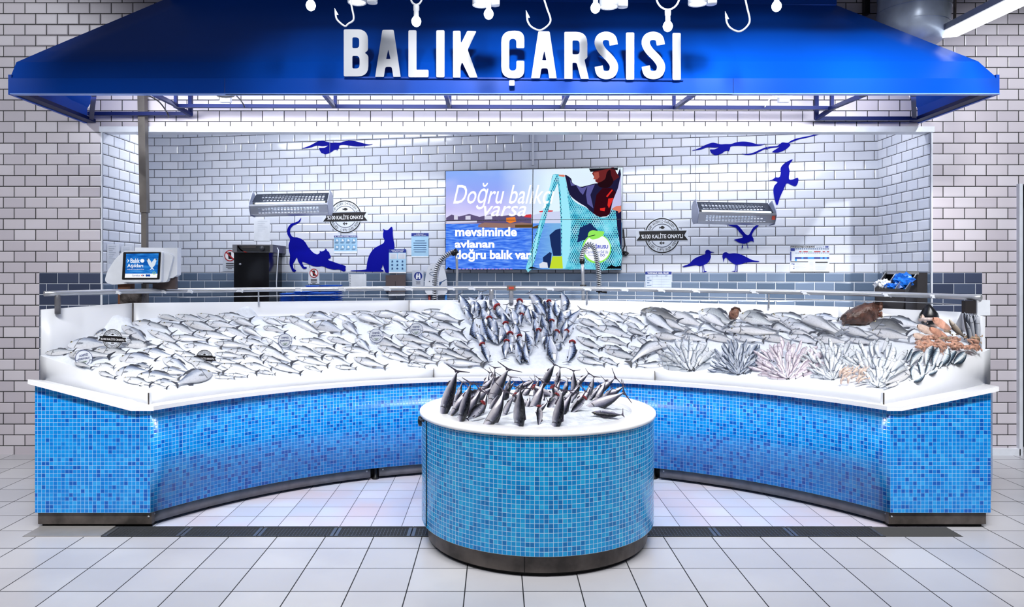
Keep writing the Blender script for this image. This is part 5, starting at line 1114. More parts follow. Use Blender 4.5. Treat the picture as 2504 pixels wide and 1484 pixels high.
mural('bird_mural', [(100,415),(330,330),(560,210),(710,175),(800,190),(920,222),(1040,238),(1110,230),(1270,232),(1380,200),(1540,172),(1720,185),(1900,230),(2080,275),(2170,288),(2270,275),(2230,300),(2050,330),(1880,348),(1700,345),(1500,315),(1340,305),(1240,330),(1240,390),(1195,450),(1172,495),(1165,452),(1080,465),(1030,510),(960,545),(880,575),(800,590),(750,560),(705,555),(670,510),(650,470),(630,400),(700,395),(800,385),(900,325),(820,335),(720,345),(550,325),(430,365),(280,400)], 730, 330, k, 'blue gliding seagull silhouette high on the left of the wall', 'bird mural', 3)
k = 340/2504
mural('bird_mural', [(15,428),(130,390),(250,330),(370,288),(440,292),(530,315),(620,310),(720,308),(800,282),(900,266),(1000,268),(1100,288),(1200,315),(1280,318),(1330,302),(1290,328),(1180,345),(1040,350),(880,342),(760,345),(708,362),(700,400),(672,450),(668,430),(610,438),(560,475),(500,500),(440,512),(400,495),(360,465),(340,410),(420,405),(500,368),(430,375),(290,370),(180,408)], 1690, 310, k, 'blue gliding seagull silhouette at the upper right, the left one of the pair', 'bird mural', 3)
mural('bird_mural', [(915,485),(1000,490),(1120,465),(1240,410),(1340,370),(1420,355),(1540,345),(1600,310),(1645,280),(1740,288),(1800,250),(1900,210),(2050,178),(2180,150),(2270,105),(2345,62),(2395,62),(2320,130),(2200,165),(2060,200),(1940,225),(1850,260),(1760,300),(1790,322),(1740,380),(1660,430),(1560,465),(1470,460),(1470,440),(1540,395),(1590,360),(1540,368),(1430,382),(1370,405),(1330,402),(1240,445),(1150,488),(1040,505),(960,500)], 1690, 310, k, 'blue seagull silhouette with one wing raised to the top right', 'bird mural', 3)
mural('bird_mural', [(1830,585),(1760,700),(1775,800),(1762,940),(1840,945),(1920,915),(1930,990),(1880,1070),(1800,1045),(1720,1020),(1660,1140),(1600,1270),(1550,1415),(1505,1310),(1480,1150),(1500,1060),(1555,1000),(1520,978),(1470,965),(1400,975),(1470,945),(1520,910),(1590,905),(1615,830),(1612,740),(1690,650)], 1690, 310, k, 'blue diving bird silhouette beside the right insect lamp', 'bird mural', 3)
k = 250/1767
mural('bird_mural', [(800,530),(940,535),(1040,590),(1150,720),(1210,735),(1270,630),(1340,570),(1430,530),(1385,575),(1300,660),(1262,745),(1290,800),(1292,870),(1280,850),(1240,845),(1180,875),(1120,888),(1040,870),(990,840),(955,820),(1040,800),(1110,770),(1040,680),(980,610),(880,580)], 1660, 470, k, 'blue landing gull silhouette with raised wings under the right insect lamp', 'bird mural', 3, extra=[[(1104, 880), (1110, 930), (1098, 975), (1086, 970), (1090, 935), (1100, 905)], [(1178, 872), (1190, 910), (1202, 975), (1188, 965), (1184, 920)]])
mural('bird_mural', [(60,1280),(170,1240),(250,1160),(340,1110),(450,1070),(455,1030),(475,1000),(520,998),(555,1025),(615,1040),(560,1045),(548,1070),(555,1120),(530,1180),(490,1225),(420,1260),(360,1275),(290,1262),(180,1280),(75,1298),(100,1285)], 1660, 470, k, 'blue standing gull silhouette with its bill to the right', 'bird mural', 3, extra=[[(403, 1255), (418, 1255), (412, 1370), (470, 1378), (405, 1382)], [(420, 1255), (430, 1255), (446, 1360), (492, 1366), (445, 1378), (436, 1366)]])
mural('bird_mural', [(752,1100),(770,1050),(820,1035),(870,1060),(960,1052),(1060,1070),(1150,1110),(1270,1170),(1385,1190),(1370,1205),(1270,1205),(1160,1215),(1060,1245),(970,1245),(900,1205),(850,1160),(820,1130),(790,1150),(778,1210),(768,1170),(758,1140)], 1660, 470, k, 'blue standing gull silhouette bending its head down, beside the other gull', 'bird mural', 3, extra=[[(982, 1240), (992, 1240), (980, 1360), (972, 1372), (912, 1364), (966, 1358)], [(1000, 1240), (1012, 1240), (1010, 1370), (945, 1380), (998, 1366)]])
badge(WP, 844, 530, 40, 104, 21, 'large ribbon badge on the wall beside the left insect lamp', skew=1.2); badge(WP, 1619, 576, 43, 121, 23, 'large ribbon badge on the wall right of the video wall', skew=1.0)

# ------------------------------------------------------------------ notices and posters
M_sky = mat('pale_blue_paper', srgb(170, 212, 240), .55); M_dbl = mat('deep_blue_print', srgb(16, 44, 140), .5); M_txt = mat('dark_blue_text', srgb(40, 80, 130), .5); M_lg = mat('light_grey_print', srgb(186, 194, 206), .55); M_red = mat('red_print', srgb(178, 40, 48), .5)
def sheet(name, x0, y0, x1, y1, label, m=M_paper, cat='notice', pl=WP, off=.006, dy=0):
    e = empty(name, pl.pt((x0+x1)/2, y1), label, cat); bpy.context.view_layer.update()
    flat('sheet', pl, [[[(x0, y0), (x1, y0+dy), (x1, y1+dy), (x0, y1)]]], m, e, off, .004); return e
def lines(e, pl, rows, m, name='print', off=.0075): return flat(name, pl, [rect(*r) for r in rows], m, e, off, .001)
def txt(e, pl, items, m, name='text', off=.009, bold=.02):
    mb = MB()
    for body, x0, y0, x1, y1 in items: text_into(mb, pl, body, box_q(x0, y0, x1, y1), off, bold)
    return mb.build(name, m, e)
# hand washing poster
e = sheet('hand_washing_poster', 817, 576, 873, 619, 'small blue poster of eight hand washing pictures under the left badge', M_sky, 'poster')
lines(e, WP, [(817, 576, 873, 580.5)], M_dbl, 'header'); txt(e, WP, [('EL YIKAMA NASIL YAPILIR?', 819, 576.8, 871, 580)], M_whp)
rows_ = []; hands = []; cap = []
for r_ in range(2):
    for c_ in range(4):
        x, y = 818.5+c_*13.8, 582.5+r_*16.2; rows_.append((x, y, x+11, y+8.4)); hands.append([[(x+3, y+7), (x+4, y+3), (x+6, y+2), (x+7, y+4), (x+9, y+5), (x+8, y+7.5)]]); cap += [(x, y+9.6, x+10, y+10.4), (x, y+11.2, x+8, y+12)]
lines(e, WP, rows_, mat('poster_picture', srgb(138, 186, 222), .5), 'picture'); flat('hand_drawing', WP, hands, M_whp, e, .009, .001); lines(e, WP, cap, M_txt, 'caption'); lines(e, WP, [(817, 614, 873, 619)], M_whp, 'footer')
e = sheet('blue_notice', 1006, 570, 1048, 629, 'pale blue notice with a dark header left of the video wall', M_sky); lines(e, WP, [(1006, 570, 1048, 577.5)], M_dbl, 'header'); txt(e, WP, [('DİKKAT', 1018, 571, 1036, 573.4), ('PERSONEL HİJYENİ', 1012, 574.2, 1042, 576.6)], M_whp)
lines(e, WP, [(1011+d, 588+i*5.4, 1043-d, 589.6+i*5.4) for i, d in enumerate((4, 0, 0, 1, 0, 2))], M_txt, 'text_line'); lines(e, WP, [(1006, 626.5, 1048, 629)], M_whp, 'footer')
e = sheet('blue_safety_poster', 951, 609, 993, 668, 'poster of small blue pictograms with a dark header, overlapping the sitting cat', M_sky, 'poster', off=.014); lines(e, WP, [(951, 609, 993, 617.5)], M_dbl, 'header', .0155); txt(e, WP, [('GIDA GÜVENLİĞİ', 957, 610.2, 987, 613), ('KURALLARI', 960, 614, 985, 616.6)], M_whp, off=.017)
lines(e, WP, [(953, 619, 970.5, 633), (973, 619, 991.5, 633)], M_paper, 'panel', .0155); lines(e, WP, [(955, 621+i*2.4, 968, 621.8+i*2.4) for i in range(5)]+[(975, 621+i*2.4, 989, 621.8+i*2.4) for i in range(5)], M_lg, 'text_line', .017)
pict = []
for r_ in range(3):
    for c_ in range(3): x, y = 959+c_*12.5, 639+r_*8.8; pict.append([circ(x, y, 2.6, 2.4, 8) if (r_+c_) % 2 else [(x-2, y+2.6), (x-1.2, y-2.6), (x+1.6, y-2.2), (x+2.4, y+2.2)]])
flat('pictogram', WP, pict, M_txt, e, .0155, .001); lines(e, WP, [(951, 664.5, 993, 668)], M_whp, 'footer', .0155)
def boot_sign(x0, y0, x1, y1, label):
    e = sheet('no_boots_sign', x0, y0, x1, y1, label, mat('sign_plate', srgb(206, 212, 224), .4), 'sign', off=.006); cx = (x0+x1)/2; w = x1-x0; r = w*.40; cy = y0+w*.47
    flat('white_field', WP, [[circ(cx, cy, r)]], M_whp, e, .0075, .001)
    flat('boot_drawing', WP, [[[(cx-r*.3, cy-r*.6), (cx+r*.25, cy-r*.6), (cx+r*.25, cy+r*.1), (cx+r*.5, cy+r*.4), (cx+r*.45, cy+r*.6), (cx-r*.25, cy+r*.6), (cx-r*.3, cy)]]], M_ink, e, .009, .001)
    flat('red_circle', WP, [ring(cx, cy, r, r*.16)], M_red, e, .0105, .001); flat('red_slash', WP, [[[(cx-r*.72, cy-r*.56), (cx-r*.56, cy-r*.72), (cx+r*.72, cy+r*.56), (cx+r*.56, cy+r*.72)]]], M_red, e, .0105, .001)
    lines(e, WP, [(x0+w*.22, y0+w*1.0+i*w*.13, x1-w*.22, y0+w*1.06+i*w*.13) for i in range(3)]+[(x0+w*.34, y0+w*1.39, x1-w*.34, y0+w*1.44)], M_ink, 'text_line')
boot_sign(545, 609, 579, 663, 'no boots prohibition sign left of the black oven'); boot_sign(754, 655, 781, 694, 'smaller no boots sign above the blue trays')
e = sheet('glove_sign', 1008, 661, 1036, 699, 'small white sign with a round blue glove symbol', mat('sign_plate', srgb(206, 212, 224)), 'sign')
flat('blue_disc', WP, [[circ(1022.5, 675, 10)]], M_dbl, e, .0075, .001); flat('glove_drawing', WP, [[[(1017, 682), (1017, 674), (1019, 668), (1021, 668), (1021.5, 674), (1023.5, 674), (1024, 668), (1026, 668), (1028, 674), (1028, 682), (1024, 682), (1023.5, 677), (1021.5, 677), (1021, 682)]]], M_whp, e, .009, .001)
lines(e, WP, [(1017, 688, 1028, 689), (1018, 691, 1027.5, 692), (1017, 694, 1028, 695)], M_ink, 'text_line')
e = sheet('paper_sheet', 621, 536, 660, 589, 'sheet of white paper in a clear sleeve above the black oven', M_paper, 'paper'); lines(e, WP, [(630, 541+i*4.6, 654-(i % 3)*6, 542+i*4.6) for i in range(6)], M_lg, 'text_line')
e = sheet('spiral_pad', 854, 670, 896, 712, 'blank white sheet hung on the dark tiles between oven and dispenser', M_paper, 'paper'); flat('binding', WP, [rect(855, 672+i*4, 857.5, 673.4+i*4) for i in range(9)], M_inkg, e, .0075, .001)
e = sheet('fresh_fish_poster', 1578, 664, 1642, 703, 'table poster with a deep blue header on the dark tiles', mat('poster_table', srgb(206, 218, 236), .5), 'poster'); lines(e, WP, [(1578, 664, 1642, 671)], M_dbl, 'header'); txt(e, WP, [('TAZE BALIK NASIL OLUR?', 1583, 665.5, 1635, 669.6)], M_whp, bold=.04)
lines(e, WP, [(1595.5, 672, 1596.2, 702), (1618, 672, 1618.6, 702)]+[(1579, 676+i*6.2, 1641, 676.6+i*6.2) for i in range(5)], M_lg, 'table_line'); lines(e, WP, [(1582, 678.6+i*6.1, 1588+(i % 2)*5, 680+i*6.1) for i in range(4)]+[(1604, 673.6, 1609, 674.8), (1626, 673.6, 1632, 674.8)], M_txt, 'text_line')
# cleaning plan poster
e = sheet('cleaning_plan_poster', 1932, 600, 2028, 665, 'large cleaning plan poster with coloured rows on the right of the wall', mat('poster_white', srgb(218, 224, 236), .5), 'poster'); lines(e, WP, [(1933, 601.5, 1992, 605.8)], M_ink, 'header'); txt(e, WP, [('BALIK REYONU TEMİZLİK PLANI', 1934.5, 602.2, 1990.5, 605)], M_whp, bold=.03); txt(e, WP, [('Carrefour', 1996, 602.2, 2011, 605.2)], M_txt, 'logo_text', bold=0)
flat('logo_mark', WP, [[circ(2020, 603.6, 2, 2, 12)], [circ(2024, 603.6, 2, 2, 12)], [[(2012.5, 603.6), (2014.5, 602.2), (2014.5, 605)]]], M_dbl, e, .0075, .001)
lines(e, WP, [(1933, 607, 1943.5, 613.5), (1932.6, 615, 1935, 637.5)], M_dbl, 'side_header')
lines(e, WP, [(1945+i*5.2, 607.5, 1948.6+i*5.2, 609.5) for i in range(16)], M_txt, 'icon'); lines(e, WP, [(1945+i*5.2, 618, 1948.4+i*5.2, 619) for i in range(16)], M_txt, 'caption')
lines(e, WP, [(1954, 614, 1960, 616.6), (1964.5, 614, 1975.5, 616.6), (1990.5, 614, 2006.5, 616.6), (2011.5, 614, 2017.5, 616.6), (2022, 614, 2027.4, 616.6)], M_red, 'red_field'); lines(e, WP, [(1961, 614, 1964, 616.6), (1976.5, 614, 1986, 616.6)], mat('green_field', srgb(170, 205, 180), .5), 'green_field')
lines(e, WP, [(1944, 628.6, 1960, 632.6), (1964.5, 628.6, 1975, 632.6), (1990.5, 628.6, 2006, 632.6), (2011.5, 628.6, 2016.5, 632.6), (2022, 628.6, 2027.4, 632.6)], M_dbl, 'dark_row'); lines(e, WP, [(1960, 628.6, 1964.5, 632.6), (1975, 628.6, 1990.5, 632.6), (2006, 628.6, 2011.5, 632.6), (2016.5, 628.6, 2022, 632.6), (1944, 632.6, 1948.6, 638)], mat('azure_print', srgb(46, 150, 235), .5), 'azure_row')
lines(e, WP, [(1933, 639.3, 1976, 640.8), (1993.5, 640, 2024, 642.6)], M_ink, 'sub_header'); lines(e, WP, [(1945, 643.5+i*3.2, 1962+(i*7) % 12, 644.3+i*3.2) for i in range(6)]+[(1979, 642+i*3.2, 1989, 642.7+i*3.2) for i in range(7)]+[(1993.5, 644.6+i*2.9, 2018+(i*5) % 6, 645.4+i*2.9) for i in range(6)], M_lg, 'text_line')
lines(e, WP, [(1936, 643.6, 1938, 646.4), (1940, 644, 1942.6, 647.6), (1940.5, 652, 1943, 653.2), (1939, 656, 1943, 657.6)], M_dbl, 'tool_icon'); lines(e, WP, [(1932, 664, 2028, 665.6)], M_ink, 'bottom_edge')
# notices on the left jamb and at the right jamb
JL = Plane((XL+.001, 7, 0), (1, 0, 0))
e = sheet('paper_sheet', 262, 597, 291, 664, 'faint white notice on the left side wall beside the scale', M_paper, 'paper', JL); lines(e, JL, [(266, 602+i*5, 284-(i % 3)*4, 603+i*5) for i in range(9)], M_lg, 'text_line')
e = sheet('paper_sheet', 296, 602, 322, 626, 'second white notice on the left side wall, above the scale screen', M_paper, 'paper', JL); lines(e, JL, [(300, 606+i*4, 317, 606.8+i*4) for i in range(4)], M_lg, 'text_line')
JR = Plane((B.x, B.y, 0), (-(FY+.13-B.y), (XR-B.x), 0)); JR = Plane((B.x, B.y, 0), (-1, -.03, 0))
e = sheet('paper_sheet', 2152, 645, 2176, 668, 'small white notice on the right side wall above the glove bin', M_paper, 'paper', JR); lines(e, JR, [(2156, 659, 2171, 660), (2158, 662, 2168, 662.8)], M_lg, 'text_line')

# ------------------------------------------------------------------ hanging insect lamps
Ml = mat('perforated_steel', srgb(186, 190, 202), .3, .75); Ml2 = mat('lamp_end_plate', srgb(150, 156, 180), .35, .4); M_tube = emis('violet_tube', (.72, .88, 1.0), 4.0); Md2 = mat('dark_grille', srgb(54, 60, 74), .35, .6)
def insect_lamp(x0, x1, yt, yb, Y, dyl, side, label):
    s = Y/F; W = (x1-x0)*s; Hh = (yb-yt)*s; o = P(x0, (yt+yb)/2, Y); e = empty('insect_lamp', P((x0+x1)/2, yb, Y), label, 'lamp', 'hanging insect lamps'); bpy.context.view_layer.update()
    rise = -dyl*s; q = lambda t, y, z: V((o.x+W*t, Y+y, o.z+z*Hh+rise*t))
    def plate(a, b, th, name, m, holes=None):
        """sheet between two profile points a,b (y,z) along the whole length"""
        mb = MB(); n = V((0, b[0]-a[0], (b[1]-a[1])*Hh)); L = n.length; nv = n.normalized(); nn = V((0, -nv.z, nv.y))
        def pt(t, f): return q(t, a[0]+(b[0]-a[0])*f, a[1]+(b[1]-a[1])*f)
        if not holes:
            mb.bar(pt(0, .5), pt(1, .5), L, th, 0, nn)
        else:
            nc, nr, t0, t1, f0, f1 = holes
            mb2 = lambda ta, tb, fa, fb: mb.face([pt(ta, fa), pt(tb, fa), pt(tb, fb), pt(ta, fb)])
            mb2(0, t0, 0, 1); mb2(t1, 1, 0, 1); mb2(t0, t1, 0, f0); mb2(t0, t1, f1, 1)
            dt = (t1-t0)/nc; df = (f1-f0)/nr
            for i in range(nc): mb2(t0+dt*i, t0+dt*(i+.3), f0, f1)
            for j in range(nr):
                for i in range(nc): mb2(t0+dt*(i+.3), t0+dt*(i+1), f0+df*j, f0+df*(j+.38))
        return mb.build(name, m, e)
    plate((.12, .5), (-.02, .10), .003, 'upper_grille', Md2, (19, 4, .08, .92, .08, .92))
    plate((-.10, -.06), (-.06, -.44), .003, 'front_grille', Ml, (19, 4, .09, .88, .25, .9))
    plate((-.10, -.02), (-.10, -.10), .006, 'front_edge', Ml); plate((-.06, -.44), (.10, -.49), .003, 'bottom_tray', Ml); plate((.13, .5), (.14, -.3), .003, 'back_sheet', Ml, (19, 5, .06, .94, .1, .9))
    mb = MB(); mb.tube([q(.06, -.05, .0), q(.96, -.05, .0)], .016, 14); mb.build('tube', M_tube, e); 
    for t in (.04, .97): mb = MB(); mb.tube([q(t-.012, -.05, .0), q(t+.012, -.05, .0)], .02, 12); mb.build('tube_holder', M_black, e)
    prof = [(.0, .56), (-.10, .08), (-.115, -.12), (-.06, -.5), (.08, -.52), (.15, -.3), (.15, .3), (.06, .5)]
    for t, w in ((0, -.006), (1, .006)):
        mb = MB(); p0 = [q(t, y, z) for y, z in prof]; p1 = [p+V((w, 0, 0)) for p in p0]; mb.face(p0); mb.face(p1[::-1])
        for i in range(len(prof)): mb.face([p0[i], p0[(i+1) % 8], p1[(i+1) % 8], p1[i]])
        mb.build('end_plate', Ml2, e)
    if side > 0: mb = MB(); mb.box(q(.975, -.088, -.22), (.03, .012, .04)); mb.build('switch', mat('switch_red', srgb(190, 70, 50)), e)
    for t in (.02, .98):
        mb = MB(); a = q(t, .06, .5); mb.tube([a, V((a.x-.01*side, a.y, 3.54))], .0025, 5); mb.build('hanging_wire', M_inkg, e)
    l = bpy.data.lights.new('tube_glow', 'AREA'); l.shape = 'RECTANGLE'; l.size = W*.85; l.size_y = .02; l.energy = 1.2; l.color = (.6, .75, 1); lo = bpy.data.objects.new('tube_glow', l); COL.objects.link(lo); lo.location = q(.5, -.072, 0); lo.rotation_euler = (math.radians(70), 0, 0)
insect_lamp(618, 806, 472, 529, 7.9, -4, -1, 'silver perforated insect lamp hanging over the oven, left of the badge'); insect_lamp(1702, 1888, 490, 546, 7.45, 4, 1, 'silver perforated insect lamp hanging among the bird murals, at the right')

# ------------------------------------------------------------------ video wall
vw = empty('video_wall', WP.pt(1306, 660, .05), 'glowing two by two video wall showing a fisherman holding a turquoise net', 'screen'); bpy.context.view_layer.update()
quad = [(1089, 418), (1524, 408.5), (1520, 660), (1089, 659)]
def vq(u, v): a = V(quad[0]).lerp(V(quad[1]), u); b = V(quad[3]).lerp(V(quad[2]), u); return a.lerp(b, v)
def toV(x, y): return (x, y)
def pic_mat():
    m = bpy.data.materials.new('harbour_picture'); m.use_nodes = True; t = NT(m); t.n.remove(t.n['Principled BSDF']); u, v, vec = t.uv()
    nzv = t.node('ShaderNodeMapping'); t.l.new(vec, nzv.inputs[0]); nzv.inputs['Scale'].default_value = (1, 4, 1); nz = t.noise(nzv.outputs[0], 16, 4); cl = t.noise(vec, 2.2, 3)
    sky = t.ramp(v, [(.5, S(232, 226, 255)), (.62, S(196, 190, 250)), (.8, S(150, 170, 250)), (1, S(140, 178, 252))])
    sky = t.mix(t.ramp(u, [(.3, (0, 0, 0)), (.58, (1, 1, 1))]), sky, S(226, 246, 255)); sky = t.mix(t.m('MULTIPLY', t.ramp(cl, [(.45, (0, 0, 0)), (.7, (1, 1, 1))]), .5), sky, S(222, 222, 255))
    sea = t.ramp(nz, [(.3, S(34, 84, 214)), (.5, S(70, 128, 244)), (.7, S(130, 176, 255))])
    sea = t.mix(t.ramp(u, [(.45, (0, 0, 0)), (.62, (1, 1, 1))]), sea, S(120, 178, 232))
    c = t.mix(t.m('GREATER_THAN', v, .462), sea, sky); e = t.node('ShaderNodeEmission'); t.l.new(c, e.inputs[0]); e.inputs[1].default_value = 1.0; t.l.new(e.outputs[0], t.n['Material Output'].inputs[0]); return m
MP = pic_mat()
for iu in range(2):
    for iv in range(2):
        pn = empty('screen_panel', (0, 0, 0)); pn.parent = vw; bpy.context.view_layer.update()
        u0, u1, v0, v1 = (0, .4925, 1) [iu], (.4925, 1)[iu], (0, .505)[iv], (.505, 1)[iv]
        g_ = .0022; mb = MB(); cs = [(u0+g_, v0+g_*1.6), (u1-g_, v0+g_*1.6), (u1-g_, v1-g_*1.6), (u0+g_, v1-g_*1.6)]
        mb.face([WP.pt(*vq(a, b), .081) for a, b in cs], [(a, 1-b) for a, b in cs]); mb.build('picture', MP, pn)
        mb = MB(); mb.ext([[tuple(vq(a, b)) for a, b in ((u0, v0), (u1, v0), (u1, v1), (u0, v1))]], lambda x, y, o: WP.pt(x, y, .08+o), .06); mb.build('housing', M_black, pn)
def em(name, c, s=1.0): return emis('screen_'+name, S(*c), s)
def pic(name, loops, c, off, s=1.0): return flat(name, WP, loops, c if not isinstance(c, tuple) else em(name, c, s), vw, off, 0)
k1 = 780/2504; ax = lambda l: [(780+a*k1, 400+b*k1) for a, b in l]; k2 = 260/1429; bx = lambda l: [(1280+a*k2, 400+b*k2) for a, b in l]
pic('far_shore', [[ax([(998, 425), (1040, 400), (1100, 415), (1180, 395), (1260, 418), (1340, 400), (1440, 412), (1480, 405), (1670, 400), (1670, 470), (998, 470)])]], (96, 84, 124), .0815)
pic('boat_hulls', [[ax([(1000, 452), (1240, 446), (1240, 462), (1000, 468)])], [ax([(1060, 405), (1090, 405), (1090, 440), (1060, 440)])], [ax([(1150, 410), (1190, 408), (1190, 440), (1150, 440)])], [ax([(1300, 408), (1360, 406), (1360, 436), (1300, 438)])]], (216, 214, 236), .082)
pic('orange_boat', [[ax([(1470, 425), (1540, 418), (1548, 455), (1500, 468), (1470, 455)])]], (238, 130, 50), .0825)
pic('red_cranes', [[ax([(1610, 410), (1660, 400), (1668, 425), (1612, 420)])], [bx([(0, 690), (100, 680), (110, 700), (20, 705)])], [bx([(210, 640), (300, 625), (400, 630), (390, 645), (220, 655)])]], (214, 60, 70), .0825)
pic('rock_quay', [[ax([(1250, 480), (1300, 462), (1400, 466), (1500, 470), (1590, 462), (1675, 470), (1675, 505), (1450, 505), (1250, 500)])]], (150, 116, 110), .0828)
pic('dark_quay', [[ax([(1540, 480), (1675, 478), (1675, 500), (1540, 502)])], [bx([(120, 850), (250, 810), (250, 870), (120, 872)])]], (90, 70, 40), .0832)
pic('white_boat', [[bx([(130, 690), (300, 650), (500, 640), (500, 800), (130, 800)])], [bx([(640, 640), (820, 600), (820, 800), (640, 800)])]], (206, 214, 244), .0826)
M_net = bpy.data.materials.new('screen_net'); M_net.use_nodes = True; t = NT(M_net); t.n.remove(t.n['Principled BSDF']); u, v, vec = t.uv()
a1 = t.m('SINE', t.m('MULTIPLY', t.m('ADD', u, t.m('MULTIPLY', v, .55)), 1.15)); a2 = t.m('SINE', t.m('MULTIPLY', t.m('SUBTRACT', u, t.m('MULTIPLY', v, .55)), 1.15)); mx = t.m('MAXIMUM', a1, a2)
nz = t.noise(vec, .045, 3); base = t.ramp(nz, [(.3, S(60, 190, 214)), (.5, S(120, 226, 240)), (.68, S(176, 240, 252))]); bk = t.ramp(t.noise(vec, .03, 2), [(.40, S(20, 40, 90)), (.52, S(40, 120, 170)), (.66, S(130, 210, 240))])
c = t.mix(t.m('GREATER_THAN', mx, .45), bk, base); e_ = t.node('ShaderNodeEmission'); t.l.new(c, e_.inputs[0]); t.l.new(e_.outputs[0], t.n['Material Output'].inputs[0])
# man
pic('jacket', [[bx(cr([(560, 150), (640, 200), (660, 260), (760, 310), (870, 290), (1000, 262), (1080, 300), (1180, 250), (1260, 160), (1312, 150), (1312, 1400), (1260, 1000), (1200, 700), (1030, 720), (900, 640), (840, 580), (740, 520), (640, 440), (600, 360), (575, 230)], 3))]], (30, 28, 62), .0835)
pic('jacket_folds', [[bx([(620, 200), (650, 260), (700, 290), (640, 300)])], [bx([(700, 280), (790, 330), (860, 300), (800, 420), (760, 380)])], [bx([(860, 300), (960, 280), (900, 420), (940, 600), (860, 540), (840, 420)])], [bx([(1060, 360), (1100, 340), (1090, 440), (1070, 480)])]], (92, 92, 156), .0838)
pic('overalls', [[bx([(980, 420), (1060, 330), (1180, 330), (1240, 380), (1200, 620), (1120, 710), (1020, 716), (940, 660)])]], (52, 10, 22), .0840)
pic('red_straps', [[bx([(1110, 440), (1190, 345), (1200, 360), (1130, 450)])], [bx([(1140, 470), (1210, 460), (1180, 540), (1150, 600), (1130, 560)])], [bx([(1030, 600), (1100, 590), (1090, 640), (1030, 630)])]], (226, 44, 40), .0844)
pic('face', [[bx(cr([(935, 110), (1160, 60), (1225, 60), (1240, 140), (1180, 240), (1060, 290), (1000, 260), (965, 235), (970, 215), (938, 205), (950, 180)], 3))]], (110, 38, 40), .0846)
pic('lit_cheek', [[bx([(940, 120), (1010, 110), (1020, 180), (990, 215), (940, 205), (952, 175)])]], (168, 84, 74), .0848)
pic('beard', [[bx(cr([(1120, 120), (1165, 80), (1180, 160), (1210, 240), (1150, 320), (1060, 325), (1010, 300), (1000, 262), (1050, 240), (1100, 200)], 3))]], (34, 12, 20), .0850)
pic('knit_cap', [[bx([(880, 66), (1270, 56), (1265, 90), (1160, 66), (940, 108), (900, 110)])]], (22, 22, 30), .0852)
pic('neck', [[bx([(1170, 80), (1220, 62), (1250, 120), (1290, 180), (1200, 240), (1180, 180)])]], (88, 28, 34), .0849)
pic('white_collar', [[bx([(1312, 140), (1270, 330), (1200, 500), (1160, 680), (1230, 620), (1312, 560)])]], (196, 196, 236), .0854)
# net
def netp(l, off=.0860): mb = MB(); mb.ext([bx(l)], lambda x, y, o: WP.pt(x, y, off), 0); return mb.build('net', M_net, vw)
netp(cr([(395, 150), (470, 145), (560, 180), (590, 330), (650, 470), (740, 545), (840, 590), (960, 690), (1060, 725), (1150, 700), (1190, 600), (1240, 640), (1260, 860), (1290, 1050), (1300, 1410), (800, 1412), (520, 1410), (510, 1180), (500, 760), (470, 330), (440, 300), (330, 640), (200, 1100), (120, 1410), (30, 1410), (180, 900), (330, 420), (370, 260)], 2))
pic('net_edge', [[bx([(400, 150), (440, 150), (330, 460), (240, 800), (160, 1200), (110, 1410), (80, 1410), (180, 960), (300, 500)])], [bx([(470, 160), (560, 190), (590, 420), (640, 800), (620, 1200), (560, 1410), (520, 1410), (520, 800), (500, 400)])]], (158, 234, 252), .0864)
pic('hand', [[bx([(470, 150), (540, 150), (565, 165), (540, 180), (480, 170)])], [bx([(1195, 600), (1250, 570), (1312, 565), (1312, 640), (1280, 665), (1270, 640), (1200, 620)])]], (222, 130, 110), .0866)
pic('dark_figure', [[bx([(350, 960), (430, 890), (500, 870), (505, 1240), (400, 1240), (370, 1100)])], [bx([(260, 1260), (350, 1190), (380, 1200), (360, 1400), (270, 1400)])], [bx([(760, 860), (900, 800), (1000, 900), (860, 1010), (720, 1060)])]], (26, 46, 96), .0868)
pic('yellow_oilskin', [[bx([(390, 1245), (520, 1245), (530, 1410), (350, 1410)])]], (196, 222, 50), .087)
pic('white_foam', [[bx([(210, 1350), (260, 1320), (320, 1330), (330, 1400), (220, 1400)])]], (220, 226, 240), .0872)
pic('bottom_edge_weed', [[bx([(60, 1412), (100, 1385), (200, 1404), (260, 1412)])], [ax([(998, 832), (1015, 812), (1050, 832)])], [bx([(1100, 1412), (1180, 1360), (1240, 1385), (1312, 1370), (1312, 1414)])]], (10, 10, 14), .0874)
pic('logo_ring', [[circ(1459, 608, 35.5, 36)]], (150, 236, 96), .0876); pic('logo_disc', [[circ(1460, 607, 32, 32.5)]], (250, 252, 255), .088)
pic('logo_leaf', [[bx(cr([(865, 975), (880, 920), (930, 895), (1000, 905), (1085, 915), (1060, 970), (1000, 1005), (930, 1020), (890, 1000)], 3))]], (150, 236, 96), .0884); pic('logo_leaf_vein', [[bx([(865, 978), (960, 955), (970, 962), (880, 985)])]], (16, 30, 40), .0887)
def scr_text(name, items, c, off=.0890, bold=.02, shear=0):
    mb = MB()
    for body, x0, y0, x1, y1 in items: text_into(mb, WP, body, box_q(x0, y0, x1, y1), off, bold, shear)
    return mb.build(name, em(name, c, 1.1), vw)
scr_text('script_lettering', [('Doğru balıkçı', 1108, 447, 1356, 512), ('varsa', 1183, 503, 1287, 529)], (250, 250, 255), bold=.005, shear=.35)
scr_text('headline', [('mevsiminde', 1113, 555, 1264, 578), ('avlanan', 1112, 587, 1209, 606), ('doğru balık var', 1113, 609, 1299, 640)], (252, 252, 255), bold=.035)
scr_text('logo_text', [('DOĞRUSU', 1438, 596, 1487, 608), ('', 0, 0, 1, 1)][:1], (50, 66, 190), bold=.03); scr_text('logo_script', [("CarrefourSA'da", 1432, 612, 1487, 619.5), ('Carrefour', 1438, 622, 1457, 625.5)], (60, 90, 190), bold=0, shear=.25)
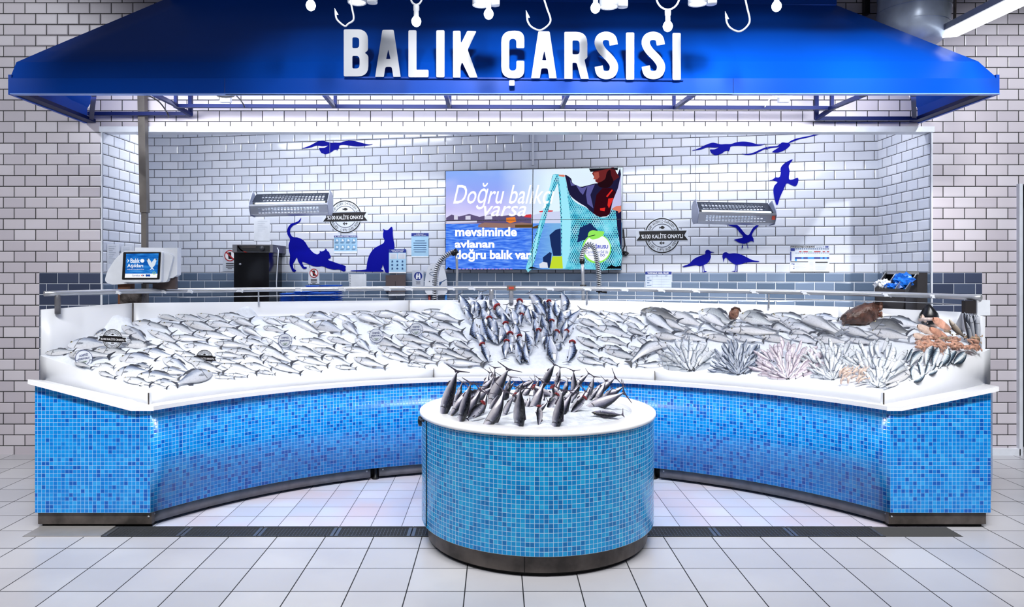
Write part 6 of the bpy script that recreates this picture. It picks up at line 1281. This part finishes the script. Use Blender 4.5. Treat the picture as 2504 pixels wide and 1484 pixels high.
pic('logo_marks', [ring(1470, 624, 3, 1, n=16), ring(1476, 624, 3, 1, n=16), [[(1461, 624), (1464, 622), (1464, 626)]]], (50, 66, 190), .0892)
pic('bottom_strip', [rect(1121+i*9, 656.4, 1127+i*9, 658.6) for i in range(15)], (196, 160, 250), .0892)
# gaps between the four panels stay dark over the picture
mb = MB(); a, b = vq(.4925, .0), vq(.4925, 1); mb.ext([[(a.x-.7, a.y), (a.x+.7, a.y), (b.x+.7, b.y), (b.x-.7, b.y)]], lambda x, y, o: WP.pt(x, y, .0895+o), .003); a, b = vq(0, .505), vq(1, .505); mb.ext([[(a.x, a.y-.7), (b.x, b.y-.7), (b.x, b.y+.7), (a.x, a.y+.7)]], lambda x, y, o: WP.pt(x, y, .0896+o), .003); mb.build('bezel_cross', M_black, vw)
mb = MB(); mb.tube([WP.pt(1524, 560, .02), WP.pt(1528, 600, .02), WP.pt(1523, 612, .02), WP.pt(1530, 618, .03), WP.pt(1524, 622, .02)], .008, 6); mb.tube([WP.pt(1522, 618, .03), WP.pt(1530, 616, .03), WP.pt(1536, 619, .03), WP.pt(1531, 624, .03), WP.pt(1523, 621, .03)], .012, 6)
setp(mb.build('coiled_cable', M_cable), 'small coil of black cable at the right edge of the video wall', 'cable')

# ------------------------------------------------------------------ appliances behind the counter
def body(name, label, cat, loc): e = empty(name, loc, label, cat); bpy.context.view_layer.update(); return e
def yx(x): return A.y+(x-A.x)*(B.y-A.y)/(B.x-A.x)         # depth of the back wall at x
# steel worktop along the back wall
wt = body('steel_worktop', 'steel worktop with sinks along the back wall, mostly hidden', 'worktop', (0, 8.0, 0))
mb = MB(); a = A+(B-A)*.02+nb*.34; b = A+(B-A)*.97+nb*.34; mb.bar(V((a.x, a.y, 1.10)), V((b.x, b.y, 1.10)), .62, .04); mb.build('top', M_steel, wt)
for i in range(5):
    for d in (.06, .60):
        p = A+(B-A)*(.05+.225*i)+nb*d; mb = MB(); mb.bar((p.x, p.y, 0), (p.x, p.y, 1.08), .04, .04); mb.build('leg', M_steel, wt)
# oven
s = 8.35/F; ov = body('black_oven', 'black countertop oven with a steel lid in front of the tiles', 'oven', P(628, 740, 8.35)); c = P(624, 665, 8.5); Wd = 86*s; z1 = P(0, 617, 8.35).z; z0 = 1.12
mb = MB(); mb.box((c.x, 8.62, (z0+z1)/2), (Wd, .5, z1-z0)); mb.build('door', mat('oven_black_glass', srgb(12, 13, 18), .12), ov)
mb = MB(); zt_ = P(0, 598, 8.35).z; mb.box((c.x+.02, 8.62, (z1+zt_)/2), (Wd+.06, .54, zt_-z1)); mb.build('control_hood', M_steel, ov)
mb = MB(); mb.box((c.x+.03, 8.345, (z1+zt_)/2), (Wd-.03, .01, (zt_-z1)*.8)); mb.build('control_panel', M_black, ov); mb = MB(); mb.lathe((c.x+.13, 8.338, (z1+zt_)/2), [(.028, 0), (.026, .018), (0, .02)], 20, 0, (0, -1, 0)); mb.build('knob', mat('dark_grey_knob', srgb(48, 50, 56), .4), ov)
mb = MB(); fp = front(8.34); mb.ext([[(582, 599), (586, 606), (594, 613), (604, 617), (600, 617), (588, 613), (581, 604)]], lambda x, y, o: fp.pt(x, y, o), .006); mb.build('red_stripe', mat('red_trim', srgb(206, 44, 36), .4), ov)
mb = MB(); mb.box((c.x-.02, 8.34, z1+(zt_-z1)*.68), (.16, .008, .012)); mb.build('vent_slot', M_steel2, ov); mb = MB(); mb.lathe(P(588, 646, 8.36), [(.012, 0), (.01, .02), (0, .022)], 12, 0, (0, -1, 0)); mb.build('lock', M_chrome, ov)
mb = MB(); mb.tube([P(678, 606, 8.4), P(681, 612, 8.36), P(679, 640, 8.36), P(676, 690, 8.36), P(678, 740, 8.4)], .006, 6); mb.build('cable', M_trim, ov)
# label scale with a customer screen
sc = body('shop_scale', 'white label scale with a tilted customer screen at the left end behind the counter', 'scale', P(345, 745, 6.5)); Y0 = 6.455; fpS = front(Y0)
def prism(name, pts, Ya, Yb, m, par, shr=1.0):
    mb = MB(); cx = sum(p[0] for p in pts)/len(pts); cy = sum(p[1] for p in pts)/len(pts); a = [P(x, y, Ya) for x, y in pts]; b = [V((P(cx+(x-cx)*shr, cy+(y-cy)*shr, Ya).x, Yb, P(cx+(x-cx)*shr, cy+(y-cy)*shr, Ya).z)) for x, y in pts]
    tr = tessellate_polygon([[V((x, y, 0)) for x, y in pts]])
    for t_ in tr: mb.face([a[i] for i in t_]); mb.face([b[i] for i in t_[::-1]])
    for i in range(len(pts)): j = (i+1) % len(pts); mb.face([a[i], a[j], b[j], b[i]])
    return mb.build(name, m, par)
prism('rear_case', [(330, 605), (434, 606), (433, 672), (420, 680), (330, 680)], Y0+.05, Y0+.13, M_plastic, sc)
prism('side_wing', rpoly([(302, 614, 6), (396, 614, 6), (424, 625, 6), (408, 690, 8), (270, 696, 14), (255, 688, 10), (262, 664, 10), (282, 632, 14)]), Y0+.02, Y0+.125, M_plastic, sc)
o = prism('screen_housing', rpoly([(303, 613, 5), (396, 614, 5), (394, 690, 6), (299, 690, 6)]), Y0-.02, Y0+.05, M_plastic, sc)
flat('screen_bezel', front(Y0-.02), [[rpoly([(301.5, 616.5, 2), (393.5, 616.5, 2), (390, 683, 2), (298, 683.5, 2)], 2)]], M_black, o, .004, .004)
m = bpy.data.materials.new('water_screen'); m.use_nodes = True; t = NT(m); t.n.remove(t.n['Principled BSDF']); mp = t.node('ShaderNodeMapping'); t.l.new(t.objco(), mp.inputs[0]); mp.inputs['Scale'].default_value = (1, 1, 4); c_ = t.ramp(t.noise(mp.outputs[0], 9, 3), [(.35, S(14, 84, 172)), (.55, S(34, 120, 206)), (.7, S(70, 150, 226))]); e_ = t.node('ShaderNodeEmission'); t.l.new(c_, e_.inputs[0]); t.l.new(e_.outputs[0], t.n['Material Output'].inputs[0])
fq = front(Y0-.024); flat('screen_picture', fq, [[[(308.5, 620.5), (388, 619), (385, 669), (306, 669)]]], m, o, .001, 0); flat('screen_footer', fq, [[[(306, 669), (385, 669), (384, 679), (305, 679)]]], em('footer', (248, 250, 255)), o, .0012, 0)
def t_on(name, items, mt, par, pl, off, bold=.02, shear=0):
    mb = MB()
    for body_, x0, y0, x1, y1 in items: text_into(mb, pl, body_, box_q(x0, y0, x1, y1), off, bold, shear)
    return mb.build(name, mt, par)
t_on('screen_title', [('Balık', 319, 632, 342, 643), ('Aşıkları', 311, 645, 350, 656)], em('title', (244, 248, 255)), o, fq, .003, .02); t_on('screen_subtitle', [('doğrusu CarrefourSA’da', 311, 657, 352, 660)], em('title', (244, 248, 255)), o, fq, .003, 0)
flat('screen_fish_marks', fq, [[[(311, 632), (316, 637.5), (311, 643), (313, 637.5)]], [circ(348, 637.5, 5, 4.6, 20)]], em('title', (244, 248, 255)), o, .003, 0)
flat('screen_fish', fq, [[[(358, 634), (364, 632), (370, 640), (374, 652), (370, 656), (364, 648)]], [[(384, 633), (378, 632), (372, 640), (369, 652), (372, 656), (379, 648)]], [[(370, 655), (374, 655), (377, 660), (372, 658), (366, 660)]]], em('fish', (214, 226, 240)), o, .003, 0)
flat('screen_fish_shade', fq, [[[(358, 634), (362, 632.5), (360, 638)]], [[(384, 633), (380, 632.5), (382, 638)]]], em('fish_shade', (60, 70, 90)), o, .004, 0)
t_on('footer_text', [('Carrefour', 323, 671.5, 343, 675.5)], em('navy', (20, 70, 160)), o, fq, .003, .01); flat('footer_marks', fq, [[circ(359, 673.5, 3, 3, 14)], [circ(364.5, 673.5, 3, 3, 14)], [[(349, 671), (353, 673.5), (349, 676)]]], em('navy', (20, 70, 160)), o, .003, 0); flat('red_mark', fq, [[[(345, 673.5), (348, 671), (348, 676)]]], em('red', (220, 30, 40)), o, .003, 0); flat('green_badge', fq, [ring(377, 668, 4, 1.1, n=18)], em('green', (170, 220, 90)), o, .004, 0)
mb = MB(); mb.box(P(367, 692.5, Y0-.02), (.12, .01, .01)); mb.build('ticket_slot', M_black, sc)
mb = MB(); mb.bar(P(309, 694, Y0+.10), V((P(309, 694, Y0+.10).x, Y0+.10, 1.0)), .11, .08); mb.build('stand', mat('brown_stand', srgb(104, 66, 44), .5), sc)
mb = MB(); q0 = P(326, 728, Y0+.10); mb.box(q0, (.19, .09, .10)); mb.build('crumpled_tray', mat('dull_metal_tray', srgb(116, 108, 106), .35, .6, noise=(12, .4), bump=(18, 1)), sc)
mb = MB(); mb.box(P(404, 690, Y0+.10), (.2, .05, .12)); mb.build('rear_bracket', mat('brown_grey', srgb(74, 62, 62), .5), sc)
st = body('scale_shelf', 'steel shelf behind the counter carrying the label scale', 'shelf', (-3.3, 6.6, 0)); mb = MB(); mb.box((-3.33, 6.585, .985), (.3, .2, .03)); mb.build('top', M_steel, st)
for x in (-3.45, -3.22):
    for y in (6.50, 6.66): mb = MB(); mb.bar((x, y, 0), (x, y, .97), .025, .025); mb.build('leg', M_steel, st)
# blue polystyrene trays in stacks
M_tray = mat('blue_foam_tray', srgb(24, 104, 216), .45, noise=(6, .06))
def tray_stack(x0, x1, yt, yb, Y, n, lb):
    w = (x1-x0)/F*Y; zt = P(0, yt, Y).z; zb_ = P(0, yb, Y).z; h = (zt-zb_)/n; cx = P((x0+x1)/2, 0, Y).x
    for i in range(n):
        z = zb_+h*i; mb = MB(); r = [[(-w/2+.02, -.09), (w/2-.02, -.09), (w/2-.02, .11), (-w/2+.02, .11)], [(-w/2, -.11), (w/2, -.11), (w/2, .13), (-w/2, .13)]]
        for (a, za), (b, zb2) in (((r[0], z), (r[1], z+h*.75)), ((r[1], z+h*.75), ([(x*.94, y*.94) for x, y in r[1]], z+h*.78)), (([(x*.94, y*.94) for x, y in r[1]], z+h*.78), ([(x*.84, y*.84) for x, y in r[0]], z+h*.25))):
            for k in range(4): mb.face([(cx+a[k][0], Y+a[k][1], za), (cx+a[(k+1) % 4][0], Y+a[(k+1) % 4][1], za), (cx+b[(k+1) % 4][0], Y+b[(k+1) % 4][1], zb2), (cx+b[k][0], Y+b[k][1], zb2)])
        for a, za in ((r[0], z), ([(x*.84, y*.84) for x, y in r[0]], z+h*.25)): mb.face([(cx+p[0], Y+p[1], za) for p in a])
        pos = 'topmost' if i == n-1 else ('lowest' if i == 0 else ORD[n-1-i]+' from top')
        setp(mb.build('foam_tray', M_tray), f'blue foam tray, {pos} of the {lb}', 'tray', 'blue foam trays stacked behind the counter')
tray_stack(690, 722, 716, 738, 7.62, 6, 'leftmost low stack'); tray_stack(723, 760, 712, 738, 7.60, 7, 'second low stack'); tray_stack(757, 815, 715, 738, 7.50, 6, 'front middle stack'); tray_stack(752, 785, 697, 738, 7.86, 9, 'tall rear left stack'); tray_stack(787, 834, 696, 738, 7.86, 9, 'tall rear right stack')
ts = body('tray_shelf', 'narrow steel shelf carrying the blue trays', 'shelf', (-1.9, 7.7, 0)); mb = MB(); mb.box((P(763, 0, 7.7).x, 7.72, P(0, 738, 7.6).z-.022), (.78, .62, .03)); mb.build('top', M_steel, ts)
for x in (-2.25, -1.56):
    for y in (7.46, 7.98): mb = MB(); mb.bar((x, y, 0), (x, y, P(0, 738, 7.6).z-.04), .03, .03); mb.build('leg', M_steel, ts)
# paper towel dispenser
pd = body('towel_dispenser', 'square steel paper towel dispenser on the dark tiles, paper hanging below', 'dispenser', WP.pt(968, 712, .08))
mb = MB(); mb.ext([[(943, 673), (992, 671), (992, 713), (943, 713)]], lambda x, y, o: WP.pt(x, y, .14+o), .135); mb.build('case', mat('brownish_steel', srgb(132, 118, 116), .35, .7), pd); mb = MB(); mb.ext([[(966, 688), (967, 688), (967, 699), (966, 699)]], lambda x, y, o: WP.pt(x, y, .143+o), .004); mb.build('slot', M_black, pd)
mb = MB(); mb.ext([[(950, 711), (990, 711), (990, 723), (950, 724)]], lambda x, y, o: WP.pt(x, y, .09+o), .02); mb.build('paper_towel', M_paper, pd)
# water heater
wh = body('water_heater', 'rounded white instant water heater behind the left spring tap', 'water heater', WP.pt(1066, 722, .06))
oc = [(1041, 716), (1038, 700), (1040, 680), (1044, 660), (1050, 648), (1058, 644), (1070, 644), (1080, 649), (1088, 662), (1092, 680), (1094, 700), (1093, 715), (1084, 720), (1066, 722), (1050, 720)]
mb = MB(); mb.ext([cr(oc, 4)], lambda x, y, o: WP.pt(x, y, .12+o), .115); mb.build('case', M_plastic, wh)
flat('logo_oval', WP, [ring(1059, 669, 9, 1, ry=4.4, a0=.9, a1=5.2, n=20, full=False)], M_txt, wh, .123, .001); flat('swoosh', WP, [[[(1074, 690), (1080, 688), (1092, 682), (1092, 683), (1081, 689.4), (1076, 698), (1074, 698)]]], M_txt, wh, .123, .001); flat('indicator', WP, [[circ(1050, 688, 1.6)], rect(1057, 686, 1058, 690), rect(1053, 658, 1056, 659), rect(1073, 658, 1076, 659)], M_inkg, wh, .123, .001)
for x, m_, nm in ((1050, mat('red_hose', srgb(150, 40, 36), .4), 'hot_hose'), (1090, mat('blue_hose', srgb(50, 140, 226), .4), 'cold_hose')): mb = MB(); mb.tube([WP.pt(x, 716, .06), WP.pt(x+.5, 738, .06), V((WP.pt(x, 740, .06).x, WP.pt(x, 740, .06).y, 1.12))], .014, 8); mb.build(nm, m_, wh)
# spring taps
def spring(pts, name, e, r=.028, turns=26, pre=1.0):
    base = [V(p) for p in cr([tuple(p) for p in pts], 14, False)]; N = turns*10; out = []; prev = V((0, 1, 0))
    L = [0]
    for a, b in zip(base, base[1:]): L.append(L[-1]+(b-a).length)
    for i in range(N+1):
        d = L[-1]*i/N; j = max(k for k in range(len(L)) if L[k] <= d+1e-9); j = min(j, len(base)-2); p = base[j].lerp(base[j+1], (d-L[j])/max(L[j+1]-L[j], 1e-9)); t_ = (base[j+1]-base[j]).normalized(); u_ = (prev-t_*prev.dot(t_)).normalized(); w_ = t_.cross(u_); a = 2*PI*turns*i/N
        out.append(p+(u_*math.cos(a)+w_*math.sin(a))*r)
    mb = MB(); mb.tube(out, .0065, 5); mb.build(name, M_chrome, e); mb = MB(); mb.tube(base, r*.5, 8); mb.build('hose', mat('dark_hose', srgb(52, 54, 62), .4), e)
t1 = body('spring_tap', 'tall chrome spring tap arching in front of the white water heater', 'tap', P(1110, 760, 7.75)); Yt = 7.75
spring([P(1113, 615, Yt), P(1098, 620, Yt), P(1084, 631, Yt), P(1072, 648, Yt), P(1066, 670, Yt), P(1064, 700, Yt), P(1064, 742, Yt)], 'spring', t1, .026, 30)
mb = MB(); mb.tube([P(1114, 618, Yt), P(1117, 635, Yt), P(1118, 665, Yt), P(1117, 700, Yt), V((P(1117, 0, Yt).x, Yt, 1.12))], .013, 8); mb.build('riser', M_chrome, t1); mb = MB(); mb.tube([P(1108, 612, Yt), P(1115, 622, Yt)], .038, 14); mb.build('collar', M_black, t1); mb = MB(); q0 = P(1064, 742, Yt); mb.tube([q0, V((q0.x, Yt, 1.12))], .02, 10); mb.build('spray_handle', M_black, t1)
t2 = body('spring_tap', 'chrome spring tap arching in front of the video wall logo', 'tap', P(1440, 760, 7.55)); Yt = 7.55
spring([P(1422, 634, Yt), P(1427, 612, Yt), P(1438, 598, Yt), P(1449, 601, Yt), P(1457, 622, Yt), P(1463, 660, Yt), P(1465, 700, Yt)], 'spring', t2, .022, 34)
mb = MB(); mb.tube([P(1424, 640, Yt), P(1425, 668, Yt), P(1426, 702, Yt), V((P(1427, 0, Yt).x, Yt, 1.12))], .017, 8); mb.build('riser', M_chrome, t2); mb = MB(); mb.tube([P(1423, 632, Yt), P(1424, 644, Yt)], .026, 14); mb.build('collar', M_black, t2); mb = MB(); mb.tube([P(1426, 696, Yt), P(1426, 706, Yt)], .034, 14); mb.build('clamp', M_black, t2)
mb = MB(); q0 = P(1465, 706, Yt); mb.tube([q0, P(1465, 714, Yt)], .03, 12); mb.tube([P(1465, 712, Yt), P(1484, 715, Yt)], .01, 8); mb.build('spray_handle', M_black, t2); mb = MB(); mb.tube([P(1465, 714, Yt), V((q0.x, Yt, 1.12))], .009, 8); mb.build('feed_tube', M_chrome, t2)
# sloping bin with gloves and bags at the right
gb = body('glove_bin', 'dark steel three compartment bin with a sloping open front at the right', 'bin', P(2200, 750, 6.5)); Mg = mat('dark_steel', srgb(78, 76, 80), .35, .6); Mg2 = mat('edge_steel', srgb(176, 178, 182), .3, .7); Yg = 6.39
tl, tr_, bl2, br2 = P(2166, 666, Yg+.27), P(2243, 667, Yg+.27), P(2139, 704, Yg), P(2214, 707, Yg)
zb2 = 1.16; 
mb = MB()
def quadf(a, b, c, d, m_=0): mb.face([a, b, c, d], None, m_)
low = lambda p, z: V((p.x, p.y, z))
quadf(bl2, br2, low(br2, bl2.z-.055), low(bl2, bl2.z-.055)); quadf(low(bl2, bl2.z-.055), low(br2, bl2.z-.055), V((P(2222, 0, Yg).x, Yg+.05, zb2)), V((P(2150, 0, Yg).x, Yg+.05, zb2)))
R1 = P(2268, 667, Yg+.27); R1b = V((R1.x, R1.y, zb2)); quadf(br2, tr_, V((tr_.x, tr_.y, zb2)), low(br2, zb2)); quadf(tr_, R1, R1b, V((tr_.x, tr_.y, zb2))); quadf(tl, bl2, low(bl2, zb2), V((tl.x, tl.y, zb2)))
mb.build('case', Mg, gb); mb = MB(); mb.bar(tl, tr_, .05, .03); mb.build('top_flange', Mg2, gb)
mb = MB(); mb.face([tl+V((0, .04, -.12)), tr_+V((0, .04, -.12)), V((br2.x, Yg+.02, br2.z-.05)), V((bl2.x, Yg+.02, bl2.z-.05))]); mb.face([tl+V((0, .04, 0)), tr_+V((0, .04, 0)), tr_+V((0, .04, -.12)), tl+V((0, .04, -.12))]); mb.build('inner_floor', M_black, gb)
for f in (0, .333, .667, 1): a, b = tl.lerp(tr_, f), bl2.lerp(br2, f); mb = MB(); mb.bar(a, b, .006, .008); mb.face([a, b, b+V((0, 0, -.08)), a+V((0, 0, -.12))]); mb.build('divider', Mg2, gb)
def crumple(cx, cy, Y, rx, rz, m_, lb, nm, cat):
    mb = MB(); c = P(cx, cy, Y); n = 20
    def q_(i, j): a = 2*PI*i/n; b = PI*j/12; d = V((math.cos(a)*math.sin(b), math.sin(a)*math.sin(b), math.cos(b))); k_ = 1+.55*mn.noise(d*3.1+V((cx, 0, 0)))+.35*mn.noise(d*8+c); return c+V((d.x*rx, d.y*rx*.7, d.z*rz))*k_
    for i in range(n):
        for j in range(12): mb.face([q_(i, j), q_(i+1, j), q_(i+1, j+1), q_(i, j+1)], None, 0, False)
    setp(mb.build(nm, m_), lb, cat)
M_glv = mat('blue_glove_plastic', srgb(30, 120, 238), .3, noise=(20, .3)); crumple(2207, 690, Yg+.16, .085, .075, M_glv, 'crumpled bright blue gloves filling the right bin compartment', 'blue_gloves', 'gloves'); crumple(2177, 700, Yg+.07, .05, .025, M_glv, 'few blue gloves low in the middle bin compartment', 'blue_gloves', 'gloves'); crumple(2158, 696, Yg+.12, .06, .045, M_paper, 'crumpled clear plastic bags in the left bin compartment', 'clear_bags', 'bags')
bs = body('bin_stand', 'steel stand under the dark glove bin', 'stand', (3.55, 6.53, 0)); xm = P(2205, 0, 7.2).x; mb = MB(); mb.box((3.55, 6.53, 1.14), (.4, .24, .03)); mb.build('top', M_steel, bs)
for x in (3.42, 3.68): mb = MB(); mb.bar((x, 6.53, 0), (x, 6.53, 1.12), .04, .04); mb.build('leg', M_steel, bs)

bpy.context.view_layer.update()
